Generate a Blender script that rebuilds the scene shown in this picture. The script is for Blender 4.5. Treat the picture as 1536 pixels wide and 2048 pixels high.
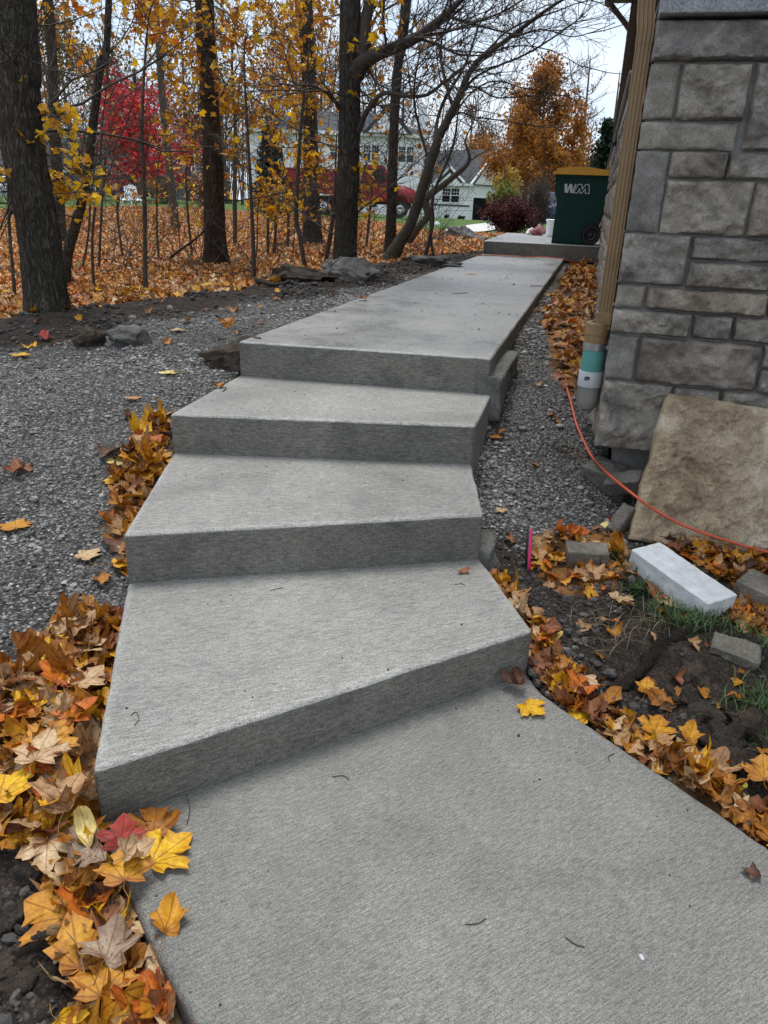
import bpy, bmesh, math, random
import numpy as np
from mathutils import Matrix, Vector, noise as mnoise

# ------------------------------------------------------------------ scene, camera, light
S = bpy.context.scene
for o in list(bpy.data.objects):
    bpy.data.objects.remove(o)
C = S.collection

CAM_O = np.array([0, 0, 1.43246])
CAM_F = 1511.93
CAM_R = np.array([0.96417704, 0.26272525, 0.03657969])
CAM_U = np.array([-0.13279258, 0.35869145, 0.92396243])
CAM_D = np.array([-0.22962744, 0.89572087, -0.38073003])

cd = bpy.data.cameras.new('camera')
cam = bpy.data.objects.new('camera', cd)
C.objects.link(cam)
cd.sensor_fit = 'VERTICAL'
cd.sensor_height = 36
cd.lens = 36 * CAM_F / 2048
cd.clip_start = 0.02
cd.clip_end = 1200
m = Matrix.Identity(4)
for i in range(3):
    m[i][0], m[i][1], m[i][2], m[i][3] = CAM_R[i], CAM_U[i], -CAM_D[i], CAM_O[i]
cam.matrix_world = m
S.camera = cam

S.view_settings.view_transform = 'Standard'
S.view_settings.look = 'None'
S.view_settings.exposure = 0.9
S.view_settings.gamma = 1.0
S.view_settings.use_curve_mapping = False

SUN_EL, SUN_AZ = 74.0, -30.0        # azimuth from +Y towards +X
W = bpy.data.worlds.new('World')
S.world = W
W.use_nodes = True
wn, wl = W.node_tree.nodes, W.node_tree.links
wn.clear()
out = wn.new('ShaderNodeOutputWorld')
bg = wn.new('ShaderNodeBackground')
bg.inputs['Strength'].default_value = 0.1
sky = wn.new('ShaderNodeTexSky')
sky.sky_type = 'NISHITA'
sky.sun_disc = False
sky.sun_elevation = math.radians(SUN_EL)
sky.sun_rotation = math.radians(SUN_AZ)
tc = wn.new('ShaderNodeTexCoord')
mp = wn.new('ShaderNodeMapping')
mp.inputs['Scale'].default_value = (1.6, 1.6, 4.5)
nz = wn.new('ShaderNodeTexNoise')
nz.inputs['Scale'].default_value = 2.2
nz.inputs['Detail'].default_value = 6
nz.inputs['Roughness'].default_value = 0.55
rmp = wn.new('ShaderNodeValToRGB')
rmp.color_ramp.elements[0].position = 0.34
rmp.color_ramp.elements[0].color = (0.62, 0.62, 0.62, 1)
rmp.color_ramp.elements[1].position = 0.60
rmp.color_ramp.elements[1].color = (1, 1, 1, 1)
nz2 = wn.new('ShaderNodeTexNoise')
nz2.inputs['Scale'].default_value = 3.1
nz2.inputs['Detail'].default_value = 5
cr2 = wn.new('ShaderNodeValToRGB')
cr2.color_ramp.elements[0].position = 0.35
cr2.color_ramp.elements[0].color = (4.2, 5.0, 6.0, 1)
cr2.color_ramp.elements[1].position = 0.66
cr2.color_ramp.elements[1].color = (6.1, 6.4, 6.8, 1)
mx = wn.new('ShaderNodeMixRGB')
wl.new(tc.outputs['Generated'], mp.inputs['Vector'])
wl.new(mp.outputs['Vector'], nz.inputs['Vector'])
wl.new(mp.outputs['Vector'], nz2.inputs['Vector'])
wl.new(nz.outputs['Fac'], rmp.inputs['Fac'])
wl.new(nz2.outputs['Fac'], cr2.inputs['Fac'])
wl.new(rmp.outputs['Color'], mx.inputs['Fac'])
wl.new(sky.outputs['Color'], mx.inputs['Color1'])
wl.new(cr2.outputs['Color'], mx.inputs['Color2'])
wl.new(mx.outputs['Color'], bg.inputs['Color'])
wl.new(bg.outputs['Background'], out.inputs['Surface'])

sl = bpy.data.lights.new('sun', 'SUN')
sl.energy = 1.5
sl.angle = math.radians(25)
sl.color = (1.0, 0.97, 0.93)
sun = bpy.data.objects.new('sun', sl)
C.objects.link(sun)
_e, _a = math.radians(SUN_EL), math.radians(SUN_AZ)
_d = Vector((math.cos(_e) * math.sin(_a), math.cos(_e) * math.cos(_a), math.sin(_e)))
sun.rotation_euler = _d.to_track_quat('Z', 'Y').to_euler()

rng = np.random.default_rng(7)
RND = random.Random(11)

# ------------------------------------------------------------------ geometry helpers
def ray(px, py):
    d = CAM_D * CAM_F + CAM_R * (px - 768) - CAM_U * (py - 1024)
    return d / np.linalg.norm(d)

def PY(px, py, Y):
    d = ray(px, py); return CAM_O + d * (Y / d[1])

def PZ(px, py, z):
    d = ray(px, py); return CAM_O + d * ((z - CAM_O[2]) / d[2])

def PD(px, py, depth):
    d = ray(px, py); return CAM_O + d * (depth / (d @ CAM_D))

def _hash(ix, iy, iz, seed):
    h = (ix * 374761393 + iy * 668265263 + iz * 2147483647 + seed * 1274126177) & 0xFFFFFFFF
    h = ((h ^ (h >> 13)) * 1274126177) & 0xFFFFFFFF
    return ((h ^ (h >> 16)) & 0xFFFF) / 65535.0

def vnoise(p, scale, seed=0):
    """value noise of N x 3 points, about -1..1"""
    q = np.asarray(p, float) * scale
    i = np.floor(q).astype(np.int64); f = q - i
    f = f * f * (3 - 2 * f)
    r = 0
    for a in (0, 1):
        for b in (0, 1):
            for c in (0, 1):
                w = (f[:, 0] if a else 1 - f[:, 0]) * (f[:, 1] if b else 1 - f[:, 1]) * (f[:, 2] if c else 1 - f[:, 2])
                r = r + w * _hash(i[:, 0] + a, i[:, 1] + b, i[:, 2] + c, seed)
    return r * 2 - 1

def fbm(p, scale, octv=4, seed=0, gain=0.5):
    r, a = 0, 1.0
    for k in range(octv):
        r = r + a * vnoise(p, scale * 2 ** k, seed + k * 17); a *= gain
    return r

def p3(x, y, z=None):
    x = np.asarray(x, float).ravel(); y = np.asarray(y, float).ravel()
    return np.stack([x, y, np.zeros_like(x) if z is None else z], 1)

def mesh(name, V, F, mat=None, smooth=False, col=None, uv=None):
    """V: N x 3; F: array (M x k), or a list of arrays, or a list of tuples"""
    me = bpy.data.meshes.new(name)
    V = np.asarray(V, np.float32)
    if isinstance(F, np.ndarray): F = [F]
    if len(F) and not isinstance(F[0], np.ndarray):
        lens = [len(f) for f in F]
        flat = np.array([i for f in F for i in f], np.int32)
        lens = np.array(lens, np.int32)
    else:
        flat = np.concatenate([f.ravel() for f in F]).astype(np.int32)
        lens = np.concatenate([np.full(len(f), f.shape[1], np.int32) for f in F])
    me.vertices.add(len(V)); me.vertices.foreach_set('co', V.ravel())
    me.loops.add(len(flat)); me.loops.foreach_set('vertex_index', flat)
    me.polygons.add(len(lens))
    st = np.concatenate([[0], np.cumsum(lens)[:-1]]).astype(np.int32)
    me.polygons.foreach_set('loop_start', st)
    me.polygons.foreach_set('loop_total', lens)
    me.polygons.foreach_set('use_smooth', np.full(len(lens), bool(smooth)))
    if col is not None:
        a = me.attributes.new('col', 'FLOAT_COLOR', 'POINT')
        c4 = np.ones((len(V), 4), np.float32); c4[:, :col.shape[1]] = col
        a.data.foreach_set('color', c4.ravel())
    if uv is not None:
        a = me.attributes.new('lp', 'FLOAT_VECTOR', 'POINT')
        u3 = np.zeros((len(V), 3), np.float32); u3[:, :uv.shape[1]] = uv
        a.data.foreach_set('vector', u3.ravel())
    me.update(calc_edges=True)
    if mat: me.materials.append(mat)
    return me

def obj(name, me, parent=None, loc=None):
    o = bpy.data.objects.new(name, me)
    C.objects.link(o)
    if parent: o.parent = parent
    if loc is not None: o.location = loc
    return o

def tag(o, label=None, cat=None, group=None, kind=None):
    if label: o['label'] = label
    if cat: o['category'] = cat
    if group: o['group'] = group
    if kind: o['kind'] = kind
    return o

def thing(name, label, cat, loc=(0, 0, 0), group=None, rotz=0):
    o = bpy.data.objects.new(name, None)
    o.empty_display_size = 0.1
    C.objects.link(o)
    o.location = loc; o.rotation_euler = (0, 0, rotz)
    return tag(o, label, cat, group)

def from_bm(name, bm, mat, parent=None, smooth=False, loc=None):
    bmesh.ops.recalc_face_normals(bm, faces=bm.faces)
    me = bpy.data.meshes.new(name); bm.to_mesh(me); bm.free()
    if mat: me.materials.append(mat)
    if smooth:
        me.polygons.foreach_set('use_smooth', np.full(len(me.polygons), True))
    return obj(name, me, parent, loc)

def bm_box(bm, x0, x1, y0, y1, z0, z1, bev=0, seg=1, M=None):
    vs = [bm.verts.new((x, y, z)) for z in (z0, z1) for y in (y0, y1) for x in (x0, x1)]
    fs = [(0, 2, 3, 1), (4, 5, 7, 6), (0, 1, 5, 4), (1, 3, 7, 5), (3, 2, 6, 7), (2, 0, 4, 6)]
    faces = [bm.faces.new([vs[i] for i in f]) for f in fs]
    if bev:
        ed = list({e for f in faces for e in f.edges})
        r = bmesh.ops.bevel(bm, geom=ed, offset=bev, segments=seg, affect='EDGES', profile=0.5)
        vs = list({v for f in r['faces'] for v in f.verts} | {v for v in vs if v.is_valid})
    if M is not None:
        for v in vs: v.co = M @ v.co
    return vs

def box(name, dims, mat, parent=None, bev=0, seg=1, M=None, smooth=False):
    bm = bmesh.new(); bm_box(bm, *dims, bev=bev, seg=seg, M=M)
    return from_bm(name, bm, mat, parent, smooth)

def bm_prism(bm, prof, axis, a0, a1, M=None):
    """extrude a closed 2-D profile along an axis ('x','y','z')"""
    def mk(p, a):
        u, v = p
        co = {'x': (a, u, v), 'y': (u, a, v), 'z': (u, v, a)}[axis]
        return bm.verts.new(M @ Vector(co) if M is not None else co)
    A = [mk(p, a0) for p in prof]; B = [mk(p, a1) for p in prof]
    n = len(prof)
    bm.faces.new(A[::-1]); bm.faces.new(B)
    for i in range(n):
        bm.faces.new([A[i], A[(i + 1) % n], B[(i + 1) % n], B[i]])
    return A + B

def tube(pts, rad, sides=6, cap=True):
    pts = np.asarray(pts, float); n = len(pts)
    rad = np.full(n, rad) if np.isscalar(rad) else np.asarray(rad, float)
    t = np.gradient(pts, axis=0); t /= np.linalg.norm(t, axis=1)[:, None] + 1e-9
    ref = np.array([0, 0, 1.0]) if abs(t[0][2]) < 0.85 else np.array([1.0, 0, 0])
    u = np.cross(t, ref); u /= np.linalg.norm(u, axis=1)[:, None] + 1e-9
    v = np.cross(t, u)
    a = np.linspace(0, 2 * np.pi, sides, endpoint=False)
    V = pts[:, None, :] + rad[:, None, None] * (np.cos(a)[None, :, None] * u[:, None, :] + np.sin(a)[None, :, None] * v[:, None, :])
    V = V.reshape(-1, 3)
    i = np.arange(n - 1)[:, None] * sides; j = np.arange(sides)[None, :]; k = (j + 1) % sides
    F = np.stack([i + j, i + k, i + sides + k, i + sides + j], -1).reshape(-1, 4)
    if cap:
        V = np.vstack([V, pts[:1], pts[-1:]])
        c0, c1 = n * sides, n * sides + 1
        a_ = np.arange(sides); b_ = (a_ + 1) % sides
        caps = np.vstack([np.stack([b_, a_, np.full(sides, c0), np.full(sides, c0)], 1),
                          np.stack([(n - 1) * sides + a_, (n - 1) * sides + b_, np.full(sides, c1), np.full(sides, c1)], 1)])
        return V, F, caps[:, :3]
    return V, F, np.zeros((0, 3), int)

class MB:
    def __init__(s): s.V = []; s.Q = []; s.T = []; s.C = []; s.U = []; s.n = 0
    def add(s, V, Q=None, T=None, col=None, uv=None):
        V = np.asarray(V)
        if Q is not None and len(Q): s.Q.append(np.asarray(Q) + s.n)
        if T is not None and len(T): s.T.append(np.asarray(T) + s.n)
        s.V.append(V); s.n += len(V)
        if col is not None: s.C.append(np.broadcast_to(col, (len(V), 3)))
        if uv is not None: s.U.append(uv)
    def tube(s, pts, rad, sides=6, cap=True, col=None):
        V, Q, T = tube(pts, rad, sides, cap); s.add(V, Q, T, col)
    def build(s, name, mat, parent=None, base=None, smooth=True):
        V = np.vstack(s.V)
        if base is not None: V = V - np.asarray(base)
        F = [np.vstack(x) for x in (s.Q, s.T) if x]
        me = mesh(name, V, F, mat, smooth, np.vstack(s.C) if s.C else None, np.vstack(s.U) if s.U else None)
        return obj(name, me, parent)

def spline(P, n):
    """Catmull-Rom through the points, n samples in all"""
    P = np.asarray(P, float)
    if len(P) == 2:
        return P[0] + (P[1] - P[0]) * np.linspace(0, 1, n)[:, None]
    Q = np.vstack([2 * P[0] - P[1], P, 2 * P[-1] - P[-2]])
    t = np.linspace(0, len(P) - 1 - 1e-9, n); k = t.astype(int); f = (t - k)[:, None]
    a, b, c, d = Q[k], Q[k + 1], Q[k + 2], Q[k + 3]
    return 0.5 * (2 * b + (c - a) * f + (2 * a - 5 * b + 4 * c - d) * f ** 2 + (3 * b - a - 3 * c + d) * f ** 3)

# ------------------------------------------------------------------ materials
def newmat(name):
    mt = bpy.data.materials.new(name); mt.use_nodes = True
    nt = mt.node_tree; b = nt.nodes['Principled BSDF']
    return mt, nt.nodes, nt.links, b

def nd(n, t, **kw):
    x = n.new(t)
    for k, v in kw.items():
        if k in x.inputs: x.inputs[k].default_value = v
        else: setattr(x, k, v)
    return x

def ramp(n, l, src, stops):
    r = n.new('ShaderNodeValToRGB')
    e = r.color_ramp.elements
    while len(e) < len(stops): e.new(0.5)
    for i, (p, c) in enumerate(stops):
        e[i].position = p; e[i].color = (*c, 1) if len(c) == 3 else c
    l.new(src, r.inputs['Fac']); return r.outputs['Color']

def bump(n, l, b, src, strength=0.5, dist=0.01, prev=None):
    bp = n.new('ShaderNodeBump'); bp.inputs['Strength'].default_value = strength; bp.inputs['Distance'].default_value = dist
    l.new(src, bp.inputs['Height'])
    if prev is not None: l.new(prev, bp.inputs['Normal'])
    l.new(bp.outputs['Normal'], b.inputs['Normal']); return bp.outputs['Normal']

def mul(n, l, a, b_, fac=1.0, mode='MULTIPLY'):
    x = n.new('ShaderNodeMixRGB'); x.blend_type = mode
    x.inputs['Fac'].default_value = fac
    for s_, v in ((1, a), (2, b_)):
        if isinstance(v, tuple): x.inputs[s_].default_value = (*v, 1)
        else: l.new(v, x.inputs[s_])
    return x.outputs['Color']

def mapped(n, l, scale=(1, 1, 1), rot=(0, 0, 0), coord='Object'):
    t = n.new('ShaderNodeTexCoord'); m_ = n.new('ShaderNodeMapping')
    m_.inputs['Scale'].default_value = scale; m_.inputs['Rotation'].default_value = rot
    l.new(t.outputs[coord], m_.inputs['Vector']); return m_.outputs['Vector']

def noise(n, l, vec, scale, detail=4, rough=0.55, dist=0):
    x = nd(n, 'ShaderNodeTexNoise', Scale=scale, Detail=detail, Roughness=rough, Distortion=dist)
    if vec is not None: l.new(vec, x.inputs['Vector'])
    return x.outputs['Fac']

def voro(n, l, vec, scale, feature='F1', outp='Distance'):
    x = n.new('ShaderNodeTexVoronoi'); x.feature = feature; x.inputs['Scale'].default_value = scale
    if vec is not None: l.new(vec, x.inputs['Vector'])
    return x.outputs[outp]

def plain(name, col, rough=0.6, var=0.25, scale=6, bmp=0.0, metallic=0.0, spec=0.5, detail=5):
    mt, n, l, b = newmat(name)
    v = mapped(n, l)
    f = noise(n, l, v, scale, detail, 0.6)
    c = ramp(n, l, f, [(0.3, tuple(x * (1 - var) for x in col)), (0.7, tuple(min(1, x * (1 + var)) for x in col))])
    l.new(c, b.inputs['Base Color'])
    b.inputs['Roughness'].default_value = rough
    b.inputs['Metallic'].default_value = metallic
    b.inputs['Specular IOR Level'].default_value = spec
    if bmp: bump(n, l, b, noise(n, l, v, scale * 8, 6, 0.6), bmp, 0.01)
    return mt

def concrete(name, ang, base=(0.31, 0.301, 0.274), wet=0.0, lines=260.0, riser=False, bs=0.35):
    """broom-finished concrete; ang = direction of the broom strokes"""
    mt, n, l, b = newmat(name)
    v = mapped(n, l)
    # strokes: noise squeezed across the stroke direction
    rv = n.new('ShaderNodeVectorRotate'); rv.rotation_type = 'Z_AXIS'; rv.inputs['Angle'].default_value = -ang
    l.new(v, rv.inputs['Vector'])
    m2 = n.new('ShaderNodeMapping'); m2.inputs['Scale'].default_value = (34.0, lines, lines)
    l.new(rv.outputs['Vector'], m2.inputs['Vector'])
    st = noise(n, l, m2.outputs['Vector'], 1.0, 3, 0.6)
    m3 = n.new('ShaderNodeMapping'); m3.inputs['Scale'].default_value = (9, 110, 110)
    l.new(rv.outputs['Vector'], m3.inputs['Vector'])
    st2 = noise(n, l, m3.outputs['Vector'], 1.0, 3, 0.5)
    big = noise(n, l, v, 1.7, 5, 0.6, 0.3)
    mid = noise(n, l, v, 9, 5, 0.65)
    fine = noise(n, l, v, 330, 3, 0.75)
    pit = voro(n, l, v, 75)
    c = ramp(n, l, big, [(0.3, tuple(x * 0.74 for x in base)), (0.5, base), (0.72, tuple(min(1, x * 1.2) for x in base))])
    c = mul(n, l, c, ramp(n, l, mid, [(0.35, (0.93, 0.93, 0.94)), (0.65, (1.04, 1.04, 1.03))]))
    c = mul(n, l, c, ramp(n, l, st, [(0.34, (0.58, 0.58, 0.58)), (0.6, (1.18, 1.18, 1.18))]), 0.85)
    c = mul(n, l, c, ramp(n, l, st2, [(0.33, (0.90, 0.90, 0.90)), (0.66, (1.06, 1.06, 1.06))]), 0.6)
    c = mul(n, l, c, ramp(n, l, fine, [(0.36, (0.42, 0.42, 0.42)), (0.60, (1.26, 1.26, 1.26))]), 0.95)
    gr2 = noise(n, l, v, 125, 3, 0.7)
    c = mul(n, l, c, ramp(n, l, gr2, [(0.34, (0.72, 0.72, 0.72)), (0.62, (1.15, 1.15, 1.15))]), 0.8)
    c = mul(n, l, c, ramp(n, l, pit, [(0.05, (0.35, 0.34, 0.32)), (0.11, (1, 1, 1))]), 0.55)
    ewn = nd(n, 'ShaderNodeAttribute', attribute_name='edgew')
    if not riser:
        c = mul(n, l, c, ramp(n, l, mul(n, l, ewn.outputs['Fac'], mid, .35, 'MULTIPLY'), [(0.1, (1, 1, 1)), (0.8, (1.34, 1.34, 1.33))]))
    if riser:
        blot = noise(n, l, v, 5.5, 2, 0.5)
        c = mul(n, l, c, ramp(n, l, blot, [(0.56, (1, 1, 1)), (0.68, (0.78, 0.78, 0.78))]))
    l.new(c, b.inputs['Base Color'])
    if wet:
        r_ = ramp(n, l, mul(n, l, big, mid, 0.5, 'MIX'), [(0.40, (0.22, 0.22, 0.22)), (0.60, (0.58, 0.58, 0.58))])
        l.new(r_, b.inputs['Roughness'])
    else:
        b.inputs['Roughness'].default_value = 0.82
    b1 = bump(n, l, b, st, bs, 0.004)
    b2 = bump(n, l, b, fine, 0.6, 0.003, b1)
    bump(n, l, b, mid, 0.15, 0.01, b2)
    return mt

def leafmat(name, transl=0.25, veins=True):
    mt, n, l, b = newmat(name)
    at = nd(n, 'ShaderNodeAttribute', attribute_name='col')
    col = at.outputs['Color']
    g = n.new('ShaderNodeNewGeometry')
    sp = noise(n, l, g.outputs['Position'], 90, 4, 0.7)
    col = mul(n, l, col, ramp(n, l, sp, [(0.33, (0.62, 0.55, 0.5)), (0.6, (1.08, 1.05, 1.0))]), 0.75)
    if veins:
        lp = nd(n, 'ShaderNodeAttribute', attribute_name='lp')
        sx = n.new('ShaderNodeSeparateXYZ'); l.new(lp.outputs['Vector'], sx.inputs[0])
        def M(op, a, b_=None):
            x = n.new('ShaderNodeMath'); x.operation = op
            for i, q in enumerate((a, b_)):
                if q is None: continue
                if isinstance(q, (int, float)): x.inputs[i].default_value = q
                else: l.new(q, x.inputs[i])
            return x.outputs[0]
        ax = M('ABSOLUTE', sx.outputs['X']); y = sx.outputs['Y']
        d = ax
        for A in (34, 62, 92):
            ca, sa = math.cos(math.radians(A)), math.sin(math.radians(A))
            dd = M('ABSOLUTE', M('SUBTRACT', M('MULTIPLY', ax, ca), M('MULTIPLY', M('SUBTRACT', y, 0.03), sa)))
            # distance to the line through the leaf base towards each lobe
            d = M('MINIMUM', d, dd)
        sec = M('ABSOLUTE', M('SUBTRACT', M('FRACT', M('MULTIPLY', M('SUBTRACT', y, M('MULTIPLY', ax, 0.8)), 7.0)), 0.5))
        v1 = ramp(n, l, d, [(0.006, (0.55, 0.42, 0.32)), (0.022, (1, 1, 1))])
        v2 = ramp(n, l, sec, [(0.02, (0.86, 0.80, 0.75)), (0.08, (1, 1, 1))])
        col = mul(n, l, mul(n, l, col, v1, 0.9), v2, 0.5)
        h = mul(n, l, v1, v2, 0.5)
        bump(n, l, b, h, 0.25, 0.004)
    blo = noise(n, l, g.outputs['Position'], 17, 3, 0.6)
    col = mul(n, l, col, ramp(n, l, blo, [(0.50, (1, 1, 1)), (0.66, (0.62, 0.47, 0.40))]), 0.8)
    spt = noise(n, l, g.outputs['Position'], 260, 2, 0.5)
    col = mul(n, l, col, ramp(n, l, spt, [(0.27, (0.3, 0.18, 0.12)), (0.34, (1, 1, 1))]), 0.8)
    l.new(col, b.inputs['Base Color'])
    b.inputs['Roughness'].default_value = 0.55
    b.inputs['Specular IOR Level'].default_value = 0.35
    if transl:
        t = n.new('ShaderNodeBsdfTranslucent'); l.new(col, t.inputs['Color'])
        mx_ = n.new('ShaderNodeMixShader'); mx_.inputs[0].default_value = transl
        l.new(b.outputs[0], mx_.inputs[1]); l.new(t.outputs[0], mx_.inputs[2])
        o_ = [x for x in n if x.type == 'OUTPUT_MATERIAL'][0]
        l.new(mx_.outputs[0], o_.inputs['Surface'])
    return mt

def barkmat(name, col=(0.06, 0.05, 0.04), col2=(0.13, 0.115, 0.10), sc=1.0, strength=0.9):
    mt, n, l, b = newmat(name)
    v = mapped(n, l, (sc, sc, sc * 0.13))
    w = noise(n, l, v, 9, 5, 0.6)
    add = n.new('ShaderNodeVectorMath'); add.operation = 'MULTIPLY_ADD'
    cmb = n.new('ShaderNodeCombineXYZ'); l.new(w, cmb.inputs[0]); l.new(w, cmb.inputs[1])
    l.new(cmb.outputs[0], add.inputs[0]); add.inputs[1].default_value = (0.3, 0.3, 0.3); l.new(v, add.inputs[2])
    cr = voro(n, l, add.outputs[0], 52, 'DISTANCE_TO_EDGE')
    fn = noise(n, l, v, 60, 6, 0.7)
    lg = noise(n, l, mapped(n, l), 2.2, 4, 0.6)
    c = ramp(n, l, fn, [(0.3, col), (0.75, col2)])
    c = mul(n, l, c, ramp(n, l, cr, [(0.0, (0.35, 0.33, 0.3)), (0.16, (1, 1, 1))]), 0.9)
    c = mul(n, l, c, ramp(n, l, lg, [(0.35, (0.8, 0.8, 0.78)), (0.68, (1.2, 1.22, 1.15))]))
    l.new(c, b.inputs['Base Color']); b.inputs['Roughness'].default_value = 0.92
    b.inputs['Specular IOR Level'].default_value = 0.2
    hr = ramp(n, l, cr, [(0.0, (0, 0, 0)), (0.25, (1, 1, 1))])
    b1 = bump(n, l, b, hr, strength, 0.018)
    bump(n, l, b, fn, 0.5, 0.008, b1)
    return mt

def stonemat(name, cols, scale=7, rough=0.9, bmp=0.6, fine=1.0):
    """cols: three colours dark / mid / light"""
    mt, n, l, b = newmat(name)
    v = mapped(n, l)
    oi = n.new('ShaderNodeObjectInfo')
    ad = n.new('ShaderNodeVectorMath'); ad.operation = 'ADD'
    sc_ = n.new('ShaderNodeVectorMath'); sc_.operation = 'SCALE'; sc_.inputs['Scale'].default_value = 40
    cb = n.new('ShaderNodeCombineXYZ'); l.new(oi.outputs['Random'], cb.inputs[0]); l.new(oi.outputs['Random'], cb.inputs[1])
    l.new(cb.outputs[0], sc_.inputs[0]); l.new(v, ad.inputs[0]); l.new(sc_.outputs[0], ad.inputs[1])
    v = ad.outputs[0]
    f = noise(n, l, v, scale, 7, 0.65, 0.4)
    g = noise(n, l, v, scale * 3.5, 6, 0.7)
    h = noise(n, l, v, 230 * fine, 3, 0.7)
    c = ramp(n, l, f, [(0.32, cols[0]), (0.5, cols[1]), (0.7, cols[2])])
    c = mul(n, l, c, ramp(n, l, g, [(0.3, (0.72, 0.70, 0.68)), (0.65, (1.12, 1.12, 1.1))]), 0.8)
    c = mul(n, l, c, ramp(n, l, h, [(0.3, (0.45, 0.45, 0.45)), (0.64, (1.25, 1.25, 1.25))]), 0.85)
    c = mul(n, l, c, ramp(n, l, oi.outputs['Random'], [(0.0, (0.76, 0.76, 0.79)), (0.5, (1, 0.98, 0.95)), (1.0, (1.18, 1.13, 1.05))]))
    l.new(c, b.inputs['Base Color']); b.inputs['Roughness'].default_value = rough
    b.inputs['Specular IOR Level'].default_value = 0.3
    rdg = n.new('ShaderNodeTexNoise'); rdg.noise_type = 'RIDGED_MULTIFRACTAL'; rdg.inputs['Scale'].default_value = scale * 1.3; rdg.inputs['Detail'].default_value = 7; rdg.inputs['Roughness'].default_value = .62; rdg.inputs['Distortion'].default_value = .6; l.new(v, rdg.inputs['Vector'])
    b0 = bump(n, l, b, rdg.outputs['Fac'], min(1, bmp * 1.2), .012)
    b1 = bump(n, l, b, g, bmp * 1.3, 0.03, b0)
    bump(n, l, b, h, bmp * 0.7, 0.004, b1)
    return mt

M = {}
M['leaf'] = leafmat('fallen_leaf', 0.12)
M['treeleaf'] = leafmat('tree_leaf', 0.4, False)
M['litter'] = leafmat('leaf_litter', 0.1)
M['bark'] = barkmat('bark')
M['bark_brown'] = barkmat('brown_bark', (0.055, 0.04, 0.03), (0.12, 0.085, 0.06), 1.1)
M['bark_smooth'] = barkmat('smooth_bark', (0.075, 0.065, 0.055), (0.15, 0.135, 0.115), 2.0, 0.35)
M['twig'] = plain('twig_bark', (0.055, 0.043, 0.036), 0.9, 0.35, 12)
M['farbark'] = plain('far_bark', (0.10, 0.085, 0.075), 0.95, 0.3, 3)
A1 = math.atan2(2.183 - 1.19, -0.045 + 0.988)
A2 = math.atan2(2.645 - 2.035, 1.14)
A3 = math.atan2(3.212 - 2.873, 1.295)
M['conc_low'] = concrete('concrete_lower_path', A1, (0.25, 0.242, 0.217), bs=0.7)
M['conc_1'] = concrete('concrete_step_one', (A1 + A2) / 2)
M['conc_2'] = concrete('concrete_step_two', A2)
M['conc_3'] = concrete('concrete_step_three', A3)
M['conc_up'] = concrete('concrete_upper_path', 0.05, (0.275, 0.27, 0.255), wet=1)
M['conc_edge'] = stonemat('trowelled_concrete_edge', [(.28, .275, .25), (.37, .365, .335), (.46, .455, .425)], 16, bmp=.25)
RB = (0.18, 0.171, 0.143)  # form-finish tone, with the shade of the upright faces darkened into the colour
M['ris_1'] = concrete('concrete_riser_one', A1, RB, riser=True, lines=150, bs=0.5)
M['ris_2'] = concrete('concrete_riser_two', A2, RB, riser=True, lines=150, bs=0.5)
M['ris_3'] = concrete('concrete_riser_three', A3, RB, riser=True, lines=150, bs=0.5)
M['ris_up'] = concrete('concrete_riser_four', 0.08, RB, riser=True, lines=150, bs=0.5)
M['stone'] = stonemat('cut_stone', [(0.145, 0.137, 0.126), (0.285, 0.265, 0.24), (0.46, 0.425, 0.38)])
M['stone_warm'] = stonemat('warm_cut_stone', [(0.155, 0.132, 0.113), (0.285, 0.25, 0.215), (0.46, 0.405, 0.345)])
M['stone_smooth'] = stonemat('sawn_stone', [(0.17, 0.16, 0.145), (0.26, 0.245, 0.22), (0.35, 0.33, 0.30)], bmp=0.3)
M['mortar'] = plain('mortar', (0.21, 0.205, 0.195), 0.95, 0.2, 30, 0.5)
M['cap'] = stonemat('limestone_cap', [(0.30, 0.31, 0.33), (0.36, 0.37, 0.39), (0.42, 0.43, 0.45)], 5, bmp=0.35, fine=0.5)

# ------------------------------------------------------------------ ground
R1L, R1R = (-0.988, 1.195), (-0.045, 2.180)
SLAB = [R1L, (-0.709, 0.957), (-0.537, 0.828), (1.70, -0.95), (2.60, 0.05), (0.593, 1.622), (0.246, 1.899), (0.01, 2.085), (-0.035, 2.165), (-0.12, 2.32), (-1.02, 1.42)]
ST1 = [R1L, R1R, (-0.285, 2.649), (-0.42, 3.0), (-1.6, 2.6), (-1.43, 2.025)]
ST2 = [(-1.432, 2.034), (-0.290, 2.642), (-0.427, 3.21), (-0.44, 3.5), (-1.76, 3.2), (-1.722, 2.877)]
ST3 = [(-1.722, 2.872), (-0.425, 3.212), (-0.437, 3.73), (-0.44, 4.1), (-1.78, 4.1), (-1.786, 3.71)]
ZS = (0.0, 0.167, 0.355, 0.535, 0.719)
UPP = [(-1.775, 3.690), (-0.455, 3.825), (-0.51, 12.46), (-1.758, 12.40)]
ZPAD = 0.915
PAD = [(-1.76, 12.44), (0.088, 12.44), (0.088, 16.6), (-1.90, 16.6)]

def inside(P, x, y):
    x = np.asarray(x, float); y = np.asarray(y, float)
    r = np.zeros(x.shape, bool); n = len(P)
    for i in range(n):
        (x0, y0), (x1, y1) = P[i], P[(i + 1) % n]
        if y0 == y1: continue
        c = ((y0 > y) != (y1 > y)) & (x < (x1 - x0) * (y - y0) / (y1 - y0) + x0)
        r ^= c
    return r

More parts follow.
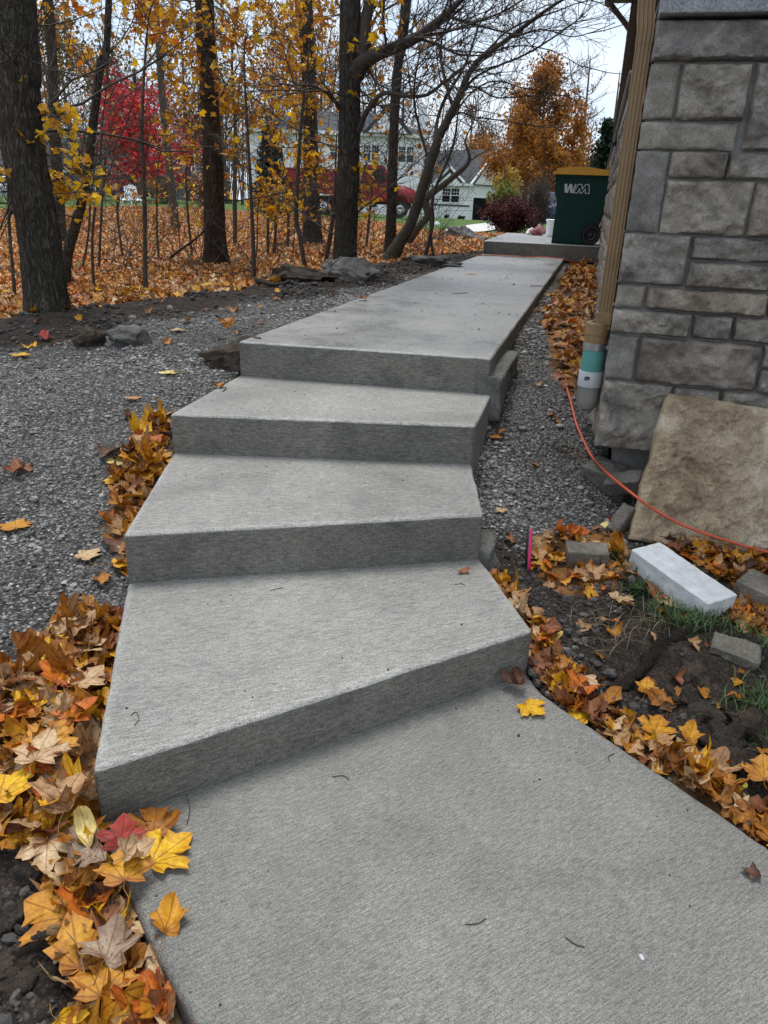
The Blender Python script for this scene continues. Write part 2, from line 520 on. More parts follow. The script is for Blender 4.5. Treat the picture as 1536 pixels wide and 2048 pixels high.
def edist(P, x, y):
    d = np.full(np.shape(x), 1e9); n = len(P)
    for i in range(n):
        a = np.array(P[i]); b = np.array(P[(i + 1) % n]); ab = b - a
        t = np.clip(((x - a[0]) * ab[0] + (y - a[1]) * ab[1]) / (ab @ ab + 1e-12), 0, 1)
        d = np.minimum(d, np.hypot(x - a[0] - t * ab[0], y - a[1] - t * ab[1]))
    return d

CT = [(-1.2, .9, -.08), (-.8, .6, -.10), (-.4, .3, -.10), (-1.6, .6, -.05), (-2.5, .8, 0), (-1.08, 1.25, .0), (-1.5, 1.9, .12), (-2.3, 2.0, .22),
      (-1.78, 2.8, .34), (-2.6, 3.0, .42), (-1.86, 3.6, .54), (-2.8, 3.9, .53), (-1.86, 4.6, .67), (-1.86, 6, .69), (-1.86, 8, .69), (-1.86, 10, .70), (-1.86, 12.2, .70),
      (-2.6, 6, .64), (-2.4, 9, .68), (-2.3, 12, .68), (-4, 4.6, .55), (-3.2, 6.4, .58), (-6, 6, .52), (-5, 9, .58), (-3, 10, .63), (-6, 14, .6), (-10, 10, .5), (-15, 15, .5),
      (-4, 2.5, .42), (-6, 3, .45), (-4, .8, .25), (-8, 1, .4), (-3, -1.5, .1), (-8, -4, .3), (0, -3, -.15), (3, -3, -.1),
      (.3, 1.95, -.03), (.7, 1.65, -.03), (1.2, 1.3, -.04), (.05, 2.2, -.01), (-.1, 2.45, .05), (-.2, 2.75, .10), (.2, 2.6, .07), (.6, 2.2, .03), (1.4, 2.0, .03), (1.2, 2.9, .10),
      (.3, 3.08, .11), (-.34, 3.1, .20), (-.05, 3.1, .155), (.08, 3.5, .20), (.3, 3.5, .17), (.7, 3.5, .15), (.13, 3.22, .125), (.2, 3.05, .11), (.35, 3.2, .12), (.7, 3.2, .10), (.0, 3.3, .17), (-.36, 3.6, .30), (-.1, 3.8, .36), (.06, 4.2, .45), (-.38, 4.4, .52), (-.15, 5, .52), (-.42, 5.2, .62), (-.42, 8, .64),
      (-.12, 8, .58), (-.2, 12, .62), (.8, 3.5, .14), (3, 4, .15), (3, 10, .4), (8, 14, .5), (.0, 17, .72), (-1, 18, .72), (-2.5, 17, .7), (-4, 20, .65)]
for px, py, dd in [(-250, 420, 36), (0, 420, 36), (300, 415, 36), (550, 428, 36), (780, 447, 30), (850, 464, 24), (980, 470, 22), (20, 396, 62), (250, 391, 58), (600, 420, 60),
                   (900, 439, 75), (1060, 452, 40), (1200, 455, 45), (-400, 390, 80), (500, 405, 120), (1000, 430, 120), (1300, 440, 120), (-900, 380, 150)]:
    CT.append(tuple(PD(px, py, dd)))
CT = np.array(CT)
_A = np.hypot(CT[:, None, 0] - CT[None, :, 0], CT[:, None, 1] - CT[None, :, 1])
_A = np.block([[_A, np.ones((len(CT), 1))], [np.ones((1, len(CT))), np.zeros((1, 1))]])
_w = np.linalg.solve(_A, np.concatenate([CT[:, 2], [0]]))

def h0(x, y):
    x = np.asarray(x, float); y = np.asarray(y, float)
    r = np.full(x.shape, _w[-1])
    for i in range(len(CT)):
        r = r + _w[i] * np.sqrt((x - CT[i, 0]) ** 2 + (y - CT[i, 1]) ** 2 + 0.0004)
    return r

def march(px, py, fn, far=160.0):
    d = ray(px, py)
    t = np.concatenate([np.linspace(0.8, 12, 500), np.geomspace(12.05, far, 500)])
    P = CAM_O + d * t[:, None]
    g = P[:, 2] - fn(P[:, 0], P[:, 1])
    k = np.argmax(g < 0)
    if g[k] >= 0: return P[-1]
    a = g[k - 1] / (g[k - 1] - g[k])
    return P[k - 1] + (P[k] - P[k - 1]) * a

def gpoly(pts, fn=h0):
    return [tuple(march(px, py, fn)[:2]) for px, py in pts]

D_LEFT = gpoly([(238, 1222), (130, 1232), (95, 1290), (30, 1340), (-60, 1400), (-160, 1500), (-160, 1690), (30, 1690), (85, 1740), (130, 1850), (150, 2000), (120, 2160)]) + [
    (-.40, .70), (-.55, .83), (-.72, .955), (-1.0, 1.18), (-1.02, 1.23), (-1.2, 1.6), (-1.42, 1.95)]
D_UP = gpoly([(335, 828), (295, 850), (240, 940), (205, 1060), (235, 1085)]) + [(-1.46, 2.06), (-1.6, 2.45), (-1.74, 2.86)]
D_RIGHT = [(-.22, 2.58), (-.05, 2.33), (-.02, 2.18), (.02, 2.1), (.26, 1.91), (.6, 1.64), (1.0, 1.33), (1.1, 1.42), (.72, 1.70), (.53, 1.83), (.33, 1.98), (.14, 2.16), (.03, 2.30), (-.07, 2.50), (-.17, 2.64)]
D_PAV = gpoly([(1062, 1070), (1240, 1050), (1270, 1130), (1230, 1190), (1120, 1200), (1065, 1130)])
D_BACK = gpoly([(1290, 1085), (1560, 1095), (1560, 1165), (1480, 1180), (1340, 1110)])
D_SIDE = gpoly([(1430, 1210), (1560, 1200), (1560, 1290), (1480, 1270)])
D_WALL = gpoly([(1145, 525), (1196, 525), (1190, 640), (1180, 740), (1145, 800), (1105, 745), (1085, 650), (1110, 580)])
DRIFTS = [(D_LEFT, .034), (D_UP, .02), (D_RIGHT, .016), (D_PAV, .012), (D_BACK, .02), (D_SIDE, .012), (D_WALL, .03)]

WB = np.array([(-7.5, -2), (-6.6, 1.0), (-4.6, 3.6), (-3.96, 4.48), (-3.18, 6.37), (-2.72, 8.6), (-2.35, 11), (-2.05, 13), (-2.1, 20), (-2.4, 30)])
def wood_x(y): return np.interp(y, WB[:, 1], WB[:, 0])
LAWN = np.array(sorted([tuple(PD(px, py, dd)[:2]) for px, py, dd in [(-700, 400, 36), (0, 420, 36), (300, 415, 36), (550, 428, 36), (780, 447, 30), (850, 464, 24), (980, 470, 22), (1200, 470, 21)]]))
def lawn_y(x): return np.interp(x, LAWN[:, 0], LAWN[:, 1])

def zones(x, y):
    """gravel, leaf, lawn, clod weights"""
    q = p3(x, y)
    wob = fbm(q, 1.6, 4, 5) * 0.22
    leaf = np.clip((wood_x(y) - x + wob) / 0.10 + 0.5, 0, 1)
    ly = lawn_y(x)
    lawn = np.clip((y - ly + wob * 2) / 0.8, 0, 1)
    for P, hh in DRIFTS:
        d = edist(P, x, y); ins = inside(P, x, y)
        leaf = np.maximum(leaf, np.where(ins, np.clip(0.4 + d / 0.05, 0, 1), 0) * 0.9)
    leaf = leaf * (1 - lawn)
    # gravel: next to the steps on the left and in the trench on the right
    dl = wood_x(y) - x
    gl = np.clip((-dl - 0.75 + wob * 1.2) / 0.35, 0, 1) * (x < -0.9) * np.clip((y - 1.5 + wob) / 0.4, 0, 1)
    gr = ((x > -0.9) & (x < 1)) * np.clip((y - 2.9 + wob * .8 - np.clip(x, 0, 1) * .9) / 0.35, 0, 1)
    grav = np.clip(gl + gr, 0, 1) * (1 - leaf) * (1 - lawn)
    return grav, leaf, lawn

def hmound(x, y):
    x = np.asarray(x, float); y = np.asarray(y, float); sh = x.shape
    x = x.ravel(); y = y.ravel()
    r = h0(x, y)
    for P, hh in DRIFTS:
        d = edist(P, x, y); ins = inside(P, x, y)
        r = r + np.where(ins, hh * np.clip(d / 0.12, 0, 1), 0)
    # low spoil ridge along the edge of the wood, heap beside the trunk
    dx = (wood_x(y) + 0.35 - x)
    r = r + 0.05 * np.exp(-(dx / 0.30) ** 2) * np.clip((y - 3.0) / 2, 0, 1) * np.clip((14 - y) / 3, 0, 1)
    return r.reshape(sh)

def hfull(x, y):
    x = np.asarray(x, float); y = np.asarray(y, float); sh = x.shape
    x = x.ravel(); y = y.ravel()
    r = hmound(x, y)
    g, lf, lw = zones(x, y)
    q = p3(x, y)
    dirt = np.clip(1 - g - lf - lw, 0, 1)
    near = np.clip((20 - y) / 8, 0, 1)
    r = r + near * (g * (0.012 * fbm(q, 5, 3, 31) + 0.004 * vnoise(q, 28, 9)) + lf * 0.018 * fbm(q, 4, 3, 51)
                    + dirt * (0.022 * fbm(q, 4, 4, 71) + 0.012 * np.abs(fbm(q, 13, 3, 77))))
    return r.reshape(sh)

CONC = [(SLAB, ZS[0]), (ST1, ZS[1]), (ST2, ZS[2]), (ST3, ZS[3]), (UPP, ZS[4]), (PAD, ZPAD)]
def surf(x, y):
    r = hfull(x, y)
    for P, z in CONC:
        r = np.where(inside(P, x, y), np.maximum(r, z), r)
    return r
def G(px, py): return march(px, py, hmound)
def GS(px, py): return march(px, py, surf)

def lines(*segs):
    r = []
    for a, b, s in segs: r.append(np.arange(a, b, s))
    return np.concatenate(r)
gx = lines((-220, -40, 6), (-40, -12, .5), (-12, -4, .11), (-4, 1.6, .028), (1.6, 6, .25), (6, 30, 2), (30, 230, 10))
gy = lines((-30, -2, 2), (-2, .3, .2), (.3, 6.5, .028), (6.5, 14, .07), (14, 46, .3), (46, 400, 6))
X, Y = np.meshgrid(gx, gy)
Z = hfull(X, Y)
for P, z in CONC:
    ins = inside(P, X, Y) & (edist(P, X, Y) > 0.02)
    Z = np.where(ins, np.minimum(Z, z - 0.16), Z)
Z = np.where((X > 0.2) & (Y > 3.7) & (Y < 30) & (X < 9), Z - 0.1, Z)
gz = zones(X.ravel(), Y.ravel())
nx, ny = len(gx), len(gy)
ii, jj = np.meshgrid(np.arange(nx - 1), np.arange(ny - 1)); k = (jj * nx + ii).ravel()
gm, n, l, b = newmat('ground_soil_gravel_leaves_lawn')
v = mapped(n, l)
at = nd(n, 'ShaderNodeAttribute', attribute_name='col')
sp = n.new('ShaderNodeSeparateColor'); l.new(at.outputs['Color'], sp.inputs[0])
dn = noise(n, l, v, 14, 7, 0.7); dn2 = noise(n, l, v, 2.1, 4, 0.6); dnf = noise(n, l, v, 130, 4, 0.7)
soil = ramp(n, l, dn, [(0.3, (0.024, 0.019, 0.015)), (0.55, (0.06, 0.048, 0.039)), (0.75, (0.10, 0.083, 0.069))])
soil = mul(n, l, soil, ramp(n, l, dn2, [(0.3, (0.75, 0.72, 0.7)), (0.7, (1.3, 1.28, 1.25))]))
vs_ = n.new('ShaderNodeTexVoronoi'); vs_.inputs['Scale'].default_value = 95; l.new(v, vs_.inputs['Vector'])
soil = mul(n, l, soil, ramp(n, l, vs_.outputs['Distance'], [(0.15, (1.35, 1.33, 1.3)), (0.65, (0.4, 0.4, 0.4))]), .8)
soil = mul(n, l, soil, ramp(n, l, vs_.outputs['Color'], [(0.2, (0.7, 0.7, 0.7)), (0.8, (1.25, 1.22, 1.2))]), .8)
vc = n.new('ShaderNodeTexVoronoi'); vc.inputs['Scale'].default_value = 75; l.new(v, vc.inputs['Vector'])
gvl = ramp(n, l, vc.outputs['Color'], [(0.1, (0.08, 0.077, 0.072)), (0.5, (0.19, 0.182, 0.172)), (0.9, (0.34, 0.328, 0.31))])
gvl = mul(n, l, gvl, ramp(n, l, vc.outputs['Distance'], [(0.2, (1, 1, 1)), (0.6, (0.3, 0.3, 0.3))]))
gvl = mul(n, l, gvl, ramp(n, l, dn2, [(0.3, (0.7, 0.68, 0.66)), (0.7, (1.25, 1.25, 1.25))]))
vl = n.new('ShaderNodeTexVoronoi'); vl.inputs['Scale'].default_value = 11; vl.inputs['Randomness'].default_value = 1; l.new(v, vl.inputs['Vector'])
lfc = ramp(n, l, vl.outputs['Color'], [(0.05, (0.14, 0.065, 0.025)), (0.3, (0.32, 0.14, 0.04)), (0.5, (0.46, 0.22, 0.06)), (0.7, (0.52, 0.32, 0.14)), (0.95, (0.55, 0.25, 0.04))])
lfc = mul(n, l, lfc, ramp(n, l, vl.outputs['Distance'], [(0.3, (1, 1, 1)), (0.75, (0.3, 0.25, 0.2))]))
lfc = mul(n, l, lfc, ramp(n, l, dnf, [(0.3, (0.7, 0.7, 0.7)), (0.65, (1.15, 1.15, 1.15))]))
lwn = ramp(n, l, noise(n, l, v, 3.5, 6, 0.7), [(0.3, (0.045, 0.085, 0.015)), (0.7, (0.10, 0.17, 0.035))])
vl2 = n.new('ShaderNodeTexVoronoi'); vl2.inputs['Scale'].default_value = 2.3; l.new(v, vl2.inputs['Vector'])
lwn = mul(n, l, lwn, ramp(n, l, vl2.outputs['Distance'], [(0.08, (1, 1, 1)), (0.13, (0, 0, 0))]), 1, 'MIX') if False else lwn
def mixf(fac, a, b_):
    x = n.new('ShaderNodeMixRGB'); l.new(fac, x.inputs['Fac']); l.new(a, x.inputs[1]); l.new(b_, x.inputs[2]); return x.outputs[0]
col = mixf(sp.outputs[0], soil, gvl)
col = mixf(sp.outputs[1], col, lfc)
col = mixf(sp.outputs[2], col, lwn)
l.new(col, b.inputs['Base Color']); b.inputs['Roughness'].default_value = 0.95; b.inputs['Specular IOR Level'].default_value = 0.25
b1 = bump(n, l, b, dn, 0.8, 0.03)
inv = ramp(n, l, vs_.outputs['Distance'], [(0.0, (1, 1, 1)), (0.7, (0, 0, 0))])
b2 = bump(n, l, b, inv, 0.7, 0.008, b1)
bump(n, l, b, dnf, 0.6, 0.006, b2)
ground = obj('ground', mesh('ground', np.stack([X.ravel(), Y.ravel(), Z.ravel()], 1), np.stack([k, k + 1, k + nx + 1, k + nx], 1), gm, True,
                            np.stack([gz[0], gz[1], gz[2]], 1)))
tag(ground, 'gravel and dark soil beside the steps running into leaf covered woodland and lawn', kind='structure')

# ------------------------------------------------------------------ concrete
def slab(name, poly, z, depth, mat, mat_r, parent=None, r=0.016, rough=0.003, res=0.035, edge=1.0):
    bm = bmesh.new()
    top = [bm.verts.new((x, y, z)) for x, y in poly]; bot = [bm.verts.new((x, y, z - depth)) for x, y in poly]
    nn = len(poly)
    ft = bm.faces.new(top); bm.faces.new(bot[::-1])
    for i in range(nn):
        bm.faces.new([top[i], bot[i], bot[(i + 1) % nn], top[(i + 1) % nn]])
    bmesh.ops.recalc_face_normals(bm, faces=bm.faces)
    ed = [e for e in bm.edges if e.verts[0].co.z > z - 1e-5 or e.verts[1].co.z > z - 1e-5]
    bmesh.ops.bevel(bm, geom=ed, offset=r, segments=4, affect='EDGES', profile=0.5)
    tag_ = bm.faces.layers.int.new('band'); bm.normal_update(); tf = max(bm.faces, key=lambda f: f.calc_area() * (1 if abs(f.normal.z) > .5 and f.calc_center_median().z > z - .01 else 0))
    ri = bmesh.ops.inset_individual(bm, faces=[tf], thickness=.022, depth=0)
    for f in ri['faces']: f[tag_] = 1
    big = [e for e in bm.edges if e.calc_length() > res * 1.5]
    # cut the long edges so that the arrises can wander a little
    for e in list(big):
        if e.is_valid and max(e.verts[0].co.z, e.verts[1].co.z) > z - 0.04 and abs(e.verts[0].co.z - e.verts[1].co.z) < 0.02:
            bmesh.ops.subdivide_edges(bm, edges=[e], cuts=min(60, int(e.calc_length() / res)))
    bmesh.ops.triangulate(bm, faces=[f for f in bm.faces if len(f.verts) > 4], quad_method='BEAUTY', ngon_method='BEAUTY')
    V = np.array([v.co for v in bm.verts])
    d = rough * fbm(V, 18, 3, hash(name) % 50)
    d2 = rough * fbm(V + 7.3, 18, 3, 3)
    for v, a, c_ in zip(bm.verts, d, d2):
        if v.co.z > z - 0.05:
            v.co.x += a; v.co.y += c_; v.co.z += 0.35 * (a if v.co.z < z - 1e-4 else 0)
    bmesh.ops.recalc_face_normals(bm, faces=bm.faces)
    bm.normal_update()
    for f in bm.faces:
        f.material_index = 0 if f.normal.z > 0.35 else 1
        f.smooth = True
    me = bpy.data.meshes.new(name); bm.to_mesh(me); bm.free()
    me.materials.append(mat); me.materials.append(mat_r)
    co = np.zeros(len(me.vertices) * 3, np.float32); me.vertices.foreach_get('co', co); co = co.reshape(-1, 3)
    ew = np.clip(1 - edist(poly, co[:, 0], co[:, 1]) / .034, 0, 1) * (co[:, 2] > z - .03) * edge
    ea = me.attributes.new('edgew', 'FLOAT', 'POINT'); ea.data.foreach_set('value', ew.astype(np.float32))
    try: me.set_sharp_from_angle(angle=math.radians(38))
    except Exception: pass
    return obj(name, me, parent)

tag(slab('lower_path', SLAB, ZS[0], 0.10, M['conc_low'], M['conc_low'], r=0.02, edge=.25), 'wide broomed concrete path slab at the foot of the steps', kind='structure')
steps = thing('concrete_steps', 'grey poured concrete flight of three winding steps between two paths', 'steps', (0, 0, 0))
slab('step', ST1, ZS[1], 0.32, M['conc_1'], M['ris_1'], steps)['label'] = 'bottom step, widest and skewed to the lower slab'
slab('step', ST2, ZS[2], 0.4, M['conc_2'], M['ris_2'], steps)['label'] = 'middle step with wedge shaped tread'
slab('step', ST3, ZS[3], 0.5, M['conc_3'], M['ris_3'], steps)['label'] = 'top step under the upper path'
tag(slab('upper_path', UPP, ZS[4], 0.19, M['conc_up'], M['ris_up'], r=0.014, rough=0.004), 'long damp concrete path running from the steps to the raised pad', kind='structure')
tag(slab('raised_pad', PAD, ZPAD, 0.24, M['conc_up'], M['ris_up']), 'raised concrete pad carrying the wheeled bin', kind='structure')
# rough footing that shows below the upper path on the right
def rough_lump(dims, seed, amp, res=3, scale=14):
    bm = bmesh.new()
    bmesh.ops.create_cube(bm, size=1)
    bmesh.ops.subdivide_edges(bm, edges=bm.edges, cuts=res, use_grid_fill=True)
    V = np.array([v.co for v in bm.verts]) * np.array(dims)
    N = V / (np.linalg.norm(V, axis=1)[:, None] + 1e-9)
    d = fbm(V + seed * 3.1, scale, 4, seed)
    V = V + N * (amp * d)[:, None]
    for v, c_ in zip(bm.verts, V): v.co = c_
    return bm
M['conc_rough'] = stonemat('rough_concrete', [(0.16, 0.16, 0.15), (0.24, 0.24, 0.22), (0.32, 0.32, 0.30)], 12, bmp=0.8)
ft = from_bm('footing', rough_lump((.14, .75, .22), 3, .035, 7, 9), M['conc_rough'], steps, True, (-.455, 4.16, .525)); ft['label'] = 'ragged concrete footing showing under the edge of the upper path'
ft = from_bm('footing', rough_lump((.10, .14, .20), 5, .03, 5, 14), M['conc_rough'], steps, True, (-.29, 2.70, .12))

# ------------------------------------------------------------------ stone house on the right
YF, XW = 3.55, 0.095
house = thing('stone_house', 'house with rock faced grey stone base, limestone ledge and dark brown lap siding', 'house', (XW, YF, 0.35))
HB = np.array([XW, YF, 0.35])
house.rotation_euler = (0, 0, .0102)
def hpart(o):
    o.parent = house; o.location = o.location - Vector(HB); return o
hpart(box('wall', (XW + .012, 8.0, YF + .014, 15.2, .41, 2.11), M['mortar'], None))
hpart(box('foundation', (XW + .10, 8.0, YF + .12, 15.2, -.3, .408), M['mortar'], None))

def ashlar(name, a0, a1, z0, z1, face, mat, seed, amp=0.016, depth=0.085, step=0.008):
    """one rock-faced stone; face 'f' looks to -Y (a = x), 's' looks to -X (a = y)"""
    w, h = a1 - a0, z1 - z0
    nu, nv = max(4, int(w / step)), max(4, int(h / step))
    u = np.linspace(0, 1, nu + 1); v = np.linspace(0, 1, nv + 1)
    U, Vv = np.meshgrid(u, v)
    A = a0 + U * w; Zz = z0 + Vv * h
    q = np.stack([A.ravel(), Zz.ravel(), np.full(A.size, seed * 1.37)], 1)
    big = fbm(q, 4.5, 3, seed) ; mid = fbm(q, 16, 4, seed + 3, .55)
    rid = 1 - np.abs(fbm(q, 7, 4, seed + 9)) * 1.6
    d = amp * (0.72 + 0.55 * big + 0.5 * mid + 0.5 * np.clip(rid, -1, 1))
    # terraces, like split stone
    d = d + amp * 0.6 * np.round(fbm(q + 5, 5, 4, seed + 21) * 2.2) / 2.2
    e = np.minimum(np.minimum(U * w, (1 - U) * w), np.minimum(Vv * h, (1 - Vv) * h)).ravel()
    wob = 0.003 * fbm(q, 24, 2, seed + 40)
    d = d.clip(-0.002, 0.05) * np.clip((e) / 0.010, 0, 1) ** 0.55
    A = A.ravel() + wob * (np.where(U.ravel() < .5, 1, -1)); Zr = Zz.ravel() + wob * np.where(Vv.ravel() < .5, 1, -1)
    n_ = len(A)
    if face == 'f': P0 = np.stack([A, YF - d, Zr], 1)
    else: P0 = np.stack([XW - d * .8, A, Zr], 1)
    k = (np.arange(nv)[:, None] * (nu + 1) + np.arange(nu)[None, :]).ravel()
    F = np.stack([k, k + 1, k + nu + 2, k + nu + 1], 1)
    if face == 's': F = F[:, ::-1]
    bd = np.concatenate([np.arange(nu + 1), (np.arange(1, nv + 1)) * (nu + 1) + nu, (nv * (nu + 1) + np.arange(nu))[::-1], (np.arange(1, nv) * (nu + 1))[::-1]])
    B = P0[bd].copy()
    if face == 'f': B[:, 1] = YF + depth
    else: B[:, 0] = XW + depth
    i = np.arange(len(bd)); j = (i + 1) % len(bd)
    Fs = np.stack([bd[i], n_ + i, n_ + j, bd[j]], 1)
    if face == 's': Fs = Fs[:, ::-1]
    ctr = np.array([(a0 + a1) / 2, YF, (z0 + z1) / 2]) if face == 'f' else np.array([XW, (a0 + a1) / 2, (z0 + z1) / 2])
    me = mesh(name, np.vstack([P0, B]) - ctr, np.vstack([F, Fs]), mat, True)
    try: me.set_sharp_from_angle(angle=math.radians(50))
    except Exception: pass
    return obj(name, me, house, ctr - HB)

g = 0.006
FR = [  # front stones: x0, x1, z0, z1, kind
    (.095, 1.15, 1.975, 2.108, 0), (.095, .205, 1.772, 1.966, 2), (.218, .468, 1.772, 1.966, 0), (.485, 1.02, 1.668, 1.966, 0), (1.03, 1.5, 1.775, 1.966, 1),
    (.095, .452, 1.665, 1.760, 2), (.095, .218, 1.352, 1.656, 2), (.228, .440, 1.563, 1.656, 1), (.446, .90, 1.563, 1.656, 0), (.228, .556, 1.350, 1.552, 0), (.566, .93, 1.350, 1.552, 1),
    (.095, .357, 1.142, 1.341, 0), (.369, 1.02, 1.255, 1.341, 0), (.369, .690, 1.142, 1.243, 0), (.700, 1.3, 1.142, 1.243, 1),
    (.095, .210, 1.042, 1.132, 2), (.221, .700, 1.042, 1.132, 1), (.711, 1.25, 1.042, 1.132, 1),
    (.095, .417, .932, 1.032, 0), (.429, .580, .932, 1.032, 0), (.591, 1.06, .932, 1.032, 0),
    (.095, .217, .726, .921, 2), (.228, .720, .726, .921, 1), (.732, 1.2, .828, .921, 0), (.732, 1.3, .726, .818, 0),
    (.095, .390, .405, .716, 0), (.401, .590, .636, .716, 0), (.601, .98, .636, .716, 0), (.401, .9, .405, .626, 1), (.912, 1.6, .405, .626, 0)]
for i, (x0, x1, z0, z1, kd) in enumerate(FR):
    ashlar('stone', x0, x1, z0, z1, 'f', M[('stone', 'stone_warm', 'stone_smooth')[kd]], i + 1, amp=(.025, .025, .008)[kd])
for r, (za, zb) in enumerate([(.405, .716), (.726, .921), (.932, 1.032), (1.042, 1.132), (1.142, 1.341), (1.352, 1.656), (1.665, 1.760), (1.772, 1.966), (1.975, 2.108)]):
    x = 1.62 + .05 * r
    while x < 2.6:
        w_ = RND.uniform(.25, .6); ashlar('stone', x, x + w_, za, zb, 'f', M[RND.choice(['stone', 'stone_warm'])], 60 + r * 7 + int(x * 10), step=.02); x += w_ + .011
# the long flank: the first stones singly, the far ones (a sliver in the picture) joined
ROWS = [(.42, .716), (.726, .921), (.932, 1.032), (1.042, 1.132), (1.142, 1.341), (1.352, 1.656), (1.665, 1.760), (1.772, 1.966), (1.975, 2.06)]
far = []
for r, (za, zb) in enumerate(ROWS):
    y = YF + .092
    while y < 14.6:
        w_ = RND.uniform(.28, .62)
        st = ashlar('stone', y, min(y + w_, 15.1), za, zb, 's', M['stone' if RND.random() < .6 else 'stone_warm'], 200 + r * 31 + int(y * 9), amp=.02, step=.016 if y < 5.5 else .05)
        if y > 5.5: far.append(st)
        y += w_ + .011
def join_parts(objs, name, parent):
    mb = MB(); mats = objs[0].data.materials[0]
    VV = []; FF = []; n0 = 0
    for o in objs:
        me = o.data
        V = np.zeros(len(me.vertices) * 3, np.float32); me.vertices.foreach_get('co', V)
        V = V.reshape(-1, 3) + np.array(o.location)
        F = np.zeros(len(me.loops), np.int32); me.loops.foreach_get('vertex_index', F)
        VV.append(V); FF.append(F.reshape(-1, 4) + n0); n0 += len(V)
        bpy.data.objects.remove(o); bpy.data.meshes.remove(me)
    o = obj(name, mesh(name, np.vstack(VV), np.vstack(FF), mats, True), parent)
    return o
o = join_parts(far, 'distant_stones', house); o['kind'] = 'stuff'
# limestone ledge
hpart(box('ledge', (.096, 8.0, 3.497, 3.70, 2.122, 2.30), M['cap'], None, .006, 2))
hpart(box('ledge', (.072, .4, 3.703, 14.9, 2.072, 2.150), M['cap'], None, .006, 2))
M['siding'] = plain('brown_siding', (0.06, 0.036, 0.024), 0.6, 0.25, 4, 0.2)
M['trim'] = plain('brown_trim', (0.075, 0.042, 0.026), 0.5, 0.2, 4)
hpart(box('upper_wall', (.13, 8, 3.72, 15.0, 2.152, 4.6), M['siding'], None))
for i in range(22):
    z0 = 2.155 + i * .108
    bm = bmesh.new()
    bm_prism(bm, [(.13, z0), (.092, z0), (.106, z0 + .112), (.13, z0 + .112)], 'y', 3.72, 14.86)
    # profile is (x, z)
    hpart(from_bm('siding_board', bm, M['siding']))
hpart(box('corner_trim', (.072, .24, 14.865, 15.02, 2.152, 4.6), M['trim'], None, .004))
hpart(box('soffit', (-.22, 8, 3.3, 15.3, 4.60, 4.64), M['trim'], None))
hpart(box('fascia', (-.245, -.22, 3.3, 15.3, 4.5, 4.76), M['trim'], None))
bm = bmesh.new(); bm_prism(bm, [(-.245, 4.765), (3.9, 7.1), (8, 4.765)], 'y', 3.3, 15.3)
M['shingle'] = plain('dark_shingles', (0.05, 0.048, 0.05), 0.9, 0.35, 20, 0.4)
hpart(from_bm('roof', bm, M['shingle']))
bm = bmesh.new(); bm_prism(bm, [(-.365, 4.70), (-.355, 4.59), (-.32, 4.56), (-.248, 4.56), (-.248, 4.70), (-.26, 4.70), (-.26, 4.575), (-.33, 4.575), (-.35, 4.70)], 'y', 3.2, 15.35)
hpart(from_bm('gutter', bm, M['trim']))

# downspouts
def downspout(name, path, w, d, mat, parent, base, ribs=True, up=(0, 1, 0)):
    """corrugated rectangular pipe swept along a path"""
    prof = []
    def side(ax, L, s):
        pts = []
        n_ = 4 if ribs else 1
        for i in range(n_ * 4 + 1):
            t = i / (n_ * 4) - .5
            dep = (.0035 if (i % 4) in (2, 3) and 0 < i < n_ * 4 else 0) if ribs else 0
            pts.append((t * L, dep))
        return pts
    for t, dep in side(0, w, 1): prof.append((t, -d / 2 + dep))
    for t, dep in side(1, d, 1)[1:]: prof.append((w / 2 - dep, t))
    for t, dep in side(0, w, 1)[1:]: prof.append((-t, d / 2 - dep))
    for t, dep in side(1, d, 1)[1:-1]: prof.append((-w / 2 + dep, -t))
    prof = np.array(prof); path = np.asarray(path, float); n_ = len(prof)
    t = np.gradient(path, axis=0); t /= np.linalg.norm(t, axis=1)[:, None]
    r = np.array([1.0, 0, 0]); V = []
    for p, tt in zip(path, t):
        a = r - tt * (r @ tt); a /= np.linalg.norm(a); b_ = np.cross(tt, a); b_ = b_ if b_[1] > 0 else -b_
        V.append(p + prof[:, :1] * a + prof[:, 1:] * b_)
    V = np.vstack(V) - base
    i = np.arange(len(path) - 1)[:, None] * n_; j = np.arange(n_)[None, :]; kk = (j + 1) % n_
    F = np.stack([i + j, i + kk, i + n_ + kk, i + n_ + j], -1).reshape(-1, 4)
    me = mesh(name, V, F, mat, True)
    try: me.set_sharp_from_angle(angle=math.radians(25))
    except Exception: pass
    return obj(name, me, parent)
M['tan'] = plain('tan_painted_metal', (0.24, 0.155, 0.075), 0.42, 0.14, 5, 0.05)
M['tan2'] = plain('tan_plastic', (0.22, 0.135, 0.06), 0.5, 0.2, 30, 0.1)
PX, PYY = 0.036, 3.655
PXD = .058
b0 = np.array([PXD, PYY, .93])
ds = thing('downspout', 'tan ribbed metal downspout running down beside the stone corner', 'downspout', b0)
downspout('pipe', [(PXD, PYY, .93), (PXD, PYY, 1.4), (PXD, PYY, 1.9), (PXD, PYY, 2.06)], .060, .078, M['tan'], ds, b0)
downspout('elbow', [(PXD, PYY, 2.045), (PXD, PYY, 2.10), (PXD - .008, PYY + .0, 2.15), (PXD - .016, PYY + .01, 2.25), (PXD - .016, PYY + .01, 2.4)], .064, .082, M['tan'], ds, b0)
downspout('pipe', [(PXD - .016, PYY + .01, 2.38), (PXD - .016, PYY + .01, 4.55)], .060, .078, M['tan'], ds, b0)
bb = np.array([-0.015, 15.0, .95])
ds2 = thing('downspout', 'dark brown downspout bending from the gutter at the far end of the house', 'downspout', bb)
downspout('elbow', [(-.38, 15, 4.60), (-.38, 15, 4.55), (-.34, 15, 4.50), (-.08, 15, 4.24), (-.015, 15, 4.16), (-.015, 15, 4.05)], .075, .075, M['trim'], ds2, bb, False)
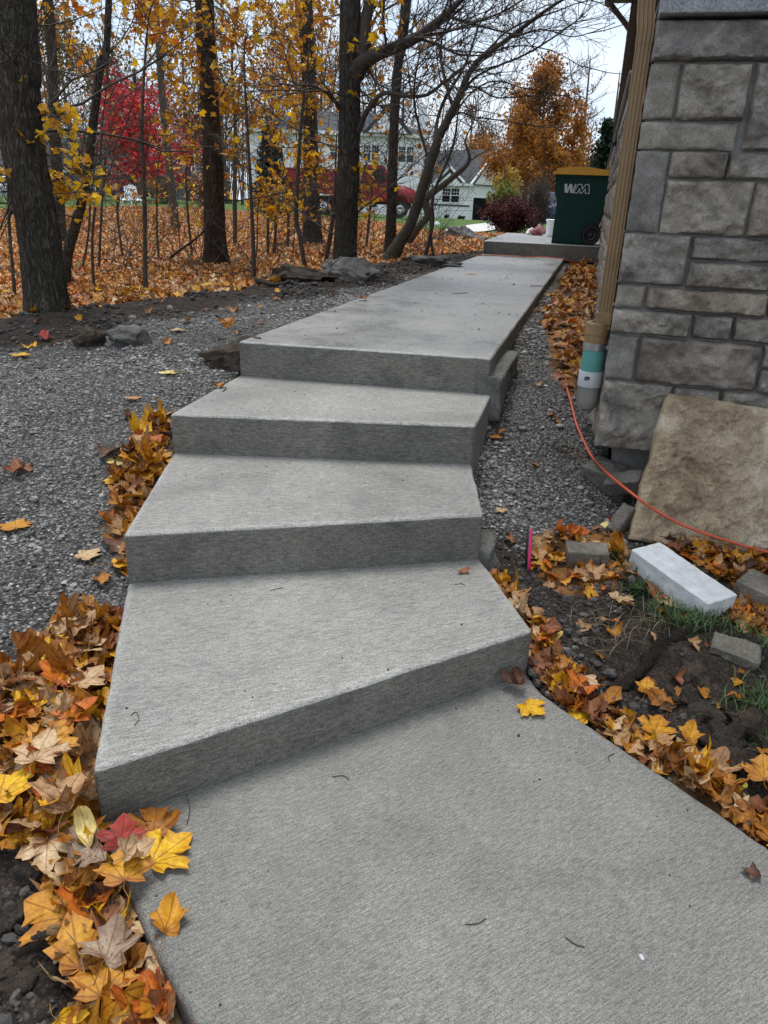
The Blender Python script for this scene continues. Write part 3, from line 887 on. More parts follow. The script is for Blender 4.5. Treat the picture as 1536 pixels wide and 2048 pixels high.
downspout('pipe', [(-.015, 15, 4.07), (-.015, 15, 3), (-.015, 15, .95)], .07, .07, M['trim'], ds2, bb, False)
# thin conduit with a black clamp on the ledge
cnd = thing('conduit', 'thin grey conduit with a black clamp running along the limestone ledge', 'conduit', (.04, 6, 2.0))
mb = MB(); mb.tube(spline([(.030, 4.3, 2.04), (-.006, 8, 2.035), (-.05, 12.5, 2.03), (-.064, 14.0, 1.98)], 14), .012, 8)
mb.build('tube', plain('grey_conduit', (.16, .16, .165), .5), cnd, (.04, 6, 2.0))
M['black'] = plain('black_plastic', (.012, .012, .013), .45, .2)
cl = box('clamp', (-.025, .02, -.05, .05, -.05, .05), M['black'], cnd, .006); cl.location = (-.045, 2.4, .05)

# drain pipe under the downspout
drain = thing('drain_pipe', 'drain pipe with tan adapter, teal section and grey elbow below the downspout', 'drain pipe', (PX, PYY, .60))
def cyl(mb, r0, r1, z0, z1, n_=28):
    mb.tube([(0, 0, z0), (0, 0, z1)], [r0, r1], n_)
def lathe(name, prof, mat, parent, n_=32, off=(0, 0, 0)):
    a = np.linspace(0, 2 * np.pi, n_, endpoint=False); pr = np.array(prof)
    V = np.stack([pr[:, None, 0] * np.cos(a), pr[:, None, 0] * np.sin(a), np.broadcast_to(pr[:, None, 1], (len(pr), n_))], -1).reshape(-1, 3)
    i = np.arange(len(pr) - 1)[:, None] * n_; j = np.arange(n_)[None, :]; kk = (j + 1) % n_
    F = np.stack([i + j, i + kk, i + n_ + kk, i + n_ + j], -1).reshape(-1, 4)
    me = mesh(name, V, F, mat, True)
    try: me.set_sharp_from_angle(angle=math.radians(30))
    except Exception: pass
    return obj(name, me, parent, off)
M['teal'] = plain('teal_pvc', (0.085, 0.27, 0.245), 0.38, 0.12, 9)
M['steel'] = plain('steel_band', (0.42, 0.43, 0.43), 0.3, 0.15, 20, 0, 1.0)
M['pvc'] = plain('grey_white_pvc', (0.42, 0.43, 0.44), 0.4, 0.1, 9)
M['greyelbow'] = plain('dusty_grey_pvc', (0.20, 0.19, 0.175), 0.6, 0.25, 12)
zb = .60
zt = lambda py: PD(1187, py, 3.5)[2] - zb
# heights from the ground up
h_el, h_cp, h_te, h_cl, h_ad, h_sl = .075, .135, .235, .265, .35, .39
lathe('elbow', [(0, -.058), (.020, -.055), (.038, -.043), (.048, -.022), (.052, .0), (.052, h_el), (.047, h_el)], M['greyelbow'], drain)
cp = lathe('coupling', [(.050, h_el - .012), (.056, h_el - .012), (.0565, h_el - .006), (.0565, h_cp - .004), (.0545, h_cp), (.050, h_cp)], M['pvc'], drain)
# smudged print on the coupling: short raised strokes
mb = MB()
for i, (a, w_, hh, zz) in enumerate([(-2.02, .004, .018, 0), (-1.97, .010, .003, .006), (-1.93, .004, .015, -.002), (-1.86, .006, .006, .008), (-1.83, .003, .018, 0), (-1.78, .006, .010, .004), (-1.74, .003, .017, 0), (-1.69, .006, .012, .003), (-2.06, .006, .004, -.006)]):
    aa = np.linspace(a - w_ / .0567 / 2, a + w_ / .0567 / 2, 3)
    zc = h_el + .03 + zz
    V = np.array([(.0572 * math.cos(t), .0572 * math.sin(t), z_) for z_ in (zc - hh / 2, zc + hh / 2) for t in aa])
    mb.add(V, np.array([(0, 1, 4, 3), (1, 2, 5, 4)]))
pr_ = mb.build('print', M['black'], cp)
tp = lathe('pipe', [(.0515, h_cp - .01), (.0515, h_te), (.048, h_te)], M['teal'], drain)
lathe('clamp', [(.052, h_te - .004), (.0545, h_te - .003), (.0545, h_cl), (.052, h_cl)], M['steel'], drain)
cs = box('clamp_screw', (-.006, .006, -.012, .012, -.009, .009), M['steel'], drain, .002); cs.location = (.054, -.02, h_te + .014)
lathe('adapter', [(.050, h_cl), (.0535, h_cl), (.0535, h_cl + .035), (.0555, h_cl + .037), (.0555, h_ad), (.052, h_ad + .006), (.03, h_ad + .006)], M['tan2'], drain)
box('sleeve', (-.016, .056, -.045, .045, h_ad, h_ad + .055), M['tan2'], drain, .004)
te2 = thing('vent_pipe', 'short teal pipe end sticking up from the leaves behind the drain pipe', 'pipe', (.03, 4.0, .62))
lathe('pipe', [(.046, 0), (.046, .27), (.043, .27), (.043, .02)], M['teal'], te2)

# ------------------------------------------------------------------ blocks and slabs by the house
def block(name, dims, seed, amp, mat, label, cat, loc, rot, res=9, bev=.004, scale=16, smooth=True, group=None):
    bm = bmesh.new()
    bm_box(bm, -dims[0] / 2, dims[0] / 2, -dims[1] / 2, dims[1] / 2, 0, dims[2], bev)
    L = max(dims) / res
    for _ in range(4):
        ed = [e for e in bm.edges if e.calc_length() > L * 1.3]
        if not ed: break
        bmesh.ops.subdivide_edges(bm, edges=ed, cuts=1, use_grid_fill=True)
    bmesh.ops.triangulate(bm, faces=bm.faces)
    bm.normal_update()
    V = np.array([v.co for v in bm.verts]); N = np.array([v.normal for v in bm.verts])
    d = amp * fbm(V + seed * 2.7, scale, 5, seed, .55)
    V = V + N * d[:, None]
    for v, c_ in zip(bm.verts, V): v.co = c_
    o = from_bm(name, bm, mat, None, smooth)
    try: o.data.set_sharp_from_angle(angle=math.radians(32))
    except Exception: pass
    o.location = loc; o.rotation_euler = rot
    return tag(o, label, cat, group)

# big slab leaning on the front wall
M['sandstone'] = stonemat('sandstone', [(0.22, 0.15, 0.09), (0.48, 0.385, 0.27), (0.76, 0.68, 0.55)], 2.6, bmp=1.2)
BL, BR, TL = np.array([.28, 3.13, .13]), np.array([1.60, 3.19, .03]), np.array([.37, 3.455, .705])
ux = (BR - BL) / np.linalg.norm(BR - BL); uy = TL - BL; uy -= ux * (uy @ ux); hL = np.linalg.norm(uy); uy /= hL; un = np.cross(ux, uy)
nu_, nv_ = 200, 100
Lw = np.linalg.norm(BR - BL)
U, Vv = np.meshgrid(np.linspace(0, 1, nu_ + 1), np.linspace(0, 1, nv_ + 1))
q = np.stack([U.ravel() * Lw, Vv.ravel() * hL, np.zeros(U.size)], 1)
dz = .010 * fbm(q, 4, 4, 4) + .019 * fbm(q, 15, 5, 8, .65) + .006 * np.round(fbm(q, 2.2, 3, 12) * 2) / 2
shear = (TL - BL) @ ux
edge_w = .008 * fbm(q, 8, 3, 15)
e = np.minimum(np.minimum(U, 1 - U) * Lw, np.minimum(Vv, 1 - Vv) * hL).ravel()
dz = dz * np.clip(e / .05, .15, 1)
dz = dz - .006 * np.clip(1 - e / .012, 0, 1) ** 2
top_w = .0 * U.ravel()
Pf = BL + ux * (q[:, :1] + (shear * Vv.ravel())[:, None] + (edge_w * (np.abs(U.ravel() - .5) > .49))[:, None]) + uy * (q[:, 1:2] + (edge_w * (np.abs(Vv.ravel() - .5) > .485) - top_w)[:, None]) + un * dz[:, None]
k = (np.arange(nv_)[:, None] * (nu_ + 1) + np.arange(nu_)[None, :]).ravel()
F = np.stack([k, k + 1, k + nu_ + 2, k + nu_ + 1], 1)
bd = np.concatenate([np.arange(nu_ + 1), (np.arange(1, nv_ + 1)) * (nu_ + 1) + nu_, (nv_ * (nu_ + 1) + np.arange(nu_))[::-1], (np.arange(1, nv_) * (nu_ + 1))[::-1]])
Bk = Pf[bd] - un * .06
n_ = len(Pf); i = np.arange(len(bd)); j = (i + 1) % len(bd)
Fb = np.stack([bd[i], n_ + i, n_ + j, bd[j]], 1)
Vall = np.vstack([Pf, Bk, Bk.mean(0)[None]])
cidx = len(Vall) - 1
Fc = np.stack([n_ + j, n_ + i, np.full(len(i), cidx)], 1)
sb_me = mesh('stone_slab', Vall - BL, [np.vstack([F, Fb]), Fc], M['sandstone'], True)
try: sb_me.set_sharp_from_angle(angle=math.radians(55))
except Exception: pass
tag(obj('stone_slab', sb_me, None, BL), 'large tan sandstone slab leaning against the front of the stone wall', 'stone slab')
def on_slab(px, py, off):
    d = ray(px, py); o_ = BL + un * off
    return CAM_O + d * (((o_ - CAM_O) @ un) / (d @ un))

M['greyblock'] = stonemat('grey_block', [(0.13, 0.12, 0.105), (0.21, 0.195, 0.17), (0.29, 0.27, 0.24)], 9, bmp=.7)
M['foam'] = plain('white_aerated_block', (.60, .61, .61), .92, .2, 16, .7)
p = PZ(1222, 985, .20)
p = PZ(1226, 935, .275)
block('stone_block', (.235, .15, .12), 3, .006, M['greyblock'], 'grey stone block under the orange cord at the foot of the house corner', 'stone block', (p[0] - .01, p[1] - .05, .175), (.16, .10, -.52))
block('stone_block', (.17, .08, .075), 8, .006, M['greyblock'], 'tan stone offcut wedged upright between the leaning slab and the wall', 'stone block', (.275, 3.44, .25), (.5, -.35, -.5))
block('stone_block', (.15, .06, .13), 13, .006, M['greyblock'], 'small dark stone chunk tucked behind the left edge of the leaning slab', 'stone block', (.25, 3.25, .10), (.2, .5, .9))
p = PZ(1165, 1130, .10)
block('paving_stone', (.165, .095, .07), 21, .004, M['greyblock'], 'tan paving stone lying in leaves beside the pink stake', 'paving stone', (p[0] + .01, p[1] + .02, .105), (.10, -.03, .12))
a_, b_ = PZ(1266, 1096, .20), PZ(1408, 1198, .155)
dx_, dy_ = b_[0] - a_[0], b_[1] - a_[1]
ang = math.atan2(dy_, dx_); Lf = math.hypot(dx_, dy_)
mid_ = (a_ + b_) / 2
nrm = np.array([-math.sin(ang), math.cos(ang)])
block('white_block', (Lf + .03, .15, .092), 2, .0018, M['foam'], 'long white aerated block lying on the leaves in front of the leaning slab', 'block', (mid_[0] + nrm[0] * .075, mid_[1] + nrm[1] * .075, .082), (.04, .12, ang), res=26, bev=.003, scale=30)
p = PZ(1530, 1185, .13)
block('stone_block', (.24, .14, .09), 5, .003, M['greyblock'], 'flat grey block at the right edge beside the white block', 'stone block', (p[0] + .03, p[1] + .03, .055), (.05, .1, -.55))
p = PZ(1455, 1350, .0)
block('stone_block', (.145, .095, .085), 34, .009, M['greyblock'], 'rough faced grey stone block sitting on the soil below the white block', 'stone block', (p[0] + .005, p[1] + .045, .015), (.16, .1, -.22), res=14)

# pink marker stake, a hollow tube
M['pink'] = plain('pink_plastic', (.62, .012, .12), .4, .15, 30)
p = G(1056, 1132)
stk = thing('marker_stake', 'thin hollow pink and black marker stake standing in the gravel', 'stake', (p[0], p[1], p[2] - .03), rotz=-.6)
stk.rotation_euler = (.02, -.055, -.5)
def half_tube(name, a0, a1, r, mat):
    a = np.linspace(a0, a1, 14); mb = MB()
    V = []
    for rr in (r, r - .0022):
        for z_ in (0, .185): V += [(rr * math.cos(t), rr * math.sin(t), z_) for t in a]
    V = np.array(V); nn = len(a); i = np.arange(nn - 1)
    F = [np.stack([i, i + 1, nn + i + 1, nn + i], 1), np.stack([2 * nn + i + 1, 2 * nn + i, 3 * nn + i, 3 * nn + i + 1], 1), np.stack([nn + i, nn + i + 1, 3 * nn + i + 1, 3 * nn + i], 1)]
    return obj(name, mesh(name, V, np.vstack(F), mat, True), stk)
half_tube('pink_side', -1.0, 2.2, .0115, M['pink'])
half_tube('black_side', 2.2, 2 * math.pi - 1.0, .0115, M['black'])

# orange extension cord
M['cord'] = plain('orange_rubber', (.52, .085, .032), .45, .12, 20)
pts = []
for px, py in [(952, 511), (985, 510.5), (1040, 513), (1090, 514), (1126, 519)]: pts.append(PZ(px, py, ZS[4] + .008))
for px, py in [(1150, 527), (1172, 540), (1166, 575), (1160, 600), (1166, 622), (1158, 650), (1138, 680), (1131, 720), (1132, 770), (1142, 815), (1152, 855), (1168, 892)]:
    q = march(px, py, surf); pts.append(q + np.array([0, 0, .010 if py < 800 else .018]))
for px, py, z_ in [(1185, 915, .312), (1222, 953, .310)]: pts.append(PZ(px, py, z_))
for px, py in [(1268, 990), (1310, 1020), (1370, 1052), (1450, 1080), (1536, 1104), (1640, 1118)]: pts.append(on_slab(px, py, .034))
mb = MB(); mb.tube(spline(pts, 260), .0062, 8)
tag(mb.build('extension_cord', M['cord'], None), 'orange extension cord trailing past the house corner and over the leaning slab', 'cord')

# ------------------------------------------------------------------ wheeled bin on the raised pad
BY = 12.95
bx0, bx1 = PY(1105, 478, BY)[0], PY(1196, 478, BY)[0]
zt_ = PY(1108, 350, BY)[2]; HBn = zt_ - ZPAD
bw = bx1 - bx0
M['bin'] = plain('dark_green_plastic', (.003, .040, .031), .55, .12, 5, spec=.25)
M['lid'] = plain('yellow_plastic', (.72, .35, .03), .45, .1, 5)
wb = thing('wheeled_bin', 'dark green wheeled rubbish bin with yellow lid and white letters on its side', 'rubbish bin', ((bx0 + bx1) / 2, BY, ZPAD))
# side outline (x, z): flares to the top, handle side on the right; depth 0.62
hw = bw / 2
prof = [(-hw, .012), (-hw + .01, .0), (hw - .10, .0), (hw - .08, .03), (hw + .03, HBn * .45), (hw + .065, HBn * .70), (hw + .09, HBn * .97), (hw + .09, HBn), (-hw - .035, HBn), (-hw - .035, HBn * .78), (-hw - .02, HBn * .70), (-hw + .018, HBn * .62)]
def binmesh():
    bm = bmesh.new()
    rings = []
    for y_, sc in ((-.30, 1), (.34, 1)):
        ring = []
        for x_, z_ in prof:
            t = z_ / HBn
            ring.append(bm.verts.new((x_, y_ * (.86 + .14 * t), z_)))
        rings.append(ring)
    n_ = len(prof)
    bm.faces.new(rings[0]); bm.faces.new(rings[1][::-1])
    for i in range(n_): bm.faces.new([rings[0][i], rings[1][i], rings[1][(i + 1) % n_], rings[0][(i + 1) % n_]])
    bmesh.ops.recalc_face_normals(bm, faces=bm.faces)
    bmesh.ops.bevel(bm, geom=[e for e in bm.edges if abs(e.verts[0].co.y - e.verts[1].co.y) < .3], offset=.022, segments=3, affect='EDGES')
    return bm
body = from_bm('body', binmesh(), M['bin'], wb, False)
try: body.data.set_sharp_from_angle(angle=math.radians(35))
except Exception: pass
box('rim', (-hw - .055, hw + .10, -.325, .365, HBn - .035, HBn - .002), M['bin'], wb, .01, 2)
bm = bmesh.new()
bm_prism(bm, [(-hw - .085, HBn + .0), (-hw - .09, HBn + .03), (-hw - .03, HBn + .055), (-hw - .02, HBn + .085), (.0 - .05, HBn + .115), (.05, HBn + .108), (hw + .02, HBn + .075), (hw + .05, HBn + .045), (hw + .14, HBn + .055), (hw + .18, HBn + .04), (hw + .17, HBn + .01), (hw + .1, HBn + .0)], 'y', -.35, .37)
bmesh.ops.bevel(bm, geom=list(bm.edges), offset=.006, segments=2, affect='EDGES')
lid = from_bm('lid', bm, M['lid'], wb, False)
# grab bar on the handle side
mb = MB(); mb.tube([(hw + .17, -.30, HBn - .02), (hw + .17, .32, HBn - .02)], .017, 10)
for y_ in (-.22, .24): mb.tube([(hw + .07, y_, HBn - .05), (hw + .17, y_, HBn - .02)], .02, 8)
mb.build('handle', M['bin'], wb)
mb = MB(); mb.tube([(-.02, -.05, HBn + .11), (.20, -.05, HBn + .108)], .012, 8); mb.build('lid_grip', M['black'], wb)
for y_ in (-.335, .33):
    wh = thing('wheel', None, None); wh.parent = wb; wh.location = (hw - .115, y_, .150)
    a = np.linspace(0, 2 * np.pi, 28, endpoint=False)
    pr = [(.03, -.03), (.095, -.033), (.14, -.034), (.149, -.02), (.149, .02), (.14, .034), (.03, .03)]
    t_ = lathe('tyre', [(r_, z_) for r_, z_ in pr[1:6]], M['black'], wh); t_.rotation_euler = (math.pi / 2, 0, 0)
    r_ = lathe('rim', [(.0, -.018), (.04, -.03), (.05, -.02), (.08, -.012), (.094, -.028)], M['black'], wh); r_.rotation_euler = (-math.pi / 2 if y_ > 0 else math.pi / 2, 0, 0)
mb = MB(); mb.tube([(hw - .115, -.33, .150), (hw - .115, .33, .150)], .012, 8); mb.build('axle', M['steel'], wb)
# letters: a solid slanted W and an outlined M
M['white'] = plain('white_paint', (.62, .63, .63), .5, .08)
def strokes(name, polys, parent, y_, mat):
    bm = bmesh.new()
    for P in polys:
        A = [bm.verts.new((x_, y_, z_)) for x_, z_ in P]; B = [bm.verts.new((x_, y_ + .004, z_)) for x_, z_ in P]
        bm.faces.new(A); bm.faces.new(B[::-1])
        for i in range(len(P)): bm.faces.new([A[i], A[(i + 1) % len(P)], B[(i + 1) % len(P)], B[i]])
    return from_bm(name, bm, mat, parent)
def bar(x0, z0, x1, z1, w_):
    return [(x0 - w_ / 2, z0), (x0 + w_ / 2, z0), (x1 + w_ / 2, z1), (x1 - w_ / 2, z1)]
u = .122; zl = HBn * .745; xl = -.225
lw = [bar(xl + .018, zl, xl + .000, zl + u, .040), bar(xl + .030, zl, xl + .068, zl + u, .024), bar(xl + .094, zl, xl + .076, zl + u, .036), bar(xl + .106, zl, xl + .146, zl + u, .024)]
yl = -.303
strokes('letter', [lw[0], lw[2]], wb, yl, M['white']); strokes('letter', [lw[1], lw[3]], wb, yl - .0012, M['white'])
o_ = .012
lm = []
xm = xl + .128
outer = [(xm, zl), (xm + .058, zl + u), (xm + .105, zl + u), (xm + .118, zl + u * .45), (xm + .165, zl + u), (xm + .212, zl + u), (xm + .228, zl), (xm + .172, zl), (xm + .165, zl + u * .5), (xm + .118, zl), (xm + .095, zl), (xm + .080, zl + u * .5), (xm + .052, zl)]
for i in range(len(outer)):
    a = np.array(outer[i]); b_ = np.array(outer[(i + 1) % len(outer)]); d_ = (b_ - a) / np.linalg.norm(b_ - a); nn = np.array([-d_[1], d_[0]]) * .0055
    a = a - d_ * .004; b_ = b_ + d_ * .004
    lm.append([tuple(a + nn), tuple(a - nn), tuple(b_ - nn), tuple(b_ + nn)])
for i, P in enumerate(lm):
    lm[i] = P
strokes('letter', lm[0::2], wb, yl - .002, M['white']); strokes('letter', lm[1::2], wb, yl - .003, M['white'])

# ------------------------------------------------------------------ loose stones: gravel, clods, rocks
def ico(sub=1):
    bm = bmesh.new(); bmesh.ops.create_icosphere(bm, subdivisions=sub, radius=1)
    V = np.array([v.co for v in bm.verts]); F = np.array([[v.index for v in f.verts] for f in bm.faces]); bm.free()
    return V, F
IV1, IF1 = ico(1); IV2, IF2 = ico(2)

def rand_rot(n, rg):
    q = rg.normal(size=(n, 4)); q /= np.linalg.norm(q, axis=1)[:, None]
    w, x, y, z = q.T
    return np.stack([np.stack([1 - 2 * (y * y + z * z), 2 * (x * y - z * w), 2 * (x * z + y * w)], -1),
                     np.stack([2 * (x * y + z * w), 1 - 2 * (x * x + z * z), 2 * (y * z - x * w)], -1),
                     np.stack([2 * (x * z - y * w), 2 * (y * z + x * w), 1 - 2 * (x * x + y * y)], -1)], 1)

def pebbles(name, x, y, size, colf, mat, rg, sink=.25, jag=.35, V0=IV1, F0=IF1, zf=None, flat=.7, smooth=False):
    n_ = len(x)
    R = rand_rot(n_, rg)
    sc = size[:, None] * rg.uniform(.55, 1.25, (n_, 3)) * np.array([1, 1, flat])
    Vv = V0[None] * (1 + rg.uniform(-jag, jag, (n_, len(V0), 1)) * .6) 
    Vv = np.einsum('nij,nkj->nki', R, Vv) 
    Vv = Vv * sc[:, None, :]
    z = (zf or hfull)(x, y)
    P = np.stack([x, y, z + size * (.5 - sink)], 1)
    Vv = (Vv + P[:, None, :]).reshape(-1, 3)
    F = (F0[None] + (np.arange(n_) * len(V0))[:, None, None]).reshape(-1, 3)
    col = np.repeat(colf, len(V0), 0)
    return obj(name, mesh(name, Vv, F, mat, smooth, col))

mt, n, l, b = newmat('crushed_stone')
at = nd(n, 'ShaderNodeAttribute', attribute_name='col')
f_ = noise(n, l, mapped(n, l), 240, 4, .7)
l.new(mul(n, l, at.outputs['Color'], ramp(n, l, f_, [(.3, (.7, .7, .7)), (.7, (1.2, 1.2, 1.2))])), b.inputs['Base Color'])
b.inputs['Roughness'].default_value = .85; b.inputs['Specular IOR Level'].default_value = .3
bump(n, l, b, f_, .5, .003)
M['crushed'] = mt

def free(x, y, m_=.005):
    ok = np.ones(len(x), bool)
    for P, z in CONC: ok &= ~(inside(P, x, y))
    ok &= ~((x > XW - .02) & (y > YF - .02))
    return ok

def scatter(n_, x0, x1, y0, y1, rg, wfun):
    x = rg.uniform(x0, x1, n_); y = rg.uniform(y0, y1, n_)
    w_ = wfun(x, y)
    k = (rg.uniform(0, 1, n_) < w_) & free(x, y)
    return x[k], y[k]
rg = np.random.default_rng(21)
patch = lambda x, y: np.clip(.62 + .7 * fbm(p3(x, y), 2.6, 3, 91), .08, 1)
gw = lambda x, y: zones(x, y)[0] * patch(x, y)
XS, YS, SS = [], [], []
for (n_, x0, x1, y0, y1, s0, s1) in [(40000, -3.6, -1.0, 1.3, 3.6, .003, .0075), (4200, -3.6, -1.0, 1.3, 3.6, .008, .014), (220, -3.6, -1.0, 1.3, 3.6, .014, .024),
                                     (20000, -4.2, -1.7, 3.6, 7, .006, .014), (9000, -3.4, -1.7, 7, 13, .009, .018), (14000, -.6, .6, 2.4, 4.2, .003, .008), (2600, -.6, .6, 2.4, 4.2, .008, .015),
                                     (160, -.5, .6, 2.4, 4, .015, .026), (6000, -.55, .1, 4.2, 8, .006, .016)]:
    x, y = scatter(n_, x0, x1, y0, y1, rg, gw)
    XS.append(x); YS.append(y); SS.append(s0 + (s1 - s0) * rg.uniform(0, 1, len(x)) ** 1.8)
x, y, s_ = map(np.concatenate, (XS, YS, SS))
gr_ = rg.uniform(.06, .33, len(x))
colr = gr_[:, None] * np.array([1, .965, .915]) * np.where(rg.uniform(size=(len(x), 1)) < .08, 1.7, 1)
tag(pebbles('gravel', x, y, s_, colr, M['crushed'], rg, jag=.5, flat=.6), 'loose grey crushed gravel around the steps', kind='stuff')
# dark soil crumbs and clods
sw = lambda x, y: np.clip(1 - zones(x, y)[0] - zones(x, y)[1] * .7 - zones(x, y)[2], 0, 1) * np.clip(.5 + .9 * fbm(p3(x, y), 2.2, 3, 191), .05, 1)
XS, YS, SS = [], [], []
for (n_, x0, x1, y0, y1, s0, s1) in [(16000, -2.6, -.4, .3, 2.3, .003, .010), (9000, -1.9, -.5, .45, 1.6, .004, .011), (5200, -2.2, -.5, .4, 1.7, .008, .024), (24000, -.4, 1.6, 1.3, 3.4, .0025, .009), (4200, -.3, 1.4, 1.4, 3.2, .007, .021),
                                     (9000, -5, -1.8, 3.0, 8, .006, .02), (900, -4.6, -1.9, 3, 7, .018, .045), (4000, -4, -1.8, 7, 13, .01, .03)]:
    x, y = scatter(n_, x0, x1, y0, y1, rg, sw)
    XS.append(x); YS.append(y); SS.append(s0 + (s1 - s0) * rg.uniform(0, 1, len(x)) ** 2.2)
x, y, s_ = map(np.concatenate, (XS, YS, SS))
colr = rg.uniform(.022, .10, len(x))[:, None] * np.array([1.06, .96, .88]) * np.where(rg.uniform(size=(len(x), 1)) < .05, 2.4, 1)
tag(pebbles('soil_clods', x, y, s_, colr, M['crushed'], rg, jag=.45, flat=.75), 'crumbs and clods of dark soil', kind='stuff')
# big lumps at the lower left and along the right drift
def lump(name, p, dims, seed, amp, mat, label, cat, rot=(0, 0, 0), group=None, scale=9):
    bm = bmesh.new(); bmesh.ops.create_icosphere(bm, subdivisions=4, radius=1)
    V = np.array([v.co for v in bm.verts])
    d = fbm(V + seed * 5.1, 1.3, 5, seed, .55) * amp
    # a few flat facets, as broken lumps have
    rr = np.random.default_rng(seed)
    for _ in range(7):
        nrm = rr.normal(size=3); nrm /= np.linalg.norm(nrm); c_ = rr.uniform(.55, .85)
        h_ = V @ nrm
        V = V - np.clip(h_ - c_, 0, None)[:, None] * nrm * .85
    V = V * (1 + d)[:, None] * np.array(dims)
    for v, c_ in zip(bm.verts, V): v.co = c_
    o = from_bm(name, bm, mat, None, True)
    try: o.data.set_sharp_from_angle(angle=math.radians(40))
    except Exception: pass
    o.location = p; o.rotation_euler = rot
    return tag(o, label, cat, group)
M['rock'] = stonemat('grey_rock', [(.08, .078, .074), (.18, .176, .17), (.32, .314, .30)], 9, bmp=.7)
M['clod'] = stonemat('brown_clod', [(.04, .03, .024), (.09, .07, .055), (.15, .12, .095)], 11, bmp=1.0)
p = G(420, 748); lump('soil_lump', p + np.array([.06, .16, .055]), (.24, .13, .125), 4, .35, M['clod'], 'big brown lump of soil lying against the left end of the upper path', 'soil lump', (.1, -.15, .2))
p = G(250, 695); lump('rock', p + np.array([0, .05, .045]), (.115, .085, .085), 9, .3, M['rock'], 'pale grey angular rock on the dirt left of the steps', 'rock', (.2, .1, .4))
p = G(168, 697); lump('rock', p + np.array([0, .06, .04]), (.12, .08, .08), 12, .35, M['clod'], 'dark rounded rock on the dirt beside the pale angular rock', 'rock')
for (px, py, dm, sd, lab) in [(690, 557, (.34, .22, .20), 14, 'heap of grey spoil at the foot of the dark straight trunk near the path'),
                              (600, 562, (.45, .2, .12), 15, 'low grey mound of spoil left of the spoil heap by the trunk'), (860, 530, (.5, .25, .12), 16, 'low grey spoil mound beside the far left edge of the upper path')]:
    p = G(px, py); lump('soil_mound', p + np.array([0, .1, .0]), dm, sd, .5, M['rock' if sd != 15 else 'clod'], lab, 'soil mound')
for (px, py, dm, sd, lab) in [(915, 476, (.45, .3, .30), 17, 'pile of pale grey rubble by the raised pad'), (950, 484, (.5, .2, .16), 18, 'flat grey rubble between the rubble pile and the raised pad')]:
    p = G(px, py); lump('rubble', p, dm, sd, .5, M['rock'], lab, 'rubble')
for i, (px, py, s_, sd) in enumerate([(1410, 1450, .05, 31), (1445, 1490, .06, 32), (1500, 1475, .055, 33), (1390, 1365, .045, 34), (1475, 1540, .04, 35), (1350, 1400, .035, 36), (20, 1960, .05, 37), (60, 1760, .035, 38), (30, 1840, .03, 39), (90, 1900, .035, 40)]):
    p = G(px, py)
    lump('soil_lump', p + np.array([0, 0, s_ * .2]), (s_ * 1.25, s_, s_ * .8), sd, .55, M['clod'], ('soil lump below the rough grey block', 'large soil lump just right of the deep golden leaf', 'dark soil lump at the right edge under the grass', 'small soil lump at the foot of the root', 'soil lump touching the ochre leaf at the right edge', 'small soil lump left of the rough grey block', 'largest soil lump in the bottom left corner of the photo', 'soil lump below the pale grey arched leaf', 'small soil lump at the left edge above the corner lump', 'soil lump between the corner lump and the golden leaf')[i], 'soil lump', (RND.uniform(0, 3), 0, RND.uniform(0, 3)), 'dark soil lumps beside the lower path')
for i, (px, py, s_) in enumerate([(1220, 1350, .022), (1148, 1300, .016), (1192, 1175, .02), (1150, 1240, .014), (880 + 300, 1010, .025), (1165, 940, .03)]):
    p = G(px, py); lump('pebble', p + np.array([0, 0, s_ * .3]), (s_, s_ * .8, s_ * .6), 50 + i, .3, M['rock'], ('pale pebble on the soil above the root', 'pebble just right of the pale yellow round leaf', 'pebble in front of the paving stone', 'tiny pebble between the straw and the steps', 'pebble on the gravel left of the near corner block', 'grey stone on the gravel beside the brown dry tuft')[i], 'pebble', (0, 0, i), 'small stones right of the steps')

# root and torn bark in the soil on the right
M['root'] = barkmat('old_root', (.028, .021, .017), (.07, .053, .042), 3, .8)
def knotty(pts, rad, seed, n_=90, sides=18, amp=.55):
    P = spline(pts, n_); r = np.interp(np.linspace(0, 1, n_), np.linspace(0, 1, len(rad)), rad)
    V, Q, T = tube(P, r, sides)
    c_ = np.vstack([np.repeat(P, sides, 0), P[:1], P[-1:]])
    N = V - c_
    V = c_ + N * (1 + amp * fbm(V, 24, 4, seed))[:, None]
    return V, Q, T
rt = thing('tree_root', 'dark gnarled root half buried in the soil on the right', 'root', G(1290, 1330))
rb = np.array(rt.location)
for pp, rd, sd in [([(1425, 1270, .01), (1370, 1275, .018), (1320, 1300, .012), (1280, 1345, .004), (1225, 1385, .0), (1205, 1400, -.02)], [.014, .03, .026, .018, .02, .010], 3),
                   ([(1225, 1385, .0), (1235, 1420, .012), (1245, 1450, -.01)], [.018, .013, .008], 5), ([(1330, 1290, .02), (1335, 1255, .03), (1318, 1240, .0)], [.02, .012, .005], 6)]:
    P = [G(a, b_) + np.array([0, 0, c_]) for a, b_, c_ in pp]
    V, Q, T = knotty(P, rd, sd)
    obj('root_limb', mesh('root_limb', V - rb, [Q, T], M['root'], True), rt)

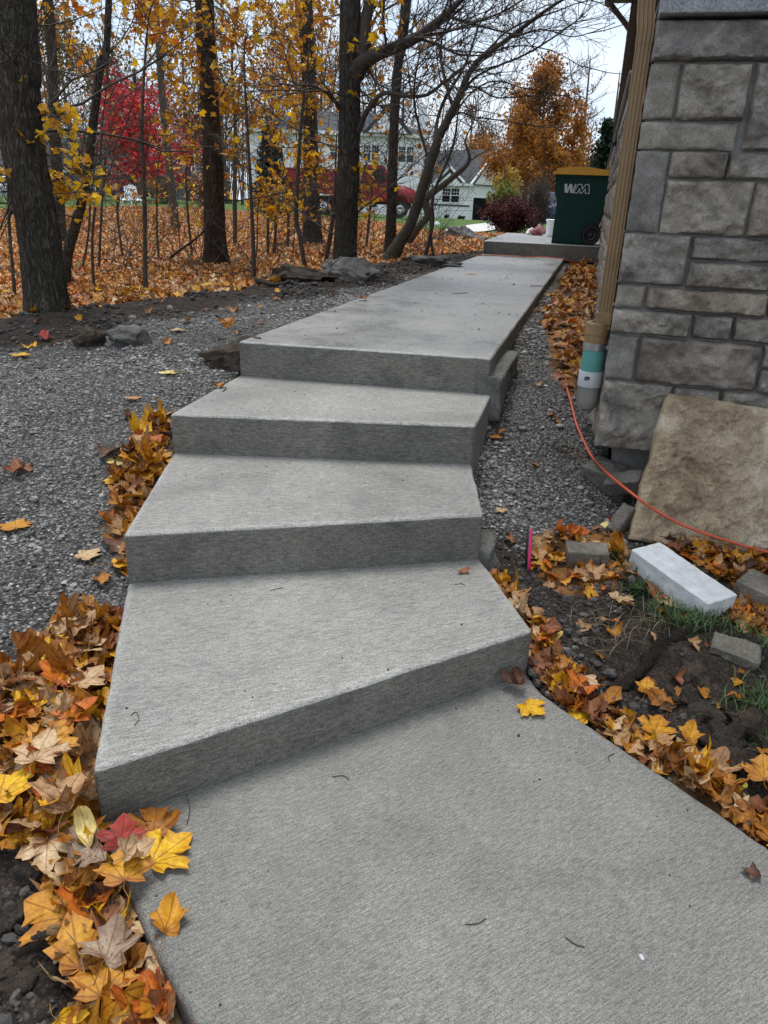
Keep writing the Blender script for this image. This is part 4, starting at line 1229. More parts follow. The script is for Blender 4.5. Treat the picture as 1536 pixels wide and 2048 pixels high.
# ------------------------------------------------------------------ maple leaves
HALF = [(0.0, .03), (.10, -.03), (.24, -.07), (.46, -.02), (.42, .07), (.38, .15), (.47, .19), (.53, .28), (.68, .40), (.57, .44), (.53, .55), (.41, .53), (.27, .47), (.29, .60), (.37, .70), (.22, .75), (.15, .87), (0, 1.04)]
OUT = np.array(HALF + [(-x, y) for x, y in HALF[1:-1][::-1]])
OUT2 = np.stack([OUT[:, 0] * 1.12, np.where(OUT[:, 1] > .5, .5 + (OUT[:, 1] - .5) * .86, OUT[:, 1])], 1)
H3 = [(0, 0), (.12, -.05), (.27, -.02), (.33, .08), (.31, .20), (.40, .27), (.52, .46), (.38, .50), (.26, .53), (.30, .66), (.20, .78), (.10, .90), (0, 1.04)]
OUT3 = np.array(H3 + [(-x * .94, y + .02) for x, y in H3[1:-1][::-1]])
OVAL = np.array([(.27 * math.sin(t) * (1 - .25 * math.cos(t)), .5 - .5 * math.cos(t)) for t in np.linspace(0, 2 * math.pi, 22, endpoint=False)])
OUT_S = np.array([(0, 0), (.44, -.03), (.38, .16), (.65, .42), (.30, .50), (.34, .71), (0, 1.03), (-.34, .71), (-.30, .50), (-.65, .42), (-.38, .16), (-.44, -.03)])
OUT_T = np.array([(0, 0), (.40, .02), (.60, .43), (.26, .55), (0, 1.03), (-.26, .55), (-.60, .43), (-.40, .02)])

def leaf_tpl(outl, seed, curl=.3, rings=(.35, .7, 1.0), stem=True, roll=0., wrin=.03):
    """leaf of unit length, base at the origin, returns V, tris, uv, edge weight"""
    r = np.random.default_rng(seed)
    c = np.array([0, .34]); n_ = len(outl)
    outl = outl * (1 + r.normal(0, .035, outl.shape))
    P = [c[None]] + [c + (outl - c) * t for t in rings]
    uv = np.vstack(P); ew = np.concatenate([[0]] + [np.full(n_, t) for t in rings])
    T = []
    for i in range(n_):
        j = (i + 1) % n_
        T.append((0, 1 + i, 1 + j))
        for k in range(len(rings) - 1):
            a, b_ = 1 + k * n_, 1 + (k + 1) * n_
            T += [(a + i, b_ + i, b_ + j), (a + i, b_ + j, a + j)]
    x, y = uv[:, 0], uv[:, 1] - .34
    a = r.uniform(0, math.pi)
    u = x * math.cos(a) + y * math.sin(a)
    z = curl * (u ** 2) * r.choice([1, 1, -1]) + curl * .5 * np.abs(x) * r.uniform(-.4, 1)
    z = z + curl * .45 * (ew ** 2) * np.sin(np.arctan2(y, x) * r.integers(2, 5) + r.uniform(0, 6)) * .6
    z = z + wrin * fbm(np.stack([uv[:, 0], uv[:, 1], np.full(len(uv), seed * .7)], 1), 5, 3, seed)
    V = np.stack([x, y, z], 1)
    if roll:
        # roll the blade about the midrib (dried leaves)
        s = r.choice([1, -1]); R_ = 1 / roll
        V = np.stack([np.sin(V[:, 0] * roll) * R_, V[:, 1], V[:, 2] + s * (1 - np.cos(V[:, 0] * roll)) * R_], 1)
        k_ = roll * .5; yy = V[:, 1]
        V[:, 2] += .3 * k_ * yy ** 2 * r.choice([1, -1]) * .5
    T = np.array(T)
    if stem:
        L = r.uniform(.35, .75); w_ = .011
        pts = np.array([[0, -.31, 0], [r.uniform(-.05, .05), -.34 - L * .5, r.uniform(-.05, .1)], [r.uniform(-.18, .18), -.34 - L, r.uniform(-.06, .12)]])
        sv, sq, st = tube(pts, [w_ * 1.2, w_, w_ * 1.3], 3, False)
        sf = np.vstack([sq[:, [0, 1, 2]], sq[:, [0, 2, 3]]])
        T = np.vstack([T, sf + len(V)]); V = np.vstack([V, sv])
        uv = np.vstack([uv, np.tile([[.5, .3]], (len(sv), 1))]); ew = np.concatenate([ew, np.full(len(sv), .5)])
    return V, T, uv, ew

PAL = {'yellow': ((.68, .43, .015), (.58, .30, .01)), 'golden': ((.52, .26, .015), (.38, .15, .012)), 'amber': ((.40, .17, .02), (.24, .085, .015)), 'tan': ((.44, .28, .14), (.33, .18, .075)),
       'pale tan': ((.56, .42, .25), (.42, .28, .15)), 'orange': ((.56, .17, .015), (.42, .10, .015)), 'rust brown': ((.25, .095, .035), (.15, .055, .022)), 'dark brown': ((.12, .055, .03), (.07, .032, .02)),
       'red': ((.34, .028, .015), (.24, .03, .015)), 'mauve grey': ((.34, .26, .19), (.24, .17, .12)), 'pale yellow': ((.66, .56, .24), (.60, .47, .15)), 'green yellow': ((.38, .36, .03), (.25, .25, .02))}
PAL = {k_: tuple(tuple(min(.8, q * 1.18) for q in c_) for c_ in v_) for k_, v_ in PAL.items()}
PN = list(PAL)
TPL = {}
for kind, outl in (('flat', OUT), ('curled', OUT), ('rolled', OUT), ('oval', OVAL)):
    for v_ in range(5 if kind != 'oval' else 3):
        sd = 100 + v_ * 7 + len(kind)
        TPL[kind, v_] = leaf_tpl(outl if kind == 'oval' else (OUT, OUT2, OUT3)[v_ % 3], sd, {'flat': .12, 'curled': .55, 'rolled': .6, 'oval': .5}[kind], roll={'flat': 0, 'curled': 0, 'rolled': 2.6, 'oval': 1.2}[kind], wrin={'flat': .03, 'curled': .10, 'rolled': .10, 'oval': .05}[kind])
LM = {}
def leafmesh(kind, v_, coln, green=False):
    key = (kind, v_, coln)
    if key not in LM:
        V, T, uv, ew = TPL[kind, v_]
        a, b_ = map(np.array, PAL[coln])
        r = np.random.default_rng(hash((kind, v_)) % 1000)
        w_ = np.clip(ew ** 2 * .8 + .35 * fbm(V, 3, 3, v_ + 5), 0, 1)[:, None]
        LM[key] = mesh('maple_leaf', V, T, M['leaf'], True, a * (1 - w_) + b_ * w_, uv)
    return LM[key]

def frame(nrm, spin):
    nrm = nrm / np.linalg.norm(nrm)
    t = np.array([math.cos(spin), math.sin(spin), 0]); t -= nrm * (t @ nrm); t /= np.linalg.norm(t)
    s_ = np.cross(t, nrm) * 1.0
    m_ = Matrix.Identity(4)
    for i in range(3): m_[i][0], m_[i][1], m_[i][2] = s_[i], t[i], nrm[i]
    return m_

LG = 'fallen maple leaves around the steps'
n_leaf = [0]
def put_leaf(p, spin, size, kind, v_, coln, label, tilt=(0, 0), group=LG, name='maple_leaf', cat='leaf'):
    o = bpy.data.objects.new(name, leafmesh(kind, v_, coln)); C.objects.link(o)
    m_ = frame(np.array([tilt[0], tilt[1], 1.0]), spin)
    m_.translation = Vector(p)
    o.matrix_world = m_ @ Matrix.Scale(size, 4)
    n_leaf[0] += 1
    return tag(o, label, cat, group)

# leaves that one can point at: px, py of the middle, size, direction in the picture, kind, colour, label
def spin_from_px(px, py, ang):
    a = math.radians(ang)
    p0 = GS(px, py); z_ = p0[2]
    p1 = PZ(px + 12 * math.cos(a), py - 12 * math.sin(a), z_)
    return math.atan2(p1[1] - p0[1], p1[0] - p0[0]), p0
SINGLE = [
    (330, 1712, .118, 35, 'flat', 0, 'yellow', 'bright yellow maple leaf lying flat on the lower path by the bottom step corner', .012, (0, 0)),
    (310, 1655, .095, 80, 'curled', 1, 'amber', 'golden brown leaf tucked behind the bright yellow leaf at the step corner', .012, (.1, -.3)),
    (338, 1845, .088, 75, 'curled', 2, 'golden', 'golden leaf with brown edges on the left rim of the lower path', .012, (0, 0)),
    (255, 1768, .10, 85, 'flat', 3, 'golden', 'ochre leaf with dark veins below the red leaf in the left drift', .050, (.1, -.1)),
    (248, 1705, .082, 80, 'flat', 4, 'red', 'dark red leaf beside the bright yellow leaf at the step corner', .055, (.2, -.4)),
    (275, 1745, .075, 20, 'rolled', 0, 'pale tan', 'cream curled leaf under the bright yellow leaf at the step corner', .060, (.1, -.2)),
    (110, 1850, .125, 160, 'flat', 1, 'golden', 'large golden yellow leaf at the outer edge of the left drift beside dark soil', .045, (-.1, -.15)),
    (160, 1935, .125, 100, 'flat', 2, 'golden', 'golden leaf standing upright in the lower left drift above the round ochre leaf', .055, (.2, -.2)),
    (215, 2000, .095, 75, 'flat', 4, 'golden', 'spotted ochre leaf near the bottom of the left drift', .060, (0, -.1)),
    (225, 1940, .10, 70, 'curled', 0, 'mauve grey', 'dull beige leaf lying on the golden leaves near the bottom of the left drift', .070, (0, 0)),
    (315, 2030, .08, 130, 'curled', 3, 'orange', 'red orange leaf at the bottom of the left drift against the slab', .05, (.2, 0)),
    (320, 1975, .08, 110, 'rolled', 2, 'pale tan', 'pale rolled leaf against the side of the lower path slab', .06, (.2, 0)),
    (180, 1745, .095, 200, 'curled', 1, 'mauve grey', 'pale grey arched leaf left of the cream oval leaf', .065, (-.1, -.2)),
    (182, 1720, .085, 95, 'oval', 0, 'pale yellow', 'cream oval leaf standing between the grey leaf and the red leaf', .08, (.1, -.45)),
    (150, 1640, .11, 60, 'curled', 4, 'tan', 'large dry tan leaf leaning on the front left corner of the bottom step', .08, (-.2, -.3)),
    (155, 1465, .105, 25, 'flat', 0, 'orange', 'orange leaf beside the left side of the bottom step', .07, (-.15, -.15)),
    (90, 1555, .115, 60, 'flat', 3, 'pale tan', 'pale sandy star shaped leaf on top of the left drift', .09, (0, -.1)),
    (110, 1520, .12, 40, 'flat', 1, 'golden', 'yellow orange leaf behind the pale sandy leaf in the left drift', .075, (0, -.1)),
    (30, 1620, .12, 40, 'flat', 2, 'yellow', 'bright yellow leaf at the left edge of the photo in the left drift', .075, (-.1, -.1)),
    (28, 1430, .11, 60, 'flat', 4, 'pale tan', 'pale star shaped leaf at the left edge of the photo on the gravel', .04, (-.1, 0)),
    (15, 1490, .07, 90, 'flat', 0, 'golden', 'small golden leaf at the left edge below the pale star leaf', .05, (0, 0)),
    (178, 1390, .10, 30, 'flat', 1, 'pale tan', 'pale leaf with long points lying against the bottom step in the left drift', .06, (-.1, -.1)),
    (165, 1275, .10, 20, 'curled', 0, 'pale tan', 'pale curled leaf at the top of the left drift', .05, (-.1, -.2)),
    (140, 1255, .095, 190, 'rolled', 1, 'amber', 'amber rolled leaf at the top end of the left drift', .035, (0, 0)),
    (205, 1250, .085, 60, 'curled', 3, 'rust brown', 'rust leaf against the step at the top end of the left drift', .04, (-.2, 0)),
    (80, 1305, .095, 100, 'flat', 3, 'pale tan', 'flat straw coloured leaf at the upper left rim of the left drift', .035, (0, -.1)),
    (50, 1350, .055, 90, 'oval', 1, 'pale yellow', 'small round cream leaf on the rim of the left drift', .03, (0, -.1)),
    (175, 1118, .10, 30, 'flat', 2, 'pale tan', 'pale leaf lying alone on the gravel left of the second riser', .018, (0, 0)),
    (205, 1165, .07, -40, 'curled', 2, 'amber', 'amber leaf on the gravel beside the foot of the second riser', .02, (0, 0)),
    (32, 1055, .105, 90, 'flat', 4, 'golden', 'golden leaf lying alone on the gravel at the left edge', .015, (0, 0)),
    (240, 930, .10, 30, 'flat', 0, 'pale yellow', 'pale yellow star leaf on the gravel beside the middle step', .015, (0, 0)),
    (220, 912, .10, 200, 'curled', 1, 'dark brown', 'dark red brown leaf beside the pale yellow star leaf on the gravel', .02, (0, 0)),
    (232, 970, .09, 60, 'flat', 3, 'yellow', 'yellow leaf at the head of the leaf strip beside the middle step', .03, (-.1, -.2)),
    (340, 750, .10, 175, 'flat', 2, 'pale yellow', 'pale yellow leaf flat on the gravel in front of the brown soil lump', .012, (0, 0)),
    (460, 694, .085, 110, 'curled', 4, 'amber', 'amber leaf caught between the soil lump and the upper path end', .14, (.1, -.7)),
    (438, 775, .06, 20, 'curled', 0, 'amber', 'small amber leaf on the left rim of the top step', .012, (0, 0)),
    (285, 682, .085, 60, 'flat', 1, 'yellow', 'yellow leaf beside the pale angular rock on the dirt', .02, (0, 0)),
    (355, 665, .08, 40, 'flat', 3, 'pale tan', 'pale leaf on the dirt right of the angular rock', .02, (0, 0)),
    (90, 680, .10, 30, 'curled', 2, 'red', 'red leaf on the dirt at the left edge', .03, (0, -.2)),
    (42, 715, .085, 60, 'flat', 4, 'yellow', 'yellow leaf on the dirt left of the red leaf', .02, (0, 0)),
    (60, 700, .07, 160, 'curled', 1, 'yellow', 'small yellow leaf just below the red leaf on the dirt', .02, (0, 0)),
    (268, 800, .07, 120, 'flat', 0, 'tan', 'tan leaf alone in the middle of the gravel', .012, (0, 0)),
    (40, 945, .10, 150, 'curled', 3, 'rust brown', 'rust brown leaf on the gravel at the left, upper of the two rust ones', .02, (0, 0)),
    (1062, 1421, .082, -30, 'flat', 1, 'yellow', 'yellow leaf lying on the lower path near the right end of the bottom riser', .012, (0, 0)),
    (1030, 1372, .075, 170, 'rolled', 3, 'dark brown', 'dark brown curled leaf at the right foot of the bottom riser', .02, (0, -.1)),
    (922, 1147, .05, 10, 'oval', 2, 'rust brown', 'narrow brown leaf on the tread of the bottom step', .01, (0, 0)),
    (1505, 1752, .045, 160, 'curled', 2, 'dark brown', 'small dark red leaf on the lower path at the right edge of the photo', .01, (0, 0)),
    (1098, 1270, .07, -50, 'curled', 0, 'rust brown', 'red brown leaf lying over the pale yellow leaf beside the bottom step', .03, (.1, -.2)),
    (1095, 1285, .075, 0, 'oval', 0, 'pale yellow', 'pale yellow round leaf beside the right end of the bottom step', .015, (0, -.1)),
    (1115, 1335, .098, 30, 'flat', 3, 'amber', 'big amber brown leaf with veins beside the bottom riser end', .02, (0, -.1)),
    (1165, 1390, .085, 60, 'curled', 4, 'orange', 'orange leaf in the right drift near the root', .03, (0, -.2)),
    (1290, 1385, .075, 80, 'flat', 2, 'golden', 'golden leaf lying on the dark soil right of the root', .02, (0, -.2)),
    (1320, 1410, .085, 120, 'curled', 1, 'amber', 'amber curled leaf on the soil beside the golden leaf right of the root', .03, (0, -.2)),
    (1165, 1440, .075, 170, 'flat', 4, 'yellow', 'yellow leaf at the rim of the lower path in the right drift', .02, (0, 0)),
    (1310, 1470, .09, 70, 'flat', 0, 'golden', 'golden yellow leaf in the middle of the right drift', .03, (0, -.1)),
    (1380, 1530, .105, 130, 'flat', 3, 'tan', 'large sandy yellow leaf lying over the right edge of the lower path', .03, (0, -.1)),
    (1430, 1545, .10, 60, 'curled', 0, 'tan', 'tan leaf overlapping the large sandy leaf in the right drift', .03, (0, -.1)),
    (1375, 1490, .075, 70, 'curled', 2, 'golden', 'deep golden leaf above the large sandy leaf in the right drift', .04, (0, -.3)),
    (1520, 1570, .09, 100, 'flat', 1, 'golden', 'ochre leaf at the right edge of the photo above the drift', .05, (-.1, -.3)),
    (1468, 1590, .05, 10, 'oval', 1, 'green yellow', 'small green yellow leaf in the right drift', .03, (0, 0)),
    (1243, 1200, .085, 10, 'flat', 4, 'pale tan', 'pale tan leaf on the soil left of the white block', .012, (0, 0)),
    (1330, 1207, .085, -30, 'flat', 2, 'pale tan', 'pale tan leaf touching the front of the white block', .012, (0, 0)),
    (1190, 1158, .075, 30, 'curled', 3, 'tan', 'tan leaf in front of the tan paving stone', .03, (0, -.2)),
    (1112, 1128, .055, 80, 'flat', 0, 'golden', 'golden leaf between the pink stake and the paving stone', .03, (0, -.3)),
    (1200, 1077, .05, 20, 'oval', 2, 'pale yellow', 'pale yellow leaf lying on the back of the paving stone', .06, (0, 0)),
    (1003, 1025, .05, 160, 'flat', 1, 'pale tan', 'pale leaf alone on the gravel right of the middle step', .012, (0, 0)),
    (1020, 1085, .05, 170, 'curled', 1, 'rust brown', 'rust leaf on the gravel left of the pink stake', .012, (0, 0)),
    (1225, 1050, .05, 130, 'curled', 4, 'red', 'red leaf by the lower left corner of the leaning slab', .02, (0, -.2)),
    (1475, 1228, .06, 120, 'curled', 2, 'orange', 'orange leaf at the near end of the white block', .02, (0, -.2)),
    (945, 549, .10, 0, 'flat', 3, 'pale tan', 'pale leaf lying flat on the far part of the upper path', .008, (0, 0)),
    (726, 601, .075, 10, 'curled', 1, 'rust brown', 'rust leaf on the left edge of the upper path', .02, (0, 0)),
    (990, 880, .06, 80, 'flat', 4, 'amber', 'amber leaf in the trench beside the top step', .02, (0, 0)),
    (1000, 873, .05, 20, 'curled', 0, 'amber', 'small curled amber leaf in the trench beside the top step, nearer the path', .03, (0, 0)),
]
for (px, py, sz, ang, kind, v_, coln, lab, zo, tl) in SINGLE:
    sp_, p = spin_from_px(px, py, ang)
    put_leaf(p + np.array([0, 0, zo]), sp_, sz, kind, v_ % (3 if kind == 'oval' else 5), coln, lab, tl, group=None)

# the rest of the larger leaves, each its own object
rgl = np.random.default_rng(5)
def poly_pts(P, n_, rg_):
    A = np.array(P); lo, hi = A.min(0), A.max(0); r = []
    while len(r) < n_:
        q = rg_.uniform(lo, hi, (n_ * 3, 2)); q = q[inside(P, q[:, 0], q[:, 1])]
        r += list(q)
    return np.array(r[:n_])
def spot(key, u_, v_):
    if key == 'left':
        side = ' near the step' if u_ > np.interp(v_, [1220, 1400, 1640, 1900, 2048], [185, 110, 90, 200, 270]) else ' on the outer side'
        return side.join(['', '']) and (lambda w_: w_ + (side if v_ < 1640 else ''))('at the top end of the left drift' if v_ < 1345 else 'in the upper left drift' if v_ < 1480 else 'midway in the left drift' if v_ < 1640 else
                'in the left drift by the step corner' if v_ < 1780 else 'low in the left drift beside dark soil' if u_ < 200 else 'low in the left drift against the slab')
    if key == 'up':
        return 'beside the middle riser' if v_ < 930 else 'in the middle of the strip beside the middle tread' if v_ < 1010 else 'at the foot of the strip beside the middle step'
    if key == 'right':
        return ('in the right drift beside the bottom tread' if v_ < 1270 else 'in the right drift by the bottom riser end' if v_ < 1400 else 'in the right drift below the root' if u_ < 1330 else
                'in the right drift near the large sandy leaf' if u_ < 1440 else 'in the right drift at the photo edge')
    return 'between the pink stake and the paving stone' if u_ < 1130 else 'behind the paving stone' if v_ < 1090 else 'in front of the paving stone' if u_ < 1220 else 'between the paving stone and the white block'
GAP = [('left', D_LEFT, 112, (.07, .118), .055, ['golden', 'amber', 'tan', 'pale tan', 'amber', 'golden', 'tan', 'rust brown', 'orange', 'yellow', 'yellow', 'yellow', 'pale tan', 'pale tan'], 'in the leaf drift along the left side of the bottom step'),
       ('up', D_UP, 22, (.07, .105), .05, ['amber', 'golden', 'tan', 'rust brown', 'yellow'], 'in the leaf strip along the left side of the middle step'),
       ('right', D_RIGHT, 46, (.06, .10), .035, ['golden', 'amber', 'tan', 'amber', 'orange', 'rust brown', 'pale tan', 'yellow'], 'in the leaf drift along the right edge of the lower path'),
       ('pav', D_PAV, 15, (.045, .08), .02, ['amber', 'rust brown', 'orange', 'golden', 'tan'], 'around the tan paving stone')]
def in_view(p):
    v_ = p - CAM_O; w_ = v_ @ CAM_D
    return 768 + CAM_F * (v_ @ CAM_R) / w_, 1024 - CAM_F * (v_ @ CAM_U) / w_
for key, P, n_, (s0, s1), lay, cols, where in GAP:
    q = poly_pts(P, n_ * 3, rgl); got = 0
    zz = hfull(q[:, 0], q[:, 1])
    for (x, y), z_ in zip(q, zz):
        if got >= n_: break
        u_, v_ = in_view(np.array([x, y, z_]))
        if not (-40 < u_ < 1580 and v_ < 2090): continue
        got += 1
        kind = rgl.choice(['flat', 'curled', 'curled', 'rolled', 'rolled']); coln = str(rgl.choice(cols))
        t_ = rgl.normal(0, .34, 2)
        put_leaf((x, y, z_ + rgl.uniform(.012, lay)), rgl.uniform(0, 6.28), rgl.uniform(s0, s1), str(kind), int(rgl.integers(5)), coln,
                 '%s %s leaf %s' % ({'flat': 'flat', 'curled': 'curled', 'rolled': 'rolled'}[str(kind)], coln, spot(key, u_, v_)), (t_[0], t_[1]), 'maple leaves ' + where)

# everything smaller or underneath: joined litter
def litter(name, X_, Y_, size, zoff, tilt, cols, w_, outl, rg_, curl, label, zf=hfull, ring=(.6, 1.0), nt=14, mat=None):
    tp = [leaf_tpl(outl, 300 + i, curl * (.5 + .15 * i % 1), ring, False, (0, 1.6, 0, 2.4)[i % 4] if curl > .3 else 0, .05) for i in range(nt)]
    z = zf(X_, Y_); N = len(X_); pick = rg_.integers(0, nt, N)
    pal = np.array([PAL[c][0] for c in cols]); pal2 = np.array([PAL[c][1] for c in cols]); ci = rg_.choice(len(cols), N, p=np.array(w_) / sum(w_))
    mb = MB(); sp_ = rg_.uniform(0, 6.28, N); tl = rg_.normal(0, tilt, (N, 2)); nz_ = np.stack([tl[:, 0], tl[:, 1], np.ones(N)], 1)
    nz_ /= np.linalg.norm(nz_, axis=1)[:, None]
    t = np.stack([np.cos(sp_), np.sin(sp_), np.zeros(N)], 1); t -= nz_ * (t * nz_).sum(1)[:, None]; t /= np.linalg.norm(t, axis=1)[:, None]
    s_ = np.cross(t, nz_)
    for k_ in range(nt):
        m_ = np.where(pick == k_)[0]
        if not len(m_): continue
        V, T, uv, ew = tp[k_]
        Wv = (V[None, :, 0:1] * s_[m_, None, :] + V[None, :, 1:2] * t[m_, None, :] + V[None, :, 2:3] * nz_[m_, None, :]) * size[m_, None, None]
        Wv = Wv + np.stack([X_[m_], Y_[m_], z[m_] + zoff[m_]], 1)[:, None, :]
        F = (T[None] + (np.arange(len(m_)) * len(V))[:, None, None]).reshape(-1, 3)
        br = rg_.uniform(.75, 1.15, (len(m_), 1, 1)) * (1.22 if name == 'woodland_leaves' else 1)
        cc = (pal[ci[m_]][:, None, :] * (1 - ew[None, :, None] * .5) + pal2[ci[m_]][:, None, :] * (ew[None, :, None] * .5)) * br
        mb.add(Wv.reshape(-1, 3), None, F, cc.reshape(-1, 3), np.tile(uv, (len(m_), 1)))
    o = mb.build(name, mat or M['litter'], None)
    return tag(o, label, kind='stuff')
X_, Y_, S_, O_ = [], [], [], []
for P, n_, s0, s1, lay in [(D_LEFT, 430, .04, .10, .04), (D_UP, 110, .045, .09, .035), (D_RIGHT, 230, .04, .08, .025), (D_PAV, 75, .03, .06, .012), (D_BACK, 230, .04, .08, .03), (D_SIDE, 130, .035, .07, .015), (D_WALL, 330, .05, .10, .05)]:
    q = poly_pts(P, n_, rgl); k_ = free(q[:, 0], q[:, 1]); q = q[k_]
    X_.append(q[:, 0]); Y_.append(q[:, 1]); S_.append(rgl.uniform(s0, s1, len(q))); O_.append(rgl.uniform(.003, lay, len(q)))
# strays over soil and gravel
x, y = scatter(260, -3.6, 1.4, .9, 8, rgl, lambda a, b_: np.full(len(a), 1.0) * (zones(a, b_)[1] < .3))
kk_ = rgl.uniform(size=len(x)) < np.where(x > -.6, .9, .35 + .4 * (y > 4)); x, y = x[kk_], y[kk_]
X_.append(x); Y_.append(y); S_.append(rgl.uniform(.03, .085, len(x))); O_.append(rgl.uniform(.006, .014, len(x)))
x, y = scatter(260, .1, 1.3, 1.5, 3.1, rgl, lambda a, b_: np.clip(a * .9 + .1, 0, 1))
X_.append(x); Y_.append(y); S_.append(rgl.uniform(.025, .06, len(x))); O_.append(rgl.uniform(.004, .014, len(x)))
X_, Y_, S_, O_ = map(np.concatenate, (X_, Y_, S_, O_))
litter('leaf_litter', X_, Y_, S_, O_, .34, ['amber', 'golden', 'tan', 'rust brown', 'dark brown', 'orange', 'pale tan'], [4, 3, 3, 3.2, 1.2, 1.2, .9], OUT_S, rgl, .6, 'smaller and half buried maple leaves heaped beside the steps')
# woodland floor
WC = ['amber', 'golden', 'tan', 'rust brown', 'pale tan', 'orange', 'yellow', 'dark brown']
def wood(n_, x0, x1, y0, y1):
    x = rgl.uniform(x0, x1, n_); y = rgl.uniform(y0, y1, n_)
    px_, py_ = in_view(np.stack([x, y, np.full(n_, .6)], 1).T.T) if False else (None, None)
    v_ = np.stack([x, y, np.full(n_, .6)], 1) - CAM_O; w_ = v_ @ CAM_D; u_ = 768 + CAM_F * (v_ @ CAM_R) / w_
    k_ = (rgl.uniform(size=n_) < zones(x, y)[1]) & (u_ > -250) & (u_ < 1300) & (w_ > 0) & (y < lawn_y(x) + .5)
    return x[k_], y[k_]
for (n_, x0, x1, y0, y1, s0, s1, outl, lb) in [(19000, -7, -2.2, 3.2, 8.5, .045, .085, OUT_S, 'near'), (30000, -12, -1.8, 8, 15, .05, .088, OUT_T, 'middle'), (60000, -26, -1.6, 14.5, 38, .075, .13, OUT_T, 'far')]:
    x, y = wood(n_, x0, x1, y0, y1)
    litter('woodland_leaves', x, y, rgl.uniform(s0, s1, len(x)), rgl.uniform(.004, .035 if lb == 'near' else .05, len(x)), .33, WC, [4, 2, 6, 3.2, 4.0, 2.6, .5 if lb != 'near' else 1.2, .6], outl, rgl, .5,
           lb + ' part of the carpet of fallen maple leaves covering the woodland floor', zf=hmound, ring=(1.0,), nt=8)
# bright leaves along the near edge of the wood
x = rgl.uniform(-5.2, -2.2, 900); y = rgl.uniform(3.0, 9, 900); dd = wood_x(y) - x
k_ = (dd > -.1) & (dd < .55); x, y = x[k_], y[k_]
litter('edge_leaves', x, y, rgl.uniform(.07, .115, len(x)), rgl.uniform(.03, .06, len(x)), .35, ['golden', 'yellow', 'tan', 'amber', 'pale tan'], [4, 3, 2, 2, 2], OUT_S, rgl, .5, 'brighter yellow leaves along the near edge of the wood', zf=hmound)

# small dark crumbs and twiglets on the concrete
rgd = np.random.default_rng(77)
XS = []; 
for P, z_, n_ in [(SLAB, ZS[0], 260), (ST1, ZS[1], 90), (ST2, ZS[2], 60), (ST3, ZS[3], 50), (UPP, ZS[4], 190)]:
    q = poly_pts(P, n_, rgd); XS.append(np.column_stack([q, np.full(n_, z_)]))
q = np.vstack(XS); k_ = surf(q[:, 0], q[:, 1]) <= q[:, 2] + 1e-4; q = q[k_]
s_ = .0008 + .0032 * rgd.uniform(0, 1, len(q)) ** 2.5 * np.where(q[:, 1] > 4, 2.4, 1) * np.where(rgd.uniform(size=len(q)) < .1, 1.7, 1)
tag(pebbles('crumbs', q[:, 0], q[:, 1], s_, np.full((len(q), 3), .03) * rgd.uniform(.4, 2.5, (len(q), 1)), M['crushed'], rgd, zf=lambda a, b_: q[:, 2], sink=.1), 'crumbs of soil scattered on the concrete', kind='stuff')
for i, P in enumerate([[(268, 1452), (278, 1440), (272, 1425), (262, 1432)], [(372, 1590), (380, 1620), (374, 1650)], [(665, 1555), (685, 1552), (698, 1560)], [(930, 1850), (955, 1848), (972, 1838)], [(1130, 1875), (1150, 1890), (1168, 1895)], [(1220, 1525), (1216, 1515), (1228, 1508)],
                       [(540, 1182), (556, 1178), (566, 1176)], [(910, 1170), (922, 1168), (930, 1172)], [(1060, 573), (1085, 572)], [(905, 588), (935, 586)], [(440, 772), (452, 776), (446, 784)]]):
    pp = [GS(a, b_) + np.array([0, 0, .002]) for a, b_ in P]
    mb = MB(); mb.tube(spline(pp, 12), .0011 if i < 8 else .003, 5)
    tag(mb.build('twig', M['twig'], None), ('dark hooked twig near the front left of the bottom tread', 'thin curved twig below the bottom riser on the left', 'thin twig on the lower path just below the middle of the bottom riser', 'thin twig in the middle of the lower path', 'thin straight twig near the bottom right of the lower path', 'tiny bent twig below the yellow stemmed leaf', 'tiny twig at the back of the bottom tread', 'tiny twig below the narrow brown leaf', 'twig on the far right of the upper path', 'twig in the middle of the upper path', 'bent twig on the left rim of the top tread')[i], 'twig', 'thin twigs on the concrete')
p = GS(1283, 1916)
o = block('paper_scrap', (.006, .012, .004), 2, .001, M['foam'], 'tiny white scrap lying on the lower path', 'scrap', p, (0, 0, .5), res=4, bev=.001)

# grass and dry straw on the right
def blades(name, pts, n_per, hgt, cols, rg_, label, lean=.5, spread=.05, wd=.0022):
    mb = MB()
    for (x0, y0) in pts:
        for _ in range(n_per):
            x, y = x0 + rg_.normal(0, spread), y0 + rg_.normal(0, spread)
            if not free(np.array([x]), np.array([y]))[0]: continue
            z_ = float(hfull(x, y)); a = rg_.uniform(0, 6.28); L = rg_.uniform(.5, 1) * hgt; le = rg_.uniform(.3, 1.2) * lean
            d = np.array([math.cos(a), math.sin(a), 0]); sd = np.array([-d[1], d[0], 0]) * wd
            t = np.linspace(0, 1, 5)
            cen = np.array([x, y, z_ - .004]) + d * (le * L * t[:, None] ** 1.6) + np.array([0, 0, 1]) * (L * (t - .45 * le * t ** 2))[:, None]
            w_ = (1 - t ** 2 * .92)[:, None]
            V = np.vstack([cen - sd * w_, cen + sd * w_]); i = np.arange(4)
            c_ = np.array(cols[rg_.integers(len(cols))]) * rg_.uniform(.7, 1.3)
            mb.add(V, np.stack([i, i + 1, i + 6, i + 5], 1), None, c_)
    return tag(mb.build(name, M['grass'], None), label, kind='stuff')
mt, n, l, b = newmat('grass_blade'); at = nd(n, 'ShaderNodeAttribute', attribute_name='col'); l.new(at.outputs['Color'], b.inputs['Base Color']); b.inputs['Roughness'].default_value = .6
M['grass'] = mt
